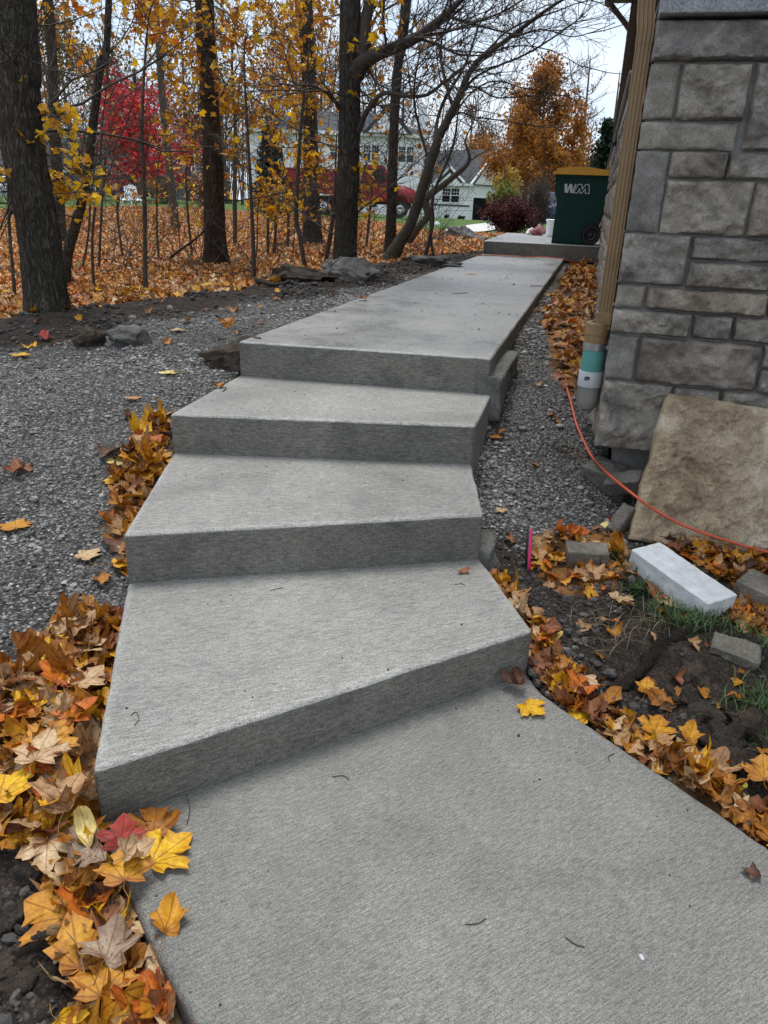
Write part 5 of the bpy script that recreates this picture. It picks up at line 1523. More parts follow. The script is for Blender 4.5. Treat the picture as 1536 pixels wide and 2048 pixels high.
gp = [tuple(G(a, b_)[:2]) for a, b_ in [(1500, 1445), (1540, 1400), (1480, 1470), (1530, 1470), (1560, 1440), (1500, 1405), (1350, 1235), (1380, 1250), (1320, 1225), (1420, 1245), (1300, 1190), (1290, 1135), (1270, 1140), (1390, 1262), (1450, 1260), (1340, 1255), (1520, 1300)]]
blades('grass', gp, 55, .085, [(.045, .09, .02), (.03, .065, .015), (.07, .11, .03)], rgd, 'short green grass tufts among the leaves on the right', .9, .045)
gp = [tuple(G(a, b_)[:2]) for a, b_ in [(1230, 1290), (1215, 1260), (1260, 1260), (1280, 1245), (1310, 1250), (1180, 1255), (1200, 1275)]]
blades('dry_straw', gp, 16, .10, [(.22, .17, .10), (.15, .11, .07), (.10, .085, .04)], rgd, 'dry straw and thin roots on the soil right of the bottom step', 1.6, .04, .0012)
gp = [tuple(G(a, b_)[:2]) for a, b_ in [(1130, 905), (1115, 900), (1150, 912)]]
blades('dry_tuft', gp, 40, .05, [(.12, .07, .035), (.08, .05, .03)], rgd, 'brown dry tuft on the gravel left of the house corner', 1.4, .03, .0015)
# a small broad-leaved weed by the white block
wd_ = thing('weed', 'small dark green weed at the left end of the white block', 'weed', G(1272, 1190))
for i in range(16):
    V, T, uv, ew = TPL['flat', i % 5]
    me = mesh('leaf', V * .03, T, M['treeleaf'], True, np.tile([[.03, .065, .02]], (len(V), 1)) * RND.uniform(.7, 1.4), uv)
    o = obj('leaf', me, wd_); o.location = (RND.gauss(0, .025), RND.gauss(0, .025), RND.uniform(.01, .05)); o.rotation_euler = (RND.uniform(-.5, .5), RND.uniform(-.5, .5), RND.uniform(0, 6))

# ------------------------------------------------------------------ trees
LEAF_A = leaf_tpl(OUT_T, 901, .5, (1.0,), False)
LEAF_B = leaf_tpl(OUT_T, 902, .7, (1.0,), False)
LEAF_C = leaf_tpl(OUT_T, 903, .3, (1.0,), False)
QUADT = (np.array([[0, -.5, 0], [.36, 0, .08], [0, .5, 0], [-.36, 0, .08]]), np.array([[0, 1, 2], [0, 2, 3]]), np.zeros((4, 2)), np.zeros(4))

class Tree:
    def __init__(s, name, label, base, mat='bark', group=None, cat='tree', seed=0):
        s.o = thing(name, label, cat, base, group); s.base = np.array(base); s.mat = mat
        s.tr = MB(); s.br = MB(); s.tips = []; s.lv = []; s.r = np.random.default_rng(seed + 1000)
    def trunk(s, pts, rad, sides=14, n_=40, rough=.10, flare=.5):
        P = spline(pts, n_); t = np.linspace(0, 1, n_)
        r = np.interp(t, np.linspace(0, 1, len(rad)), rad)
        hgt = P[:, 2] - P[0, 2]
        r = r * (1 + flare * np.exp(-np.clip(hgt, 0, None) / (rad[0] * 1.3)))
        P = P.copy(); P[0, 2] -= .12
        V, Q, T = tube(P, r, sides)
        c_ = np.vstack([np.repeat(P, sides, 0), P[:1], P[-1:]])
        if sides > 30:
            f_ = fbm(V * np.array([1, 1, .13]), 26, 3, 77, .6); V = c_ + (V - c_) * (1 + .055 * (1 - 2 * np.abs(f_)))[:, None]
        k_ = 1 + rough * fbm(V * np.array([1, 1, .35]), 4 / max(rad[0], .03) * .12, 4, int(s.r.integers(99)))
        s.tr.add(c_ + (V - c_) * k_[:, None], Q, T)
        q_ = np.linspace(0, len(P) - 1, 60).astype(int) if len(P) > 60 else np.arange(len(P))
        s.path = P[q_]; s.rad = r[q_]
        return P, r
    def limb(s, pts, r0, r1, n_=14, sides=6, wob=.0, main=True):
        P = spline(pts, n_)
        if wob: P[1:] += np.cumsum(s.r.normal(0, wob, (n_ - 1, 3)), 0) * .5
        (s.br).tube(P, np.linspace(r0, r1, n_), sides, False)
        return P
    def sub(s, P, r0, n_, L, lev, out=None, start=.25, spread=.9, up=.25, droop=0., rmin=.0022):
        """twigs along a polyline, recursively"""
        m_ = len(P)
        for _ in range(n_):
            k_ = int(s.r.uniform(start, 1) * (m_ - 1)); p = P[k_]
            t = P[min(k_ + 1, m_ - 1)] - P[max(k_ - 1, 0)]; t /= np.linalg.norm(t) + 1e-9
            d = t * .7 + s.r.normal(0, spread, 3) * np.array([1, 1, .75]) + np.array([0, 0, up]); d /= np.linalg.norm(d)
            l_ = L * s.r.uniform(.5, 1.15); q = [p]
            nn = 5 if lev > 0 else 4
            for i in range(nn):
                d = d + s.r.normal(0, .16, 3) + np.array([0, 0, .05 - droop]); d /= np.linalg.norm(d)
                q.append(q[-1] + d * l_ / nn)
            q = np.array(q)
            s.br.tube(q, np.linspace(r0, max(rmin, r0 * .4), len(q)), 4 if r0 > .008 else 3, False)
            if out is not None and lev <= 1: out.append(q)
            if lev > 0: s.sub(q, max(rmin, r0 * .55), 4, L * .55, lev - 1, out, .2, spread, up, droop, rmin)
    def leaves(s, P, size, cols, jit=.0, hang=.8, tpl=None, bright=1.0):
        N = len(P); r = s.r
        P = P + r.normal(0, jit, P.shape) if jit else P
        tp = tpl or [LEAF_A, LEAF_B, LEAF_C]
        pick = r.integers(0, len(tp), N)
        nz_ = r.normal(0, 1, (N, 3)) + np.array([0, 0, .9]); nz_ /= np.linalg.norm(nz_, axis=1)[:, None]
        t = r.normal(0, .7, (N, 3)) + np.array([0, 0, -hang]); t -= nz_ * (t * nz_).sum(1)[:, None]; t /= np.linalg.norm(t, axis=1)[:, None] + 1e-9
        sd = np.cross(t, nz_); sz = size * r.uniform(.65, 1.2, N)
        pal = np.array([PAL[c][0] if isinstance(c, str) else c for c in cols]); ci = r.integers(0, len(cols), N)
        for k_ in range(len(tp)):
            m_ = np.where(pick == k_)[0]
            if not len(m_): continue
            V, T, uv, ew = tp[k_]
            Wv = (V[None, :, 0:1] * sd[m_, None] + V[None, :, 1:2] * t[m_, None] + V[None, :, 2:3] * nz_[m_, None]) * sz[m_, None, None] + P[m_, None]
            F = (T[None] + (np.arange(len(m_)) * len(V))[:, None, None]).reshape(-1, 3)
            c_ = pal[ci[m_]] * r.uniform(.75, 1.35, (len(m_), 1)) * bright
            s.lv.append((Wv.reshape(-1, 3), F, np.repeat(c_, len(V), 0)))
    def spray(s, start, target, size, n_, cols, r0=.008, spread=.25, droop=.06, nt=7, L=.45):
        """leafy side branch reaching from the trunk to a target"""
        a, b_ = np.array(start), np.array(target)
        mid_ = (a + b_) / 2 + s.r.normal(0, .06, 3) * np.linalg.norm(b_ - a) + np.array([0, 0, .08 * np.linalg.norm(b_ - a)])
        P = s.limb([a, mid_, b_], r0, .003, 14, 5, .01)
        tw = []
        s.sub(P, .0035, nt, L, 1, tw, .45, .7, .0, droop, .0016)
        pool = np.vstack(tw + [P[7:]])
        k_ = s.r.integers(0, len(pool), n_)
        s.leaves(pool[k_], size, cols, size * .55)
    def done(s, leafname='crown', leafmat_='treeleaf'):
        if s.tr.n: s.tr.build('trunk', M[s.mat], s.o, s.base)
        if s.br.n:
            b_ = s.br.build('branches', M['twig'] if s.mat != 'farbark' else M['farbark'], s.o, s.base); b_['kind'] = 'stuff'
        if s.lv:
            mb = MB()
            for V, F, c_ in s.lv: mb.add(V, None, F, c_)
            c_ = mb.build(leafname, M[leafmat_], s.o, s.base, False); c_['kind'] = 'stuff'
        return s.o

def tree_from_px(name, label, base_px, path, widths, mat='bark', cat='tree', seed=0, dist=None, top=True, flare=.35, rough=.10, sides=16):
    """trunk whose axis passes the given picture points in the plane of its base"""
    b_ = G(*base_px) if dist is None else PD(*base_px, dist)
    dep = (b_ - CAM_O) @ CAM_D
    T = Tree(name, label, b_, mat, None, cat, seed)
    pts = [b_] + [PY(px, py, b_[1] * (1 + .0)) for px, py in path]
    k_ = lambda p: ((p - CAM_O) @ CAM_D) / CAM_F / 2
    rad = [w_ * k_(p) for w_, p in zip(widths, pts)]
    if top:
        d = pts[-1] - pts[-2]; d = d / np.linalg.norm(d); d = d * .5 + np.array([0, 0, .5]); d /= np.linalg.norm(d)
        pts.append(pts[-1] + d * 4); rad.append(rad[-1] * .75)
        pts.append(pts[-1] + np.array([.2, .3, 4.0])); rad.append(rad[-1] * .3)
    # dense resample by arc length so that radii follow the right points
    P = spline(pts, 60); cum = np.concatenate([[0], np.cumsum(np.linalg.norm(np.diff(P, axis=0), axis=1))])
    idx = [np.argmin(np.linalg.norm(P - q, axis=1)) for q in pts]
    rr = np.interp(np.arange(60), idx, rad)
    T.trunk(P, rr, 56 if sides >= 16 else sides, 60 if sides < 16 else 180, rough, flare)
    T.dep = dep
    return T
def at_(T, px, py, dy=0.0): return PY(px, py, T.base[1] + dy)
def on_trunk(T, z): return np.array([np.interp(z, T.path[:, 2], T.path[:, i]) for i in range(3)])

YEL = ['yellow', 'golden', 'yellow', 'golden', 'amber']
ORG = ['golden', 'orange', 'golden', 'amber', 'yellow']

# the wood's main trunks
T = tree_from_px('maple_tree', 'very thick furrowed dark trunk at the left edge of the photo', (97, 628), [(75, 450), (46, 300), (36, 150), (33, 0)], [74, 76, 82, 78, 76], seed=1, flare=.22, rough=.07, sides=28)
for a, b_, n_ in [((52, 200), (120, 245), 34), ((40, 260), (135, 300), 40), ((60, 330), (125, 362), 34), ((65, 370), (160, 392), 42), ((60, 330), (205, 340), 26), ((40, 300), (5, 345), 14), ((30, 330), (0, 385), 8), ((70, 400), (205, 395), 18)]:
    T.spray(at_(T, *a, .05), at_(T, *b_, RND.uniform(-.1, .7)), .068, int(n_ * .62), ['yellow', 'golden', 'yellow'], .005, droop=.03, L=.22)
T.sub(T.path[20:34], .012, 10, 1.4, 1, None, .0, 1.0, .1)
T.done()
T = tree_from_px('maple_tree', 'slim dark leaning tree right of the thickest trunk', (128, 575), [(137, 500), (170, 375), (186, 250), (201, 125), (217, 20)], [25, 20, 19, 17, 16, 14], seed=2, sides=12)
T.sub(T.path[12:40], .008, 14, 1.3, 1, None, .0, 1.0, .15)
for b_, n_ in [((300, 20), 50), ((255, 25), 40), ((150, 20), 30), ((270, 80), 26)]:
    T.spray(on_trunk(T, 3.2), at_(T, *b_, 1.5), .09, n_, ORG, .007)
T.done()
T = tree_from_px('maple_tree', 'tall dark trunk just behind the leaning slim tree', (122, 490), [(118, 420), (107, 200), (100, 50)], [24, 22, 21, 20], seed=3, sides=12); T.sub(T.path[8:40], .010, 12, 1.8, 2, None, 0, 1, .1)
for b_, n_ in [((150, 90), 50), ((60, 80), 40), ((200, 150), 40)]: T.spray(on_trunk(T, 4.0), at_(T, *b_, 1), .1, n_, ORG, .01, L=.7)
T.done()
T = tree_from_px('maple_tree', 'grey trunk leaning left in front of the red maple', (352, 460), [(340, 350), (326, 210), (316, 65), (312, 0)], [17, 15, 14, 13, 12], 'bark_smooth', seed=4, sides=10); T.sub(T.path[8:40], .010, 10, 1.8, 2, None, 0, 1, .1); T.done()
T = tree_from_px('maple_tree', 'thick reddish brown trunk with yellow sprays left of the photo centre', (433, 533), [(428, 400), (422, 250), (411, 80), (408, 0)], [44, 40, 36, 36, 36], 'bark_brown', seed=5, sides=20)
for z_, b_, n_ in [(3.4, (300, 30), 60), (3.4, (350, 70), 70), (3.2, (430, 100), 70), (3.0, (385, 175), 40), (3.0, (462, 205), 70), (3.2, (525, 185), 70), (2.6, (392, 250), 30), (2.6, (372, 285), 44), (2.5, (480, 240), 50), (3.6, (250, 25), 60), (3.6, (560, 60), 70),
                   (3.5, (480, 60), 70), (3.5, (380, 40), 60), (2.4, (388, 300), 18), (2.2, (350, 330), 24), (3.3, (330, 150), 40), (2.0, (460, 300), 24), (3.4, (530, 130), 60), (3.7, (330, 0), 60), (3.7, (450, 0), 60)]:
    T.spray(on_trunk(T, z_), at_(T, *b_, RND.uniform(-.3, 1.8) if 385 < b_[0] < 460 else RND.uniform(-1.2, 1.0)), .066, int(n_ * 1.35), YEL if RND.random() < .6 else ORG, .010, L=.5)
T.sub(T.path[10:34], .010, 10, 1.6, 2, None, 0, 1, .15)
T.done()
T = tree_from_px('maple_tree', 'mid sized grey trunk standing left of the dark straight trunk', (625, 492), [(623, 400), (622, 300), (618, 150), (611, 25)], [36, 33, 30, 29, 28], 'bark', seed=6, sides=16)
for z_, b_, n_ in [(4.6, (600, 100), 90), (4.8, (650, 60), 80), (4.2, (555, 130), 80), (4.0, (612, 180), 90), (4.0, (645, 215), 80), (4.2, (560, 170), 80), (5.0, (600, 20), 80), (5.0, (520, 30), 70), (3.6, (590, 245), 50), (3.0, (570, 265), 40), (3.2, (530, 230), 60), (4.8, (670, 20), 60), (4.5, (690, 120), 40), (2.6, (628, 370), 50), (2.6, (622, 330), 44)]:
    T.spray(on_trunk(T, z_), at_(T, *b_, RND.uniform(-1.5, 1.5)), .082, int(n_ * 1.45), ORG if RND.random() < .6 else YEL, .013, L=.7)
T.sub(T.path[8:34], .012, 12, 2.2, 2, None, 0, 1, .12)
T.done()
T = tree_from_px('maple_tree', 'dark straight trunk nearest the left edge of the path', (690, 545), [(694, 430), (699, 250), (700, 120), (701, 0)], [44, 42, 40, 40, 41], seed=7, sides=22, flare=.3)
P = T.limb([at_(T, 703, 150), at_(T, 722, 128, -.05), at_(T, 760, 106, -.1), at_(T, 825, 80, -.2), at_(T, 890, 30, -.2), at_(T, 960, -40, 0)], .085, .02, 30, 9); T.sub(P, .013, 14, 1.3, 2, None, .25, .9, .2)
P = T.limb([at_(T, 706, 165), at_(T, 728, 120, -.05), at_(T, 731, 50, 0), at_(T, 743, -20, .1)], .07, .05, 16, 9); T.sub(P, .012, 8, 1.0, 1, None, .3, .9, .2)
P = T.limb([at_(T, 712, 270), at_(T, 760, 190, -.2), at_(T, 850, 190, -.3), at_(T, 940, 120, -.4)], .03, .008, 20, 6, .01); T.sub(P, .008, 10, .9, 2, None, .2, .9, .15)
P = T.limb([at_(T, 690, 230), at_(T, 640, 170, -.2), at_(T, 560, 160, -.3)], .022, .006, 16, 5, .01); T.sub(P, .009, 10, .8, 1, None, .2, .9, .1)
T.sub(T.path[6:30], .010, 9, 1.3, 2, None, 0, 1, .12)
for z_, b_, n_ in [(2.2, (728, 360), 22), (2.0, (722, 385), 18), (3.0, (745, 150), 30), (3.4, (770, 40), 24)]: T.spray(on_trunk(T, z_), at_(T, *b_, RND.uniform(-.5, .3)), .085, n_, YEL, .006, L=.4)
T.done()
T = tree_from_px('maple_tree', 'straight grey trunk just right of the dark straight trunk', (780, 512), [(783, 420), (788, 250), (797, 125), (811, 20)], [24, 21, 20, 21, 21], seed=8, sides=12)
T.sub(T.path[8:34], .010, 14, 1.8, 2, None, 0, 1, .15)
for z_, b_, n_ in [(2.4, (850, 330), 26), (3.0, (770, 270), 24), (2.0, (740, 390), 24), (3.6, (860, 130), 22)]: T.spray(on_trunk(T, z_), at_(T, *b_, RND.uniform(-.5, 1)), .09, n_, ['amber', 'golden', 'rust brown', 'tan'], .007, L=.6)
T.done()
T = tree_from_px('leaning_tree', 'bare tree arching to the right over the path', (776, 528), [(802, 480), (822, 445), (850, 360), (876, 280), (915, 200), (950, 128), (1010, 82), (1105, 12), (1170, -22), (1250, -50)], [30, 24, 22, 20, 17, 14, 12, 9, 6, 4, 2], 'bark_smooth', seed=9, sides=12, top=False, flare=.3)
P0 = T.path
for pts, r0 in [([(876, 280), (930, 178), (990, 190), (1060, 185)], .02), ([(868, 300), (880, 220), (930, 130), (960, 40), (1010, -20)], .028), ([(915, 200), (960, 150), (1050, 110), (1130, 60), (1190, 10)], .02), ([(850, 360), (905, 175 + 60), (960, 235), (1090, 250)], .018),
                ([(860, 330), (830, 220), (835, 120), (870, 30)], .022), ([(905, 215), (880, 110), (900, 30), (940, -30)], .02), ([(950, 128), (1020, 60), (1120, 20), (1190, -5)], .015), ([(890, 250), (970, 170), (1060, 180), (1120, 190)], .013), ([(1010, 82), (1080, 60), (1150, 75), (1225, 50)], .010), ([(935, 150), (1000, 100), (1090, 100), (1170, 140)], .011)]:
    P = T.limb([at_(T, a, b_, RND.uniform(-.3, .3) if i else 0) for i, (a, b_) in enumerate(pts)], r0, .004, 26, 6, .006)
    T.sub(P, .0065, 7, .9, 2, None, .15, .8, .12, 0, .002)
T.sub(P0[20:58], .007, 12, 1.0, 2, None, 0, .9, .2, 0, .002)
T.leaves(np.array([at_(T, *q, RND.uniform(-.6, .6)) for q in [(RND.uniform(800, 1000), RND.uniform(40, 330)) for _ in range(46)]]), .06, ['amber', 'rust brown', 'golden'], 0)
T.done()
T = tree_from_px('crooked_tree', 'crooked low tree with an elbow branch in front of the white garage', (808, 494), [(830, 462), (855, 432), (850, 405), (858, 392), (905, 355), (938, 322), (930, 282)], [18, 17, 15, 17, 14, 11, 8, 4], 'bark_smooth', seed=10, sides=10, top=False)
for pts in [[(905, 355), (890, 300), (905, 240)], [(930, 282), (950, 220), (935, 160)], [(938, 322), (990, 300), (1020, 320)], [(870, 385), (850, 320), (880, 240)], [(850, 405), (870, 340), (905, 300), (920, 240)]]:
    P = T.limb([at_(T, a, b_) for a, b_ in pts], .014, .004, 16, 5, .01); T.sub(P, .005, 6, .8, 1, None, .1, .9, .2)
T.done()
# saplings: base, path, widths
SAP = [((291, 592), [(289, 400), (288, 250), (290, 90)], [10, 9, 8, 6], 'thin straight grey sapling in front of the red maple'),
       ((509, 562), [(508, 450), (500, 300), (490, 120)], [10, 9, 7, 5], 'slim sapling standing midway between the two thickest middle trunks'),
       ((611, 543), [(600, 480), (592, 420), (600, 250), (612, 130)], [11, 10, 10, 8, 6], 'sapling with a kinked foot left of the dark straight trunk'),
       ((650, 532), [(662, 460), (668, 400), (675, 300)], [10, 9, 7, 5], 'thin sapling leaning right beside the dark straight trunk'),
       ((30, 598), [(22, 450), (16, 330)], [8, 7, 5], 'thin sapling at the far left edge beside the thickest trunk'),
       ((188, 585), [(189, 480), (195, 350), (205, 240)], [7, 6, 5, 4], 'thin brown sapling right of the leaning slim tree'),
       ((163, 545), [(172, 470), (180, 380), (190, 300)], [6, 5, 5, 4], 'thin dark sapling between the leaning slim tree and the brown sapling'),
       ((198, 540), [(203, 430), (215, 330)], [6, 5, 4], 'thin dark sapling just behind the brown sapling'),
       ((470, 492), [(466, 380), (470, 260), (462, 120)], [10, 10, 8, 7], 'grey pole of a young tree behind the thick reddish trunk'),
       ((536, 515), [(540, 430), (552, 330)], [7, 6, 4], 'left one of a pair of thin stems right of the slim sapling'),
       ((548, 515), [(551, 430), (548, 300)], [7, 6, 4], 'right one of a pair of thin stems right of the slim sapling'),
       ((847, 526), [(862, 450), (872, 390), (905, 290), (920, 200)], [9, 8, 7, 5, 4], 'thin forked sapling leaning right beside the far path edge'),
       ((868, 524), [(857, 478), (852, 430)], [7, 6, 4], 'short stick leaning against the thin forked sapling'),
       ((246, 520), [(243, 430), (236, 330)], [5, 5, 4], 'thin sapling below the red maple, left of the straight grey sapling'),
       ((318, 525), [(312, 440), (320, 330)], [5, 5, 4], 'thin sapling just right of the straight grey sapling'),
       ((385, 520), [(380, 430), (372, 330)], [6, 5, 4], 'thin sapling just left of the thick reddish trunk'),
       ((732, 500), [(738, 420), (752, 330)], [6, 6, 4], 'thin sapling between the dark straight trunk and the grey trunk right of it'),
       ((575, 500), [(572, 430), (560, 300)], [7, 6, 4], 'thin sapling in front of the red truck bed')]
for i, (bp, path, ws, lab) in enumerate(SAP):
    jr = np.random.default_rng(900 + i)
    path = [(a + jr.normal(0, 3.5), b_) for a, b_ in path]; la, lb = path[-1]; pa, pb = path[-2]
    path = path + [(la + (la - pa) * .4 + jr.normal(0, 8), lb + (lb - pb) * .45)]; ws = [w_ * .92 for w_ in ws[:-1]] + [ws[-1] * .7, 1.2]
    T = tree_from_px('sapling', lab, bp, path, ws, 'bark_smooth' if i % 2 == 0 else 'twig', 'sapling', 40 + i, top=False, flare=.15, rough=.12, sides=8)
    T.sub(T.path[14:58], .005, 8, .75, 2 if i < 9 else 1, None, 0, .9, .12, 0, .0018)
    if i in (1, 2, 9, 10, 13, 14):
        pool = T.br.V[-40:]; pool = np.vstack(T.br.V); pool = pool[pool[:, 2] > 1.2]
        if len(pool): T.leaves(pool[T.r.integers(0, len(pool), 40)], .08, YEL if i not in (13, 14) else ['tan', 'amber', 'golden'], .05)
    T.done()
# hanging yellow sprays at eye level
for i, (a, b_, dd, lab) in enumerate([((525, 350), (545, 405), 9.5, 'low hanging yellow leaved branch in front of the red truck'), ((600, 270), (625, 345), 11, 'short yellow leaved shoot on the mid sized grey trunk'), ((560, 330), (590, 425), 10.5, 'sparse yellow leaved twig beside the kinked sapling')]):
    p = PD(*a, dd)
    T = Tree('leafy_shoot', lab, p, 'twig', None, 'shoot', 80 + i)
    g0 = np.array([p[0] - .25, p[1] + .3, float(hmound(p[0] - .25, p[1] + .3))])
    T.limb([g0, g0 + np.array([.05, 0, .7]), p], .011, .006, 14, 5, .008)
    T.spray(p, PD(*b_, dd), .085, 48, YEL, .005, L=.32, droop=.15)
    T.spray(p, PD(b_[0] - 15, b_[1] - 30, dd), .085, 26, YEL, .005, L=.3, droop=.15)
    T.done()

# brush and fallen branches on the woodland floor
for i, (bx, by, n_, L, lab) in enumerate([((360, 540), 0, 20, .9, 'tangle of dead twigs at the foot of the thick reddish trunk'), ((250, 545), 0, 14, .7, 'dead brush on the leaves below the red maple'), ((560, 540), 0, 14, .7, 'dead brush right of the slim sapling'), ((470, 560), 0, 12, .6, 'low dead brush between the thick reddish trunk and the path'),
                                      ((850, 515), 0, 14, .7, 'low twiggy brush beside the far path edge'), ((740, 515), 0, 14, .8, 'twiggy brush behind the spoil heap'), ((60, 560), 0, 10, .8, 'twiggy brush at the left edge beside the thickest trunk'), ((420, 470), 0, 16, 1.1, 'tall bare brush behind the thick reddish trunk'), ((680, 470), 0, 14, 1.1, 'tall bare brush in front of the red truck'), ((520, 470), 0, 16, 1.2, 'tall bare brush below the dark spruce'), ((290, 470), 0, 14, 1.0, 'tall bare brush in front of the lawn on the left'), ((940, 500), 0, 10, .5, 'low brush beside the rubble pile')]):
    p = G(*bx)
    T = Tree('brush', lab, p, 'twig', None, 'brush', 120 + i)
    for _ in range(max(4, n_ // 2)):
        a = T.r.uniform(0, 6.28); el = T.r.uniform(.15, 1.2)
        q = p + np.array([T.r.normal(0, .45), T.r.normal(0, .45), 0])
        d = np.array([math.cos(a) * math.cos(el), math.sin(a) * math.cos(el), math.sin(el)])
        P = T.limb([q, q + d * L * .6 + np.array([0, 0, .05]), q + d * L * T.r.uniform(1, 1.6)], .006, .002, 9, 4, .03)
        T.sub(P, .0035, 4, L * .45, 1, None, .2, .8, .1, 0, .0016)
    if i in (7, 8, 9, 10):
        pool = np.vstack(T.br.V); T.leaves(pool[T.r.integers(0, len(pool), 130)], .085, ['amber', 'rust brown', 'tan', 'golden'] if i != 9 else YEL, .06)
    T.done()
for i, (P_, r0, lab) in enumerate([([(200, 512), (290, 522), (360, 528), (405, 528)], .035, 'long dark fallen branch lying left of the thick reddish trunk'), ([(390, 560), (470, 556), (545, 575), (580, 570)], .028, 'fallen branch lying along the edge of the wood in front of the slim sapling'), ([(545, 570), (600, 558), (655, 530)], .022, 'pale fallen branch leaning from the spoil heap to the dark straight trunk'),
                                  ([(0, 545), (25, 552), (50, 556)], .03, 'short dark log at the left edge beside the thickest trunk'), ([(340, 515), (400, 470), (425, 440)], .016, 'dead stick propped against the thick reddish trunk'), ([(440, 470), (455, 510), (462, 537)], .025, 'dead branch leaning on the right side of the thick reddish trunk')]):
    pts = [G(a, b_) + np.array([0, 0, .03]) for a, b_ in P_] if i < 4 else None
    if pts is None:
        y0 = G(433, 533)[1] - .35; g0 = G(*P_[0 if i == 4 else -1])
        pts = [PY(a, b_, y0) for a, b_ in P_]
    V, Q, Tt = knotty(pts, [r0, r0 * .8, r0 * .5], 60 + i, 30, 8, .25)
    b_ = np.array(pts[0]); tag(obj('fallen_branch', mesh('fallen_branch', V - b_, [Q, Tt], M['bark'], True), None, b_), lab, 'fallen branch')

# ------------------------------------------------------------------ far trees
def ellipsoid_pts(r, n_, c_, rad, shell=.5):
    d = r.normal(size=(n_, 3)); d /= np.linalg.norm(d, axis=1)[:, None]
    return c_ + d * (r.uniform(shell ** 3, 1, n_) ** (1 / 3))[:, None] * np.array(rad)

def far_tree(name, label, px, base_py, top_py, dist, width_px, cols, nleaf, lsize, group=None, mat='farbark', nb=14, seed=0, trunk_px=8, low=.25, tw=2, cat='tree', bright=1.0, clump=14, rmin=.010):
    b_ = PD(px, base_py, dist); b_[2] = float(hmound(b_[0], b_[1]))
    t_ = PD(px, top_py, dist); hgt = t_[2] - b_[2]; wr = width_px * dist / CAM_F / 2
    T = Tree(name, label, b_, mat, group, cat, seed)
    r0 = trunk_px * dist / CAM_F / 2
    lean = T.r.normal(0, .03, 2) * hgt
    P, rr = T.trunk([b_, b_ + np.array([lean[0] * .4, lean[1] * .4, hgt * .4]), b_ + np.array([lean[0], lean[1], hgt * .97])], [r0, r0 * .75, r0 * .15], 7, 20, .06, .2)
    tips = []
    for i in range(nb):
        f = T.r.uniform(low, .92); p = np.array([np.interp(f, np.linspace(0, 1, 20), P[:, k_]) for k_ in range(3)])
        a = T.r.uniform(0, 6.28); el = T.r.uniform(.2, .95); L = wr * T.r.uniform(.7, 1.1) * (1.15 - .75 * max(0, f - .3))
        d = np.array([math.cos(a) * math.cos(el), math.sin(a) * math.cos(el), math.sin(el)])
        q = T.limb([p, p + d * L * .55 + np.array([0, 0, -.02 * L]), p + d * L + np.array([0, 0, .18 * L])], r0 * .32 * (1.1 - f) + rmin, rmin * .7, 8, 4)
        tips.append(q)
        if tw: T.sub(q, rmin, tw * 3, L * .5, tw - 1, tips, .2, .8, .25, 0, rmin * .75)
    if nleaf:
        pool = np.vstack(tips)
        nc = max(6, nleaf // clump); cc = pool[T.r.integers(0, len(pool), nc)]
        pts = cc[T.r.integers(0, nc, nleaf)] + T.r.normal(0, 1, (nleaf, 3)) * np.array([.12, .12, .10]) * wr * 1.3
        T.leaves(pts, lsize, cols, 0, .4, [QUADT, QUADT], bright)
    return T.done()

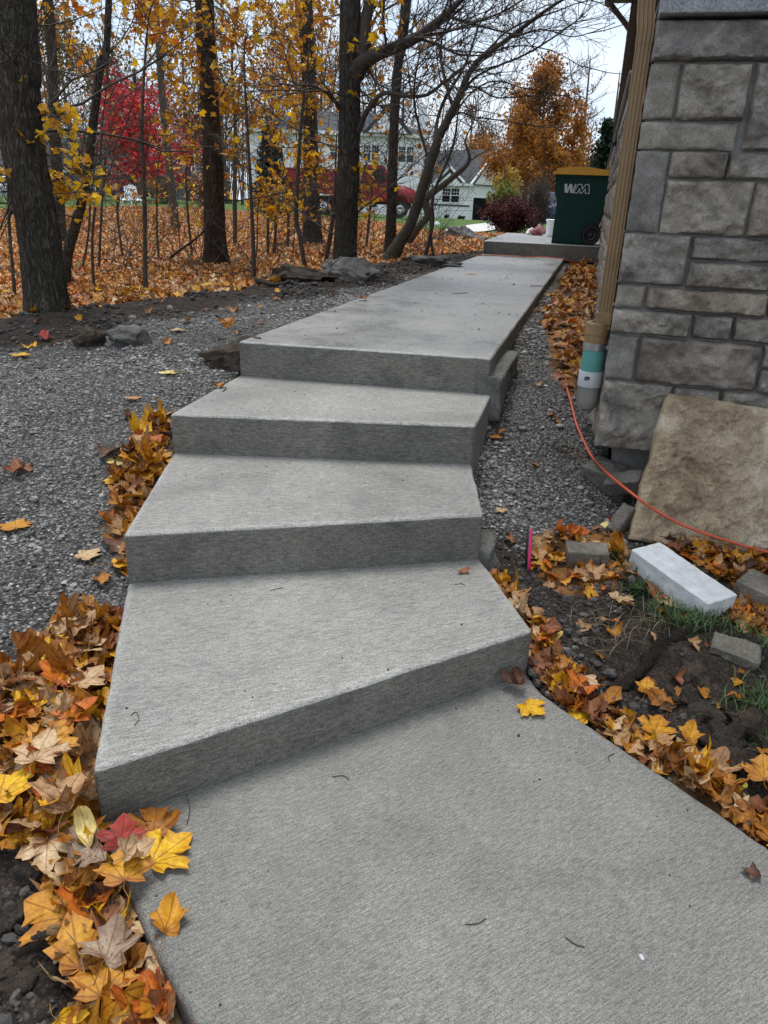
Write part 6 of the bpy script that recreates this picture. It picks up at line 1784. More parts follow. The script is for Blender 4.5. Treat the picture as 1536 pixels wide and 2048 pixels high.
OR2 = [(.46, .18, .025), (.36, .12, .02), (.52, .25, .04), (.27, .10, .02), (.42, .20, .035)]
OL2 = [(.24, .17, .04), (.17, .13, .035), (.30, .21, .05), (.13, .10, .03)]
YE2 = [(.46, .30, .04), (.36, .22, .03), (.50, .36, .06)]
RD2 = [(.74, .04, .055), (.60, .03, .045), (.80, .08, .08), (.45, .025, .035)]
BR2 = [(.16, .08, .035), (.22, .11, .045), (.12, .07, .035)]
FT = [  # px, base, top, dist, width, colours, leaves, size, trunk px, label
    (285, 392, 190, 52, 185, RD2, 5200, .30, 8, 'bright red maple at the far side of the lawn'),
    (1062, 440, 140, 62, 150, OR2, 14000, .27, 9, 'large orange tree behind the dark red shrub, right of the garage'),
    (1022, 440, 225, 66, 92, OR2, 5200, .24, 8, 'smaller orange tree between the garage and the large orange tree'),
    (968, 440, 258, 84, 100, OR2, 5000, .28, 8, 'low orange tree behind the right gable of the garage'),
    (1122, 445, 200, 60, 115, OR2, 8000, .26, 8, 'orange tree left of the dark evergreen by the bin'),
    (965, 440, 245, 98, 90, OR2, 3600, .28, 7, 'orange tree right behind the far end of the garage roof'),
    (1048, 440, 190, 76, 110, OR2, 5200, .28, 8, 'tall rust orange tree set back behind the large orange tree'),
    (1095, 442, 235, 56, 80, OR2, 4200, .22, 7, 'rust orange tree just above the left side of the bin'),
    (1160, 445, 250, 70, 80, OR2, 3200, .26, 7, 'small orange tree partly hidden by the dark evergreen'),
    (1010, 435, 330, 52, 70, YE2, 1100, .24, 6, 'small yellow tree above the bright green bush'),
    (1060, 442, 120, 88, 90, BR2, 260, .3, 8, 'tall thin bare tree rising above the large orange tree'),
    (1150, 445, 126, 72, 120, BR2, 160, .2, 11, 'tall bare spreading tree left of the house eave'),
    (1206, 445, 150, 76, 90, BR2, 40, .2, 10, 'slender bare tree nearest the house wall'),
    (1000, 435, 200, 95, 80, BR2, 200, .3, 7, 'bare brown tree behind the garage roof'),
    (930, 435, 190, 100, 90, BR2, 300, .3, 8, 'bare tree above the garage ridge'),
    (860, 430, 180, 95, 100, OR2, 700, .34, 8, 'thin orange and brown tree behind the gap between the white houses'),
    (745, 420, 90, 92, 150, OR2, 900, .36, 9, 'tall orange tree showing above the white house roof'),
    (640, 415, 60, 95, 170, OR2, 1900, .38, 9, 'tall orange tree above the left part of the white house'),
    (540, 410, 60, 85, 160, OR2, 2200, .36, 9, 'tall orange brown tree left of the white house'),
    (455, 405, 40, 78, 160, OL2, 1800, .34, 9, 'tall olive brown tree behind the thick reddish trunk'),
    (380, 400, 50, 72, 150, OR2, 1800, .33, 9, 'tall orange tree behind the red maple on its right'),
    (235, 395, 85, 66, 170, OL2, 2300, .30, 9, 'olive green half bare tree rising behind the red maple'),
    (160, 395, 40, 62, 160, OL2, 2000, .30, 9, 'olive yellow tree behind the leaning slim tree'),
    (80, 390, 30, 70, 160, OR2, 2200, .33, 9, 'orange tree hidden behind the thickest trunk'),
    (-10, 390, 30, 66, 160, OR2, 2000, .33, 9, 'orange tree at the left edge of the photo'),
    (330, 400, 110, 84, 120, BR2, 500, .3, 8, 'bare brown tree standing behind the top of the red maple'),
    (590, 412, 120, 104, 140, BR2, 500, .34, 9, 'bare brown tree far behind the white house'),
    (690, 418, 110, 110, 140, BR2, 600, .34, 9, 'bare tree far behind the middle of the white house roof'),
    (800, 425, 130, 105, 120, BR2, 500, .34, 8, 'bare tree behind the right end of the white house'),
    (120, 392, 120, 90, 150, YE2, 1200, .34, 9, 'yellowish tree far behind the slim leaning tree'),
    (415, 400, 150, 95, 140, BR2, 700, .32, 9, 'brown tree far behind the thick reddish trunk'),
    (500, 408, 150, 100, 140, OR2, 1200, .34, 9, 'orange brown tree far left of the white house'),
]
for i, (px, bpy_, tpy, dd, wpx, cols, nl, ls, tpx, lab) in enumerate(FT):
    far_tree('red_maple' if i == 0 else 'autumn_tree', lab, px, bpy_, tpy, dd, wpx, cols, nl, ls, None, 'farbark', 18 if i else 26, 300 + i, tpx, .12 if i in (0, 1, 2, 3, 4, 5) else .25, 2, rmin=.010 if dd < 70 else (.018 if px > 1100 else .013))
# evergreens
def conifer(label, px, bpy_, tpy, dist, wpx, seed, cols, loose=1.0):
    b_ = PD(px, bpy_, dist); b_[2] = float(hmound(b_[0], b_[1])); hgt = PD(px, tpy, dist)[2] - b_[2]; wr = wpx * dist / CAM_F / 2
    T = Tree('evergreen_tree', label, b_, 'farbark', None, 'evergreen', seed)
    T.trunk([b_, b_ + np.array([0, 0, hgt * .5]), b_ + np.array([0, 0, hgt])], [.13, .09, .02], 7, 14, .03, .2)
    n_ = 130
    for i in range(n_):
        f = i / n_; z_ = hgt * (.05 + .94 * f); L = wr * (1 - f) ** .8 * T.r.uniform(.65, 1.1) + .1; a = T.r.uniform(0, 6.28)
        d = np.array([math.cos(a), math.sin(a), .1]); p = b_ + np.array([0, 0, z_])
        P = T.limb([p, p + d * L * .6 - np.array([0, 0, .04 * L]), p + d * L - np.array([0, 0, .16 * L * loose])], .02, .006, 6, 3)
        k_ = T.r.uniform(.15, 1, 34); q = p + d * (L * k_)[:, None] - np.array([0, 0, 1]) * (.15 * L * k_ ** 2)[:, None] + T.r.normal(0, .10 + .04 * L, (34, 3))
        T.leaves(q, .17, cols, 0, .5, [QUADT, QUADT])
    return T.done('foliage')
EG = [(.012, .032, .02), (.02, .045, .026), (.009, .024, .017), (.03, .055, .03)]
conifer('dark evergreen standing just left of the house wall above the bin', 1190, 445, 246, 34, 92, 501, EG)
conifer('dark spruce with drooping boughs left of the white house', 542, 430, 255, 33, 96, 502, EG, 2.0)
conifer('small dark evergreen far behind the red maple', 288, 395, 150, 80, 40, 503, EG)
# shrubs
def shrub(name, label, px, tpy, dist, w_px, h_px, cols, nl, ls, seed, nst=26, mat='twig', cat='shrub'):
    b_ = PD(px, tpy, dist); top_ = b_[2]; b_[2] = float(hmound(b_[0], b_[1])); wr = w_px * dist / CAM_F / 2; hh = max(.3, top_ - b_[2])
    T = Tree(name, label, b_, mat, None, cat, seed); tw = []
    for _ in range(nst):
        a = T.r.uniform(0, 6.28); rr = T.r.uniform(.15, 1); e = np.array([math.cos(a) * wr * rr, math.sin(a) * wr * rr * .8, hh * (1 - .35 * rr ** 2) * T.r.uniform(.75, 1.05)])
        P = T.limb([b_ + e * np.array([.15, .15, 0]), b_ + e * np.array([.55, .55, .5]), b_ + e], .012, .004, 9, 4, .02)
        tw.append(P[3:]); T.sub(P, .006, 5, hh * .35, 1, tw, .25, .9, .2, 0, .004)
    if nl:
        pool = np.vstack(tw); T.leaves(pool[T.r.integers(0, len(pool), nl)] + T.r.normal(0, .07, (nl, 3)) * np.array([wr, wr, hh]), ls, cols, 0, .2, [QUADT, QUADT])
    return T.done('foliage')
shrub('shrub', 'dense dark red shrub behind the far end of the path', 1025, 398, 22, 118, 62, [(.10, .014, .02), (.06, .010, .014), (.15, .022, .025), (.035, .012, .012)], 9000, .075, 601, 60)
shrub('shrub', 'bright green and yellow bush behind the dark red shrub', 1012, 372, 34, 66, 48, [(.10, .20, .02), (.16, .24, .03), (.30, .28, .04), (.06, .12, .02)], 3600, .11, 602)
shrub('shrub', 'bare grey brown spreading shrub left of the bin', 1082, 358, 26, 105, 82, [(.10, .07, .07), (.07, .05, .05), (.14, .09, .08)], 1500, .07, 603, 60)
shrub('shrub', 'low tan brushy shrub under the red maple', 325, 352, 48, 110, 45, [(.22, .16, .06), (.16, .12, .05), (.28, .19, .07)], 1400, .14, 604)
shrub('shrub', 'russet shrub behind the thick reddish trunk', 400, 350, 42, 70, 62, [(.26, .11, .03), (.18, .08, .03)], 1300, .13, 605)
for i, px in enumerate([228, 244, 262, 310]):
    shrub('hedge_bush', 'dark rounded foundation bush before the grey house, number %s from the left' % ('one', 'two', 'three', 'four')[i], px, 381, 56, 20, 14 + 3 * (i % 2), [(.012, .02, .012), (.02, .03, .016)], 500, .14, 620 + i, 14)
for i, (px, py) in enumerate([(893, 437), (919, 441), (927, 441), (905, 438)][:3]):
    shrub('hedge_bush', ('small round dark bush below the garage window', 'small dark bush left of the garage doors', 'small reddish bush beside the garage doors')[i], px, py - 8, 72, 9, 7 + 5 * (i == 2), [(.02, .03, .016)] if i < 2 else [(.09, .04, .04)], 300, .13, 640 + i, 12)

# thicket: the far wood beyond the houses reads as one mass of twigs
r = np.random.default_rng(99); mb = MB(); mbl = MB()
for i in range(520):
    px = r.uniform(-150, 1000); dd = r.uniform(82, 135)
    b_ = PD(px, 400, dd); b_[2] = float(hmound(b_[0], b_[1])); h_ = r.uniform(8, 17)
    if px > 800: h_ *= .72
    d = np.array([r.normal(0, .09), r.normal(0, .09), 1])
    P = spline([b_, b_ + d * h_ * .5, b_ + d * h_ + r.normal(0, .5, 3)], 6); mb.tube(P, np.linspace(.09, .015, 6), 4, False)
    for _ in range(9):
        k_ = r.integers(1, 6); a = r.uniform(0, 6.28); q = P[k_]; L = r.uniform(1, 3.2)
        e = q + np.array([math.cos(a) * L * .6, math.sin(a) * L * .6, L]); mb.tube(np.array([q, (q + e) / 2 + r.normal(0, .15, 3), e]), [.03, .02, .012], 3, False)
tk = tag(mb.build('far_thicket', M['farbark'], None), 'mass of bare grey trunks and twigs beyond the houses', kind='stuff')

# ------------------------------------------------------------------ houses, vehicles and things beyond the wood
def local_frame(A, B):
    """matrix with x from A to B (level), z up, y away"""
    x = Vector(B) - Vector(A); x.z = 0; L = x.length; x.normalize(); z = Vector((0, 0, 1)); y = z.cross(x)
    m_ = Matrix((x, y, z)).transposed().to_4x4(); m_.translation = Vector(A); return m_, L
M['white_siding'] = plain('white_siding', (.86, .87, .89), .6, .04, 2)
M['white_trim'] = plain('white_trim', (.88, .89, .90), .5, .03, 2)
M['roof'] = plain('charcoal_shingles', (.055, .06, .068), .9, .3, 6, .3)
M['glass'] = plain('dark_window_glass', (.012, .014, .017), .08, .3, 2)
M['dark_door'] = plain('black_door', (.010, .010, .012), .9, .2, 3, spec=.1)
M['stone_trim'] = plain('dark_stone_band', (.05, .05, .052), .8, .2, 3)
M['bluegrey'] = plain('blue_grey_siding', (.16, .19, .22), .7, .1, 2)
def at_m(o, m_): o.matrix_world = m_; return o
def hwindow(parent, x0, x1, z0, z1, y, cols=2, rows=2):
    w_ = bmesh.new()
    t = .10
    for d in [(x0, x1, z1 - t, z1), (x0, x1, z0, z0 + t), (x0, x0 + t, z0 + t, z1 - t), (x1 - t, x1, z0 + t, z1 - t)]:
        bm_box(w_, d[0], d[1], y - .06, y, d[2], d[3])
    xm_ = (x0 + x1) / 2
    for c_ in range(1, cols):
        xx = x0 + (x1 - x0) * c_ / cols; bm_box(w_, xx - .07, xx + .07, y - .055, y, z0 + t, z1 - t)
    fr = from_bm('window', w_, M['white_trim'], parent)
    for c_ in range(cols):
        a = x0 + (x1 - x0) * c_ / cols + (.10 if c_ == 0 else .07); b_ = x0 + (x1 - x0) * (c_ + 1) / cols - (.10 if c_ == cols - 1 else .07)
        box('pane', (a, b_, y - .02, y - .001, z0 + t, z1 - t), M['glass'], fr)
        g_ = bmesh.new()
        zm = (z0 + z1) / 2
        bm_box(g_, a, b_, y - .04, y - .021, zm - .03, zm + .03)
        for q in (1, 2): bm_box(g_, a + (b_ - a) * q / 3 - .014, a + (b_ - a) * q / 3 + .014, y - .035, y - .021, zm + .03, z1 - t)
        bm_box(g_, a, b_, y - .034, y - .021, (zm + z1 - t) / 2 - .014, (zm + z1 - t) / 2 + .014)
        from_bm('muntin', g_, M['white_trim'], fr)
    return fr
def boards(parent, x0, x1, y, z0, z1, step, mat, holes=(), name='siding_board'):
    z_ = z0
    first = None
    while z_ < z1 - .02:
        zt = min(z_ + step, z1)
        segs = [(x0, x1)]
        for (a, b_, c_, d_) in holes:
            if c_ < zt and d_ > z_:
                segs = [s_ for q0, q1 in segs for s_ in ((q0, min(q1, a)), (max(q0, b_), q1)) if s_[1] - s_[0] > .03]
        for q0, q1 in segs:
            bm = bmesh.new(); bm_prism(bm, [(y, z_), (y - .035, z_), (y - .01, zt), (y, zt)], 'x', q0, q1)
            from_bm(name, bm, mat, parent)
        z_ = zt

# garage: front (window) along x, doors on the right flank
B_ = PD(937, 439, 74); A_ = PD(843, 436, 77.8)
m_, LW = local_frame(A_, B_)
gz_ = min(A_[2], B_[2]) - .1
m_.translation.z = gz_
gar = thing('garage', 'white garage with steep grey roof, front dormer and two dark doors', 'garage'); gar.matrix_world = m_
WH = 3.35; DP = 7.0
box('wall', (0, LW, 0, DP, 0, WH), M['white_siding'], gar)
hz0, hz1 = 1.62, 3.05; hx0, hx1 = LW * .42, LW * .80
boards(gar, .02, LW - .10, -.002, 1.5, WH - .05, .17, M['white_siding'], [(hx0, hx1, hz0, hz1)])
box('stone_band', (-.02, LW + .02, -.08, -.002, 1.36, 1.49), M['stone_trim'], gar)
hwindow(gar, hx0, hx1, hz0, hz1, -.03)
# flank in the plane x = LW
for i in range(10):
    z0_ = 2.35 + i * .17
    if z0_ + .17 > WH: break
    bm = bmesh.new(); bm_prism(bm, [(LW, z0_), (LW + .035, z0_), (LW + .01, z0_ + .17), (LW, z0_ + .17)], 'y', .12, DP - .1); from_bm('siding_board', bm, M['white_siding'], gar)
for y0_, y1_ in [(.45, 3.2), (3.75, 6.5)]:
    dr = box('door', (LW + .002, LW + .03, y0_, y1_, .02, 2.2), M['dark_door'], gar)
    for q in range(1, 4):
        zz = .02 + 2.18 * q / 4; box('panel_rail', (LW + .031, LW + .045, y0_, y1_, zz - .03, zz + .03), M['dark_door'], dr)
    fr_ = bmesh.new()
    bm_box(fr_, LW + .002, LW + .08, y0_ - .16, y0_, 0, 2.36); bm_box(fr_, LW + .002, LW + .08, y1_, y1_ + .16, 0, 2.36); bm_box(fr_, LW + .002, LW + .079, y0_, y1_, 2.2, 2.36)
    from_bm('door_frame', fr_, M['white_trim'], gar)
RH = 3.3
bm = bmesh.new(); bm_prism(bm, [(-.35, WH - .02), (DP / 2, WH + RH), (DP + .35, WH - .02)], 'x', -.4, LW + .22); from_bm('roof', bm, M['roof'], gar)
bm = bmesh.new(); bm_prism(bm, [(.3, WH + .05), (DP / 2, WH + RH - .32), (DP - .3, WH + .05)], 'x', LW + .222, LW + .25); from_bm('gable', bm, M['white_siding'], gar)
bm = bmesh.new()
for s_ in (0, 1):
    a0, a1 = (-.45, DP / 2) if s_ == 0 else (DP + .45, DP / 2)
    bm_prism(bm, [(a0, WH - .12), (a1, WH + RH - .06), (a1, WH + RH + .16), (a0, WH + .10)] if s_ == 0 else [(a0, WH + .10), (a1, WH + RH + .16), (a1, WH + RH - .06), (a0, WH - .12)], 'x', LW + .252, LW + .38)
from_bm('barge_board', bm, M['white_trim'], gar)
box('eave', (-.42, LW + .5, -.47, -.352, WH - .16, WH + .06), M['white_trim'], gar)
# dormer over the window
dx0, dx1 = LW * .32, LW * .92; dm = (dx0 + dx1) / 2
bm = bmesh.new(); bm_prism(bm, [(dx0, WH + .02), (dm, WH + 1.45), (dx1, WH + .02)], 'y', -.40, 2.2); from_bm('dormer_roof', bm, M['roof'], gar)
bm = bmesh.new(); bm_prism(bm, [(dx0 + .5, WH + .07), (dm, WH + 1.1), (dx1 - .5, WH + .07)], 'y', -.43, -.402); from_bm('dormer_gable', bm, M['white_siding'], gar)
bm = bmesh.new()
bm_prism(bm, [(dx0 - .12, WH - .02), (dm, WH + 1.42), (dm, WH + 1.62), (dx0 - .12, WH + .2)], 'y', -.52, -.432)
bm_prism(bm, [(dx1 + .12, WH + .2), (dm, WH + 1.62), (dm, WH + 1.42), (dx1 + .12, WH - .02)], 'y', -.52, -.4325)
from_bm('barge_board', bm, M['white_trim'], gar)

# big white house
A_ = PD(498, 423, 78); B_ = PD(838, 434, 78)
m_, LW = local_frame(A_, B_); m_.translation.z = min(A_[2], B_[2]) - .2
hs = thing('white_house', 'large white two storey house with hipped grey roof behind the trunks', 'house'); hs.matrix_world = m_
WH = PD(660, 268, 78)[2] - m_.translation.z; RHT = PD(660, 222, 78)[2] - m_.translation.z
box('wall', (0, LW, 0, 9, 0, WH), M['white_siding'], hs)
wins = [(LW * f, LW * f + 1.7, z0_, z0_ + 1.6) for f in (.08, .27, .47, .66, .86) for z0_ in (1.0, WH - 2.6)]
boards(hs, .02, LW - .02, -.002, .3, WH - .1, .32, M['white_siding'], wins)
for w_ in wins: hwindow(hs, *w_, -.03)
bm = bmesh.new()
e = .6
c_ = [bm.verts.new(q) for q in [(-e, -e, WH - .02), (LW + e, -e, WH - .02), (LW + e, 9 + e, WH - .02), (-e, 9 + e, WH - .02), (LW * .28, 4.5, RHT), (LW * .72, 4.5, RHT)]]
for f in [(0, 1, 5, 4), (1, 2, 5), (2, 3, 4, 5), (3, 0, 4), (3, 2, 1, 0)]: bm.faces.new([c_[i] for i in f])
from_bm('roof', bm, M['roof'], hs)
box('eave', (-e - .05, LW + e + .05, -e - .14, -e - .002, WH - .3, WH + .02), M['white_trim'], hs)
bm = bmesh.new(); bm_prism(bm, [(LW * .66, WH - .05), (LW * .80, WH + 2.6), (LW * .94, WH - .05)], 'y', -1.2, 4); from_bm('gable_roof', bm, M['roof'], hs)
bm = bmesh.new(); bm_prism(bm, [(LW * .69, WH), (LW * .80, WH + 2.0), (LW * .91, WH)], 'y', -1.25, -1.202); from_bm('gable', bm, M['white_siding'], hs)
box('chimney', (LW * .975, LW * 1.02, 2, 3.2, WH - 3, RHT + .6), M['white_siding'], hs)

# grey house on the left
A_ = PD(-140, 398, 70); B_ = PD(345, 401, 70)
m_, LW = local_frame(A_, B_); m_.translation.z = min(A_[2], B_[2]) - .2
h2 = thing('grey_house', 'blue grey house with dark roof half hidden behind the left trunks', 'house'); h2.matrix_world = m_
box('wall', (0, LW, 0, 9, 0, 3.1), M['bluegrey'], h2)
wins = [(LW * f, LW * f + 1.6, 1.0, 2.4) for f in (.06, .22, .42, .62, .84)]
boards(h2, .02, LW - .02, -.002, .2, 3.0, .34, M['bluegrey'], wins)
for w_ in wins: hwindow(h2, *w_, -.03)
bm = bmesh.new()
c_ = [bm.verts.new(q) for q in [(-e, -e, 3.08), (LW + e, -e, 3.08), (LW + e, 9 + e, 3.08), (-e, 9 + e, 3.08), (4, 4.5, 6.0), (LW - 4, 4.5, 6.0)]]
for f in [(0, 1, 5, 4), (1, 2, 5), (2, 3, 4, 5), (3, 0, 4), (3, 2, 1, 0)]: bm.faces.new([c_[i] for i in f])
from_bm('roof', bm, M['roof'], h2)
box('eave', (-e - .05, LW + e + .05, -e - .14, -e - .002, 2.9, 3.1), M['white_trim'], h2)

# driveway and street on the right, beyond the wood
def sheet(name, pts, label, mat, lift=.012, n_=40):
    P = gpoly(pts, hmound); c_ = np.mean(P, 0); V = []; F = []
    # strip between the two long edges, draped over the ground
    k_ = len(P) // 2; L = spline(np.array([(x, y, 0) for x, y in P[:k_]]), n_); R_ = spline(np.array([(x, y, 0) for x, y in P[k_:][::-1]]), n_)
    mm = 10; G_ = np.array([L * (1 - t) + R_ * t for t in np.linspace(0, 1, mm)]).reshape(-1, 3)
    G_[:, 2] = hmound(G_[:, 0], G_[:, 1]) + lift + .03
    i, j = np.meshgrid(np.arange(n_ - 1), np.arange(mm - 1)); k0 = (j * n_ + i).ravel()
    return tag(obj(name, mesh(name, G_, np.stack([k0, k0 + 1, k0 + n_ + 1, k0 + n_], 1), mat, True)), label, kind='structure')
M['drive'] = plain('pale_concrete_drive', (.55, .53, .49), .85, .1, 2)
M['asphalt'] = plain('asphalt', (.07, .07, .072), .9, .2, 8)
sheet('driveway', [(886, 463), (930, 453), (990, 445), (1120, 447), (1010, 458), (925, 468)], 'pale concrete driveway leading to the garage', M['drive'])

# red dump truck
A_ = PD(570, 437, 40); B_ = PD(832, 446, 40)
m_, LW = local_frame(A_, B_)
trk = thing('dump_truck', 'red dump truck parked behind the trunks, facing right', 'truck')
z_ = float(hmound((A_[0] + B_[0]) / 2, (A_[1] + B_[1]) / 2)); m_.translation.z = z_ - .0; trk.matrix_world = m_
M['redpaint'] = plain('red_truck_paint', (.30, .012, .02), .4, .08, 2)
M['chrome'] = plain('chrome', (.6, .6, .62), .2, .1, 5, 0, 1)
s = LW / 6.9
bed = bmesh.new()
for q in [(-.0, 3.9, -.1, -.0, 1.05, 2.15), (0, 3.9, 2.1, 2.2, 1.05, 2.15), (0, .1, 0, 2.1, 1.05, 2.2), (3.8, 3.9, 0, 2.1, 1.05, 2.5), (.1, 3.8, 0, 2.1, 1.05, 1.15)]: bm_box(bed, q[0] * s, q[1] * s, *q[2:], bev=.01)
bd_ = from_bm('dump_bed', bed, M['redpaint'], trk)
for i in range(6):
    x = (.25 + i * .68) * s; box('rib', (x, x + .1, -.16, -.101, 1.05, 2.13), M['redpaint'], bd_, .01)
box('top_rail', (-.02, 3.95 * s, -.17, -.101, 2.131, 2.23), M['redpaint'], bd_, .01)
box('chassis', (.1, 6.5 * s, .55, 1.55, .62, .95), M['black'], trk, .02)
bm = bmesh.new(); bm_prism(bm, [(4.0 * s, .75), (4.0 * s, 2.45), (4.1 * s, 2.52), (5.05 * s, 2.52), (5.2 * s, 2.42), (5.45 * s, 1.75), (5.45 * s, .75)], 'y', .08, 2.02)
bmesh.ops.bevel(bm, geom=list(bm.edges), offset=.04, segments=2, affect='EDGES'); cab = from_bm('cab', bm, M['redpaint'], trk)
bm = bmesh.new(); bm_prism(bm, [(4.45 * s, 1.72), (4.45 * s, 2.34), (5.08 * s, 2.34), (5.28 * s, 1.72)], 'y', .062, .078); from_bm('side_window', bm, M['glass'], trk)
dr = box('door', (4.32 * s, 5.36 * s, .055, .078, .85, 1.66), M['redpaint'], trk, .01); box('handle', (4.4 * s, 4.55 * s, .03, .054, 1.5, 1.55), M['chrome'], dr)
wsm = bmesh.new(); bm_prism(wsm, [(5.20 * s + .03, 2.36), (5.23 * s + .03, 2.36), (5.47 * s + .03, 1.78), (5.44 * s + .03, 1.78)], 'y', .2, 1.9); from_bm('windscreen', wsm, M['glass'], trk)
bm = bmesh.new(); bm_prism(bm, [(5.46 * s, .85), (5.46 * s, 1.68), (6.3 * s, 1.55), (6.82 * s, 1.36), (6.9 * s, 1.2), (6.9 * s, .72), (6.6 * s, .72)], 'y', .2, 1.9)
bmesh.ops.bevel(bm, geom=list(bm.edges), offset=.07, segments=3, affect='EDGES'); from_bm('hood', bm, M['redpaint'], trk, True)
bm = bmesh.new(); bm_prism(bm, [(5.5 * s, .75), (5.55 * s, 1.1), (5.75 * s, 1.24), (6.25 * s, 1.24), (6.5 * s, 1.05), (6.55 * s, .75), (6.45 * s, .75), (6.35 * s, 1.0), (6.2 * s, 1.1), (5.8 * s, 1.1), (5.65 * s, .98), (5.6 * s, .75)], 'y', -.02, .35)
from_bm('fender', bm, M['redpaint'], trk)
box('bumper', (6.86 * s, 7.05 * s, .1, 2.0, .45, .72), M['chrome'], trk, .03, 2)
box('grille', (6.905 * s, 6.94 * s, .6, 1.5, .78, 1.2), M['chrome'], trk, .01)
for y_ in (.38, 1.72): lathe('headlight', [(0, -.03), (.10, -.03), (.12, .0), (.12, .05)], M['chrome'], trk, 16, (6.88 * s, y_, 1.0)).rotation_euler = (0, -math.pi / 2, 0)
mb = MB(); mb.tube([(3.93 * s, .0, 1.0), (3.93 * s, .0, 2.75)], .06, 10); mb.build('exhaust', M['chrome'], trk)
box('mirror', (5.3 * s, 5.36 * s, -.16, .03, 1.8, 2.2), M['black'], trk, .01)
for x in (1.15, 2.0, 6.03):
    for y_ in (.16, 1.94):
        wh = thing('wheel', None, None); wh.parent = trk; wh.location = (x * s, y_, .43); wh.rotation_euler = (math.pi / 2, 0, 0)
        lathe('tyre', [(.25, -.14), (.40, -.15), (.43, -.10), (.43, .10), (.40, .15), (.25, .14)], M['black'], wh, 26)
        lathe('rim', [(0, .02), (.10, .10), (.13, .06), (.22, .03), (.25, .13)], M['chrome'], wh, 18)
# car beside the bin, seen past its left edge
def car(name, label, px, py, dist, heading, mat, L=4.4):
    p = PD(px, py, dist); p[2] = float(hmound(p[0], p[1]))
    cr = thing(name, label, 'car', p, rotz=heading)
    pr = [(-L / 2, .35), (-L / 2 - .02, .75), (-L / 2 + .12, .95), (-L * .30, 1.02), (-L * .17, 1.42), (L * .14, 1.45), (L * .27, 1.02), (L * .45, .88), (L / 2, .70), (L / 2, .35), (L * .39, .30), (L * .27, .30), (-L * .25, .30), (-L * .38, .30)]
    bm = bmesh.new(); bm_prism(bm, pr, 'y', -.86, .86)
    for v_ in bm.verts:
        if v_.co.z > 1.1: v_.co.y *= .80
    bmesh.ops.recalc_face_normals(bm, faces=bm.faces)
    bmesh.ops.bevel(bm, geom=list(bm.edges), offset=.05, segments=2, affect='EDGES'); from_bm('body', bm, mat, cr, True)
    for s_ in (-1, 1):
        bm = bmesh.new(); Q_ = [(-L * .265, 1.06), (-L * .16, 1.36), (L * .12, 1.38), (L * .225, 1.06)]
        vs = [bm.verts.new((x, s_ * (.875 - (z_ - 1.02) * .40), z_)) for x, z_ in Q_] + [bm.verts.new((x, s_ * (.855 - (z_ - 1.02) * .40), z_)) for x, z_ in Q_]
        bm.faces.new(vs[:4]); bm.faces.new(vs[4:][::-1])
        for i in range(4): bm.faces.new([vs[i], vs[(i + 1) % 4], vs[4 + (i + 1) % 4], vs[4 + i]])
        from_bm('side_window', bm, M['glass'], cr)
        lathe('headlight', [(0, 0), (.09, 0), (.10, -.04)], M['chrome'], cr, 12, (L / 2 - .01, s_ * .62, .72)).rotation_euler = (0, math.pi / 2, 0)
        for x in (-L * .31, L * .33):
            wh = thing('wheel', None, None); wh.parent = cr; wh.location = (x, s_ * .80, .32); wh.rotation_euler = (math.pi / 2 * s_ * -1 + math.pi, 0, 0)
            lathe('tyre', [(.2, -.10), (.30, -.10), (.32, -.07), (.32, .07), (.30, .10), (.2, .10)], M['black'], wh, 24)
            lathe('rim', [(0, .04), (.05, .06), (.19, .02), (.2, .09)], M['chrome'], wh, 16)
    for s_, (xa, za, xb, zb) in (('windscreen', (L * .145, 1.41, L * .262, 1.06)), ('rear_window', (-L * .175, 1.39, -L * .285, 1.06))):
        bm = bmesh.new(); nx_ = .03 if s_ == 'windscreen' else -.03
        vs = [bm.verts.new(q) for q in [(xa + nx_, -.62, za), (xa + nx_, .62, za), (xb + nx_, .74, zb), (xb + nx_, -.74, zb)]]; bm.faces.new(vs)
        r_ = bmesh.ops.extrude_face_region(bm, geom=list(bm.faces)); bmesh.ops.translate(bm, verts=[v_ for v_ in r_['geom'] if isinstance(v_, bmesh.types.BMVert)], vec=(-nx_ * .6, 0, 0))
        from_bm(s_, bm, M['glass'], cr)
    return cr
M['bluecar'] = plain('blue_car_paint', (.03, .07, .16), .25, .06, 2)
M['whitecar'] = plain('white_car_paint', (.62, .64, .68), .3, .04, 2)
car('parked_car', 'blue and white car partly hidden behind the left side of the bin', 1135, 452, 30, 1.15, M['bluecar'])
car('parked_car', 'white car parked at the far left behind the thickest trunk', 2, 408, 44, .15, M['whitecar'])
# things standing on and behind the pad
p = PZ(1097, 470, ZPAD)
pail = thing('pail', 'small white pail standing on the pad at the left side of the bin', 'pail', (PY(1104, 467, 15.6)[0], 15.6, ZPAD))
lathe('body', [(.10, 0), (.125, .26), (.135, .262), (.135, .285), (.12, .285), (.118, .02), (0, .02)], M['white_trim'], pail, 24)
lathe('lid', [(.138, .275), (.138, .30), (.12, .305), (0, .305)], M['white_trim'], pail, 24)
sk = lump('bag', (PY(1076, 464, 15.9)[0], 15.9, ZPAD + .075), (.15, .12, .10), 71, .4, plain('pink_red_bag', (.34, .12, .12), .5, .35, 14), 'crumpled pink and red bag on the far edge of the pad', 'bag')
lump('bag', (PY(1067, 465, 16.0)[0] - .08, 16.1, ZPAD + .05), (.08, .07, .06), 72, .4, M['white_trim'], 'small crumpled white bag beside the pink bag', 'bag')
yp = thing('yellow_post', 'yellow post with red foot between the bin and the house wall', 'post', (PY(1197, 440, 19)[0], 19, ZPAD - .2))
mb = MB(); mb.tube([(0, 0, 0), (0, 0, 1.12)], .055, 14); mb.build('pole', M['lid'], yp)
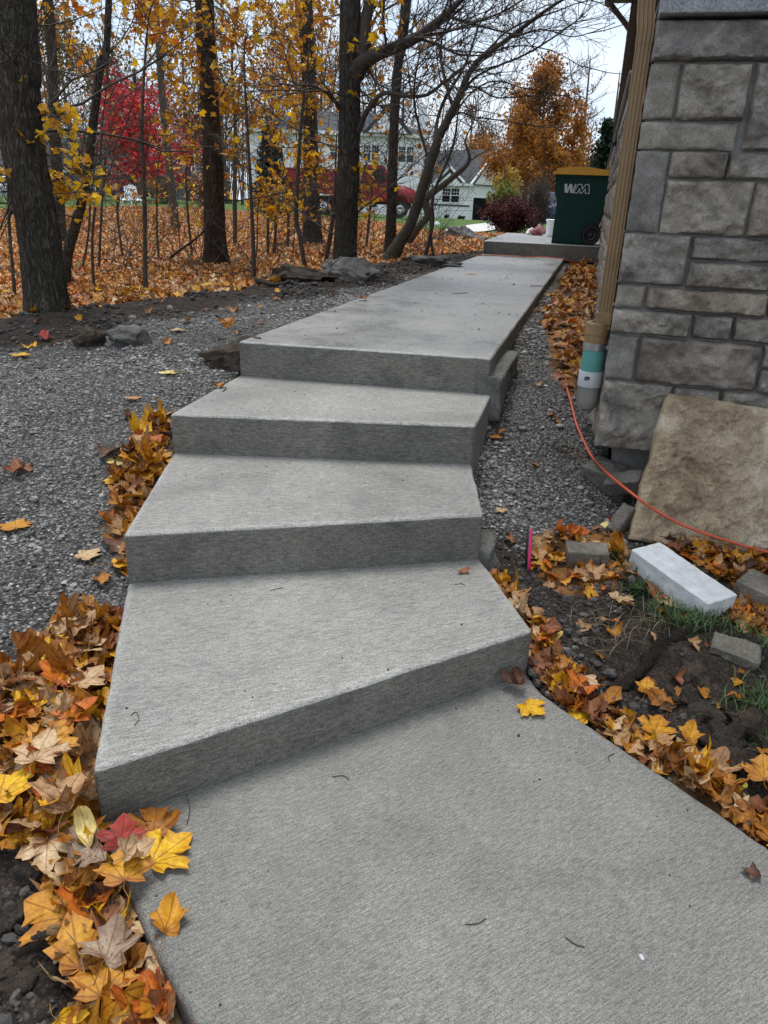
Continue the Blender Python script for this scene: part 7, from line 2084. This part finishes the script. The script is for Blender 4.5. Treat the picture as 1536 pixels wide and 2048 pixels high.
mb = MB(); mb.tube([(0, 0, -.02), (0, 0, .30)], .066, 14); mb.build('foot', M['redpaint'], yp); mb = MB(); mb.tube([(0, 0, .62), (0, 0, .66)], .058, 14); mb.build('band', M['black'], yp)
# white garden chairs, blue tub and small signs by the far lawn
for i, px in enumerate([258, 273]):
    p = PD(px, 419, 40); p[2] = float(hmound(p[0], p[1]))
    ch = thing('garden_chair', ('left', 'right')[i] + ' one of two white slatted garden chairs on the far lawn', 'chair', p, 'white garden chairs on the lawn', rotz=.4 + .5 * i)
    for k_ in range(5):
        o = box('back_slat', (-.045, .045, 0, .02, 0, .72 + .06 * (2 - abs(k_ - 2))), M['white_trim'], ch); o.location = (-.22 + .11 * k_, .30, .34); o.rotation_euler = (-.35, 0, 0)
    o = box('seat', (-.28, .28, -.28, .28, 0, .03), M['white_trim'], ch); o.location = (0, 0, .36); o.rotation_euler = (.12, 0, 0)
    for s_ in (-1, 1):
        box('armrest', (s_ * .34 - .06, s_ * .34 + .06, -.35, .38, .56, .585), M['white_trim'], ch)
        box('leg', (s_ * .33 - .02, s_ * .33 + .02, -.32, -.22, 0, .558), M['white_trim'], ch); box('leg', (s_ * .33 - .02, s_ * .33 + .02, .22, .32, 0, .558), M['white_trim'], ch)
p = PD(239, 395, 52); p[2] = float(hmound(p[0], p[1]))
tb = thing('tub', 'blue plastic tub on the hedge before the grey house', 'tub', p); M['bluetub'] = plain('blue_plastic', (.015, .02, .22), .5, .1)
lathe('body', [(.30, 0), (.38, .75), (.42, .76), (.42, .82), (.36, .82), (.29, .05), (0, .05)], M['bluetub'], tb, 24); 
sg = thing('yard_sign', 'small white yard sign on two stakes in front of the truck', 'sign', PD(832, 450, 33))
sg.location.z = float(hmound(sg.location.x, sg.location.y)); box('panel', (-.16, .16, -.012, .012, .25, .68), M['white_trim'], sg, .003)
for s_ in (-1, 1): box('stake', (s_ * .1 - .012, s_ * .1 + .012, -.008, .008, 0, .249), M['white_trim'], sg)
lump('white_boulder', PD(868, 449, 30), (.22, .16, .18), 75, .3, M['white_trim'], 'small white boulder at the lawn edge left of the driveway', 'boulder')
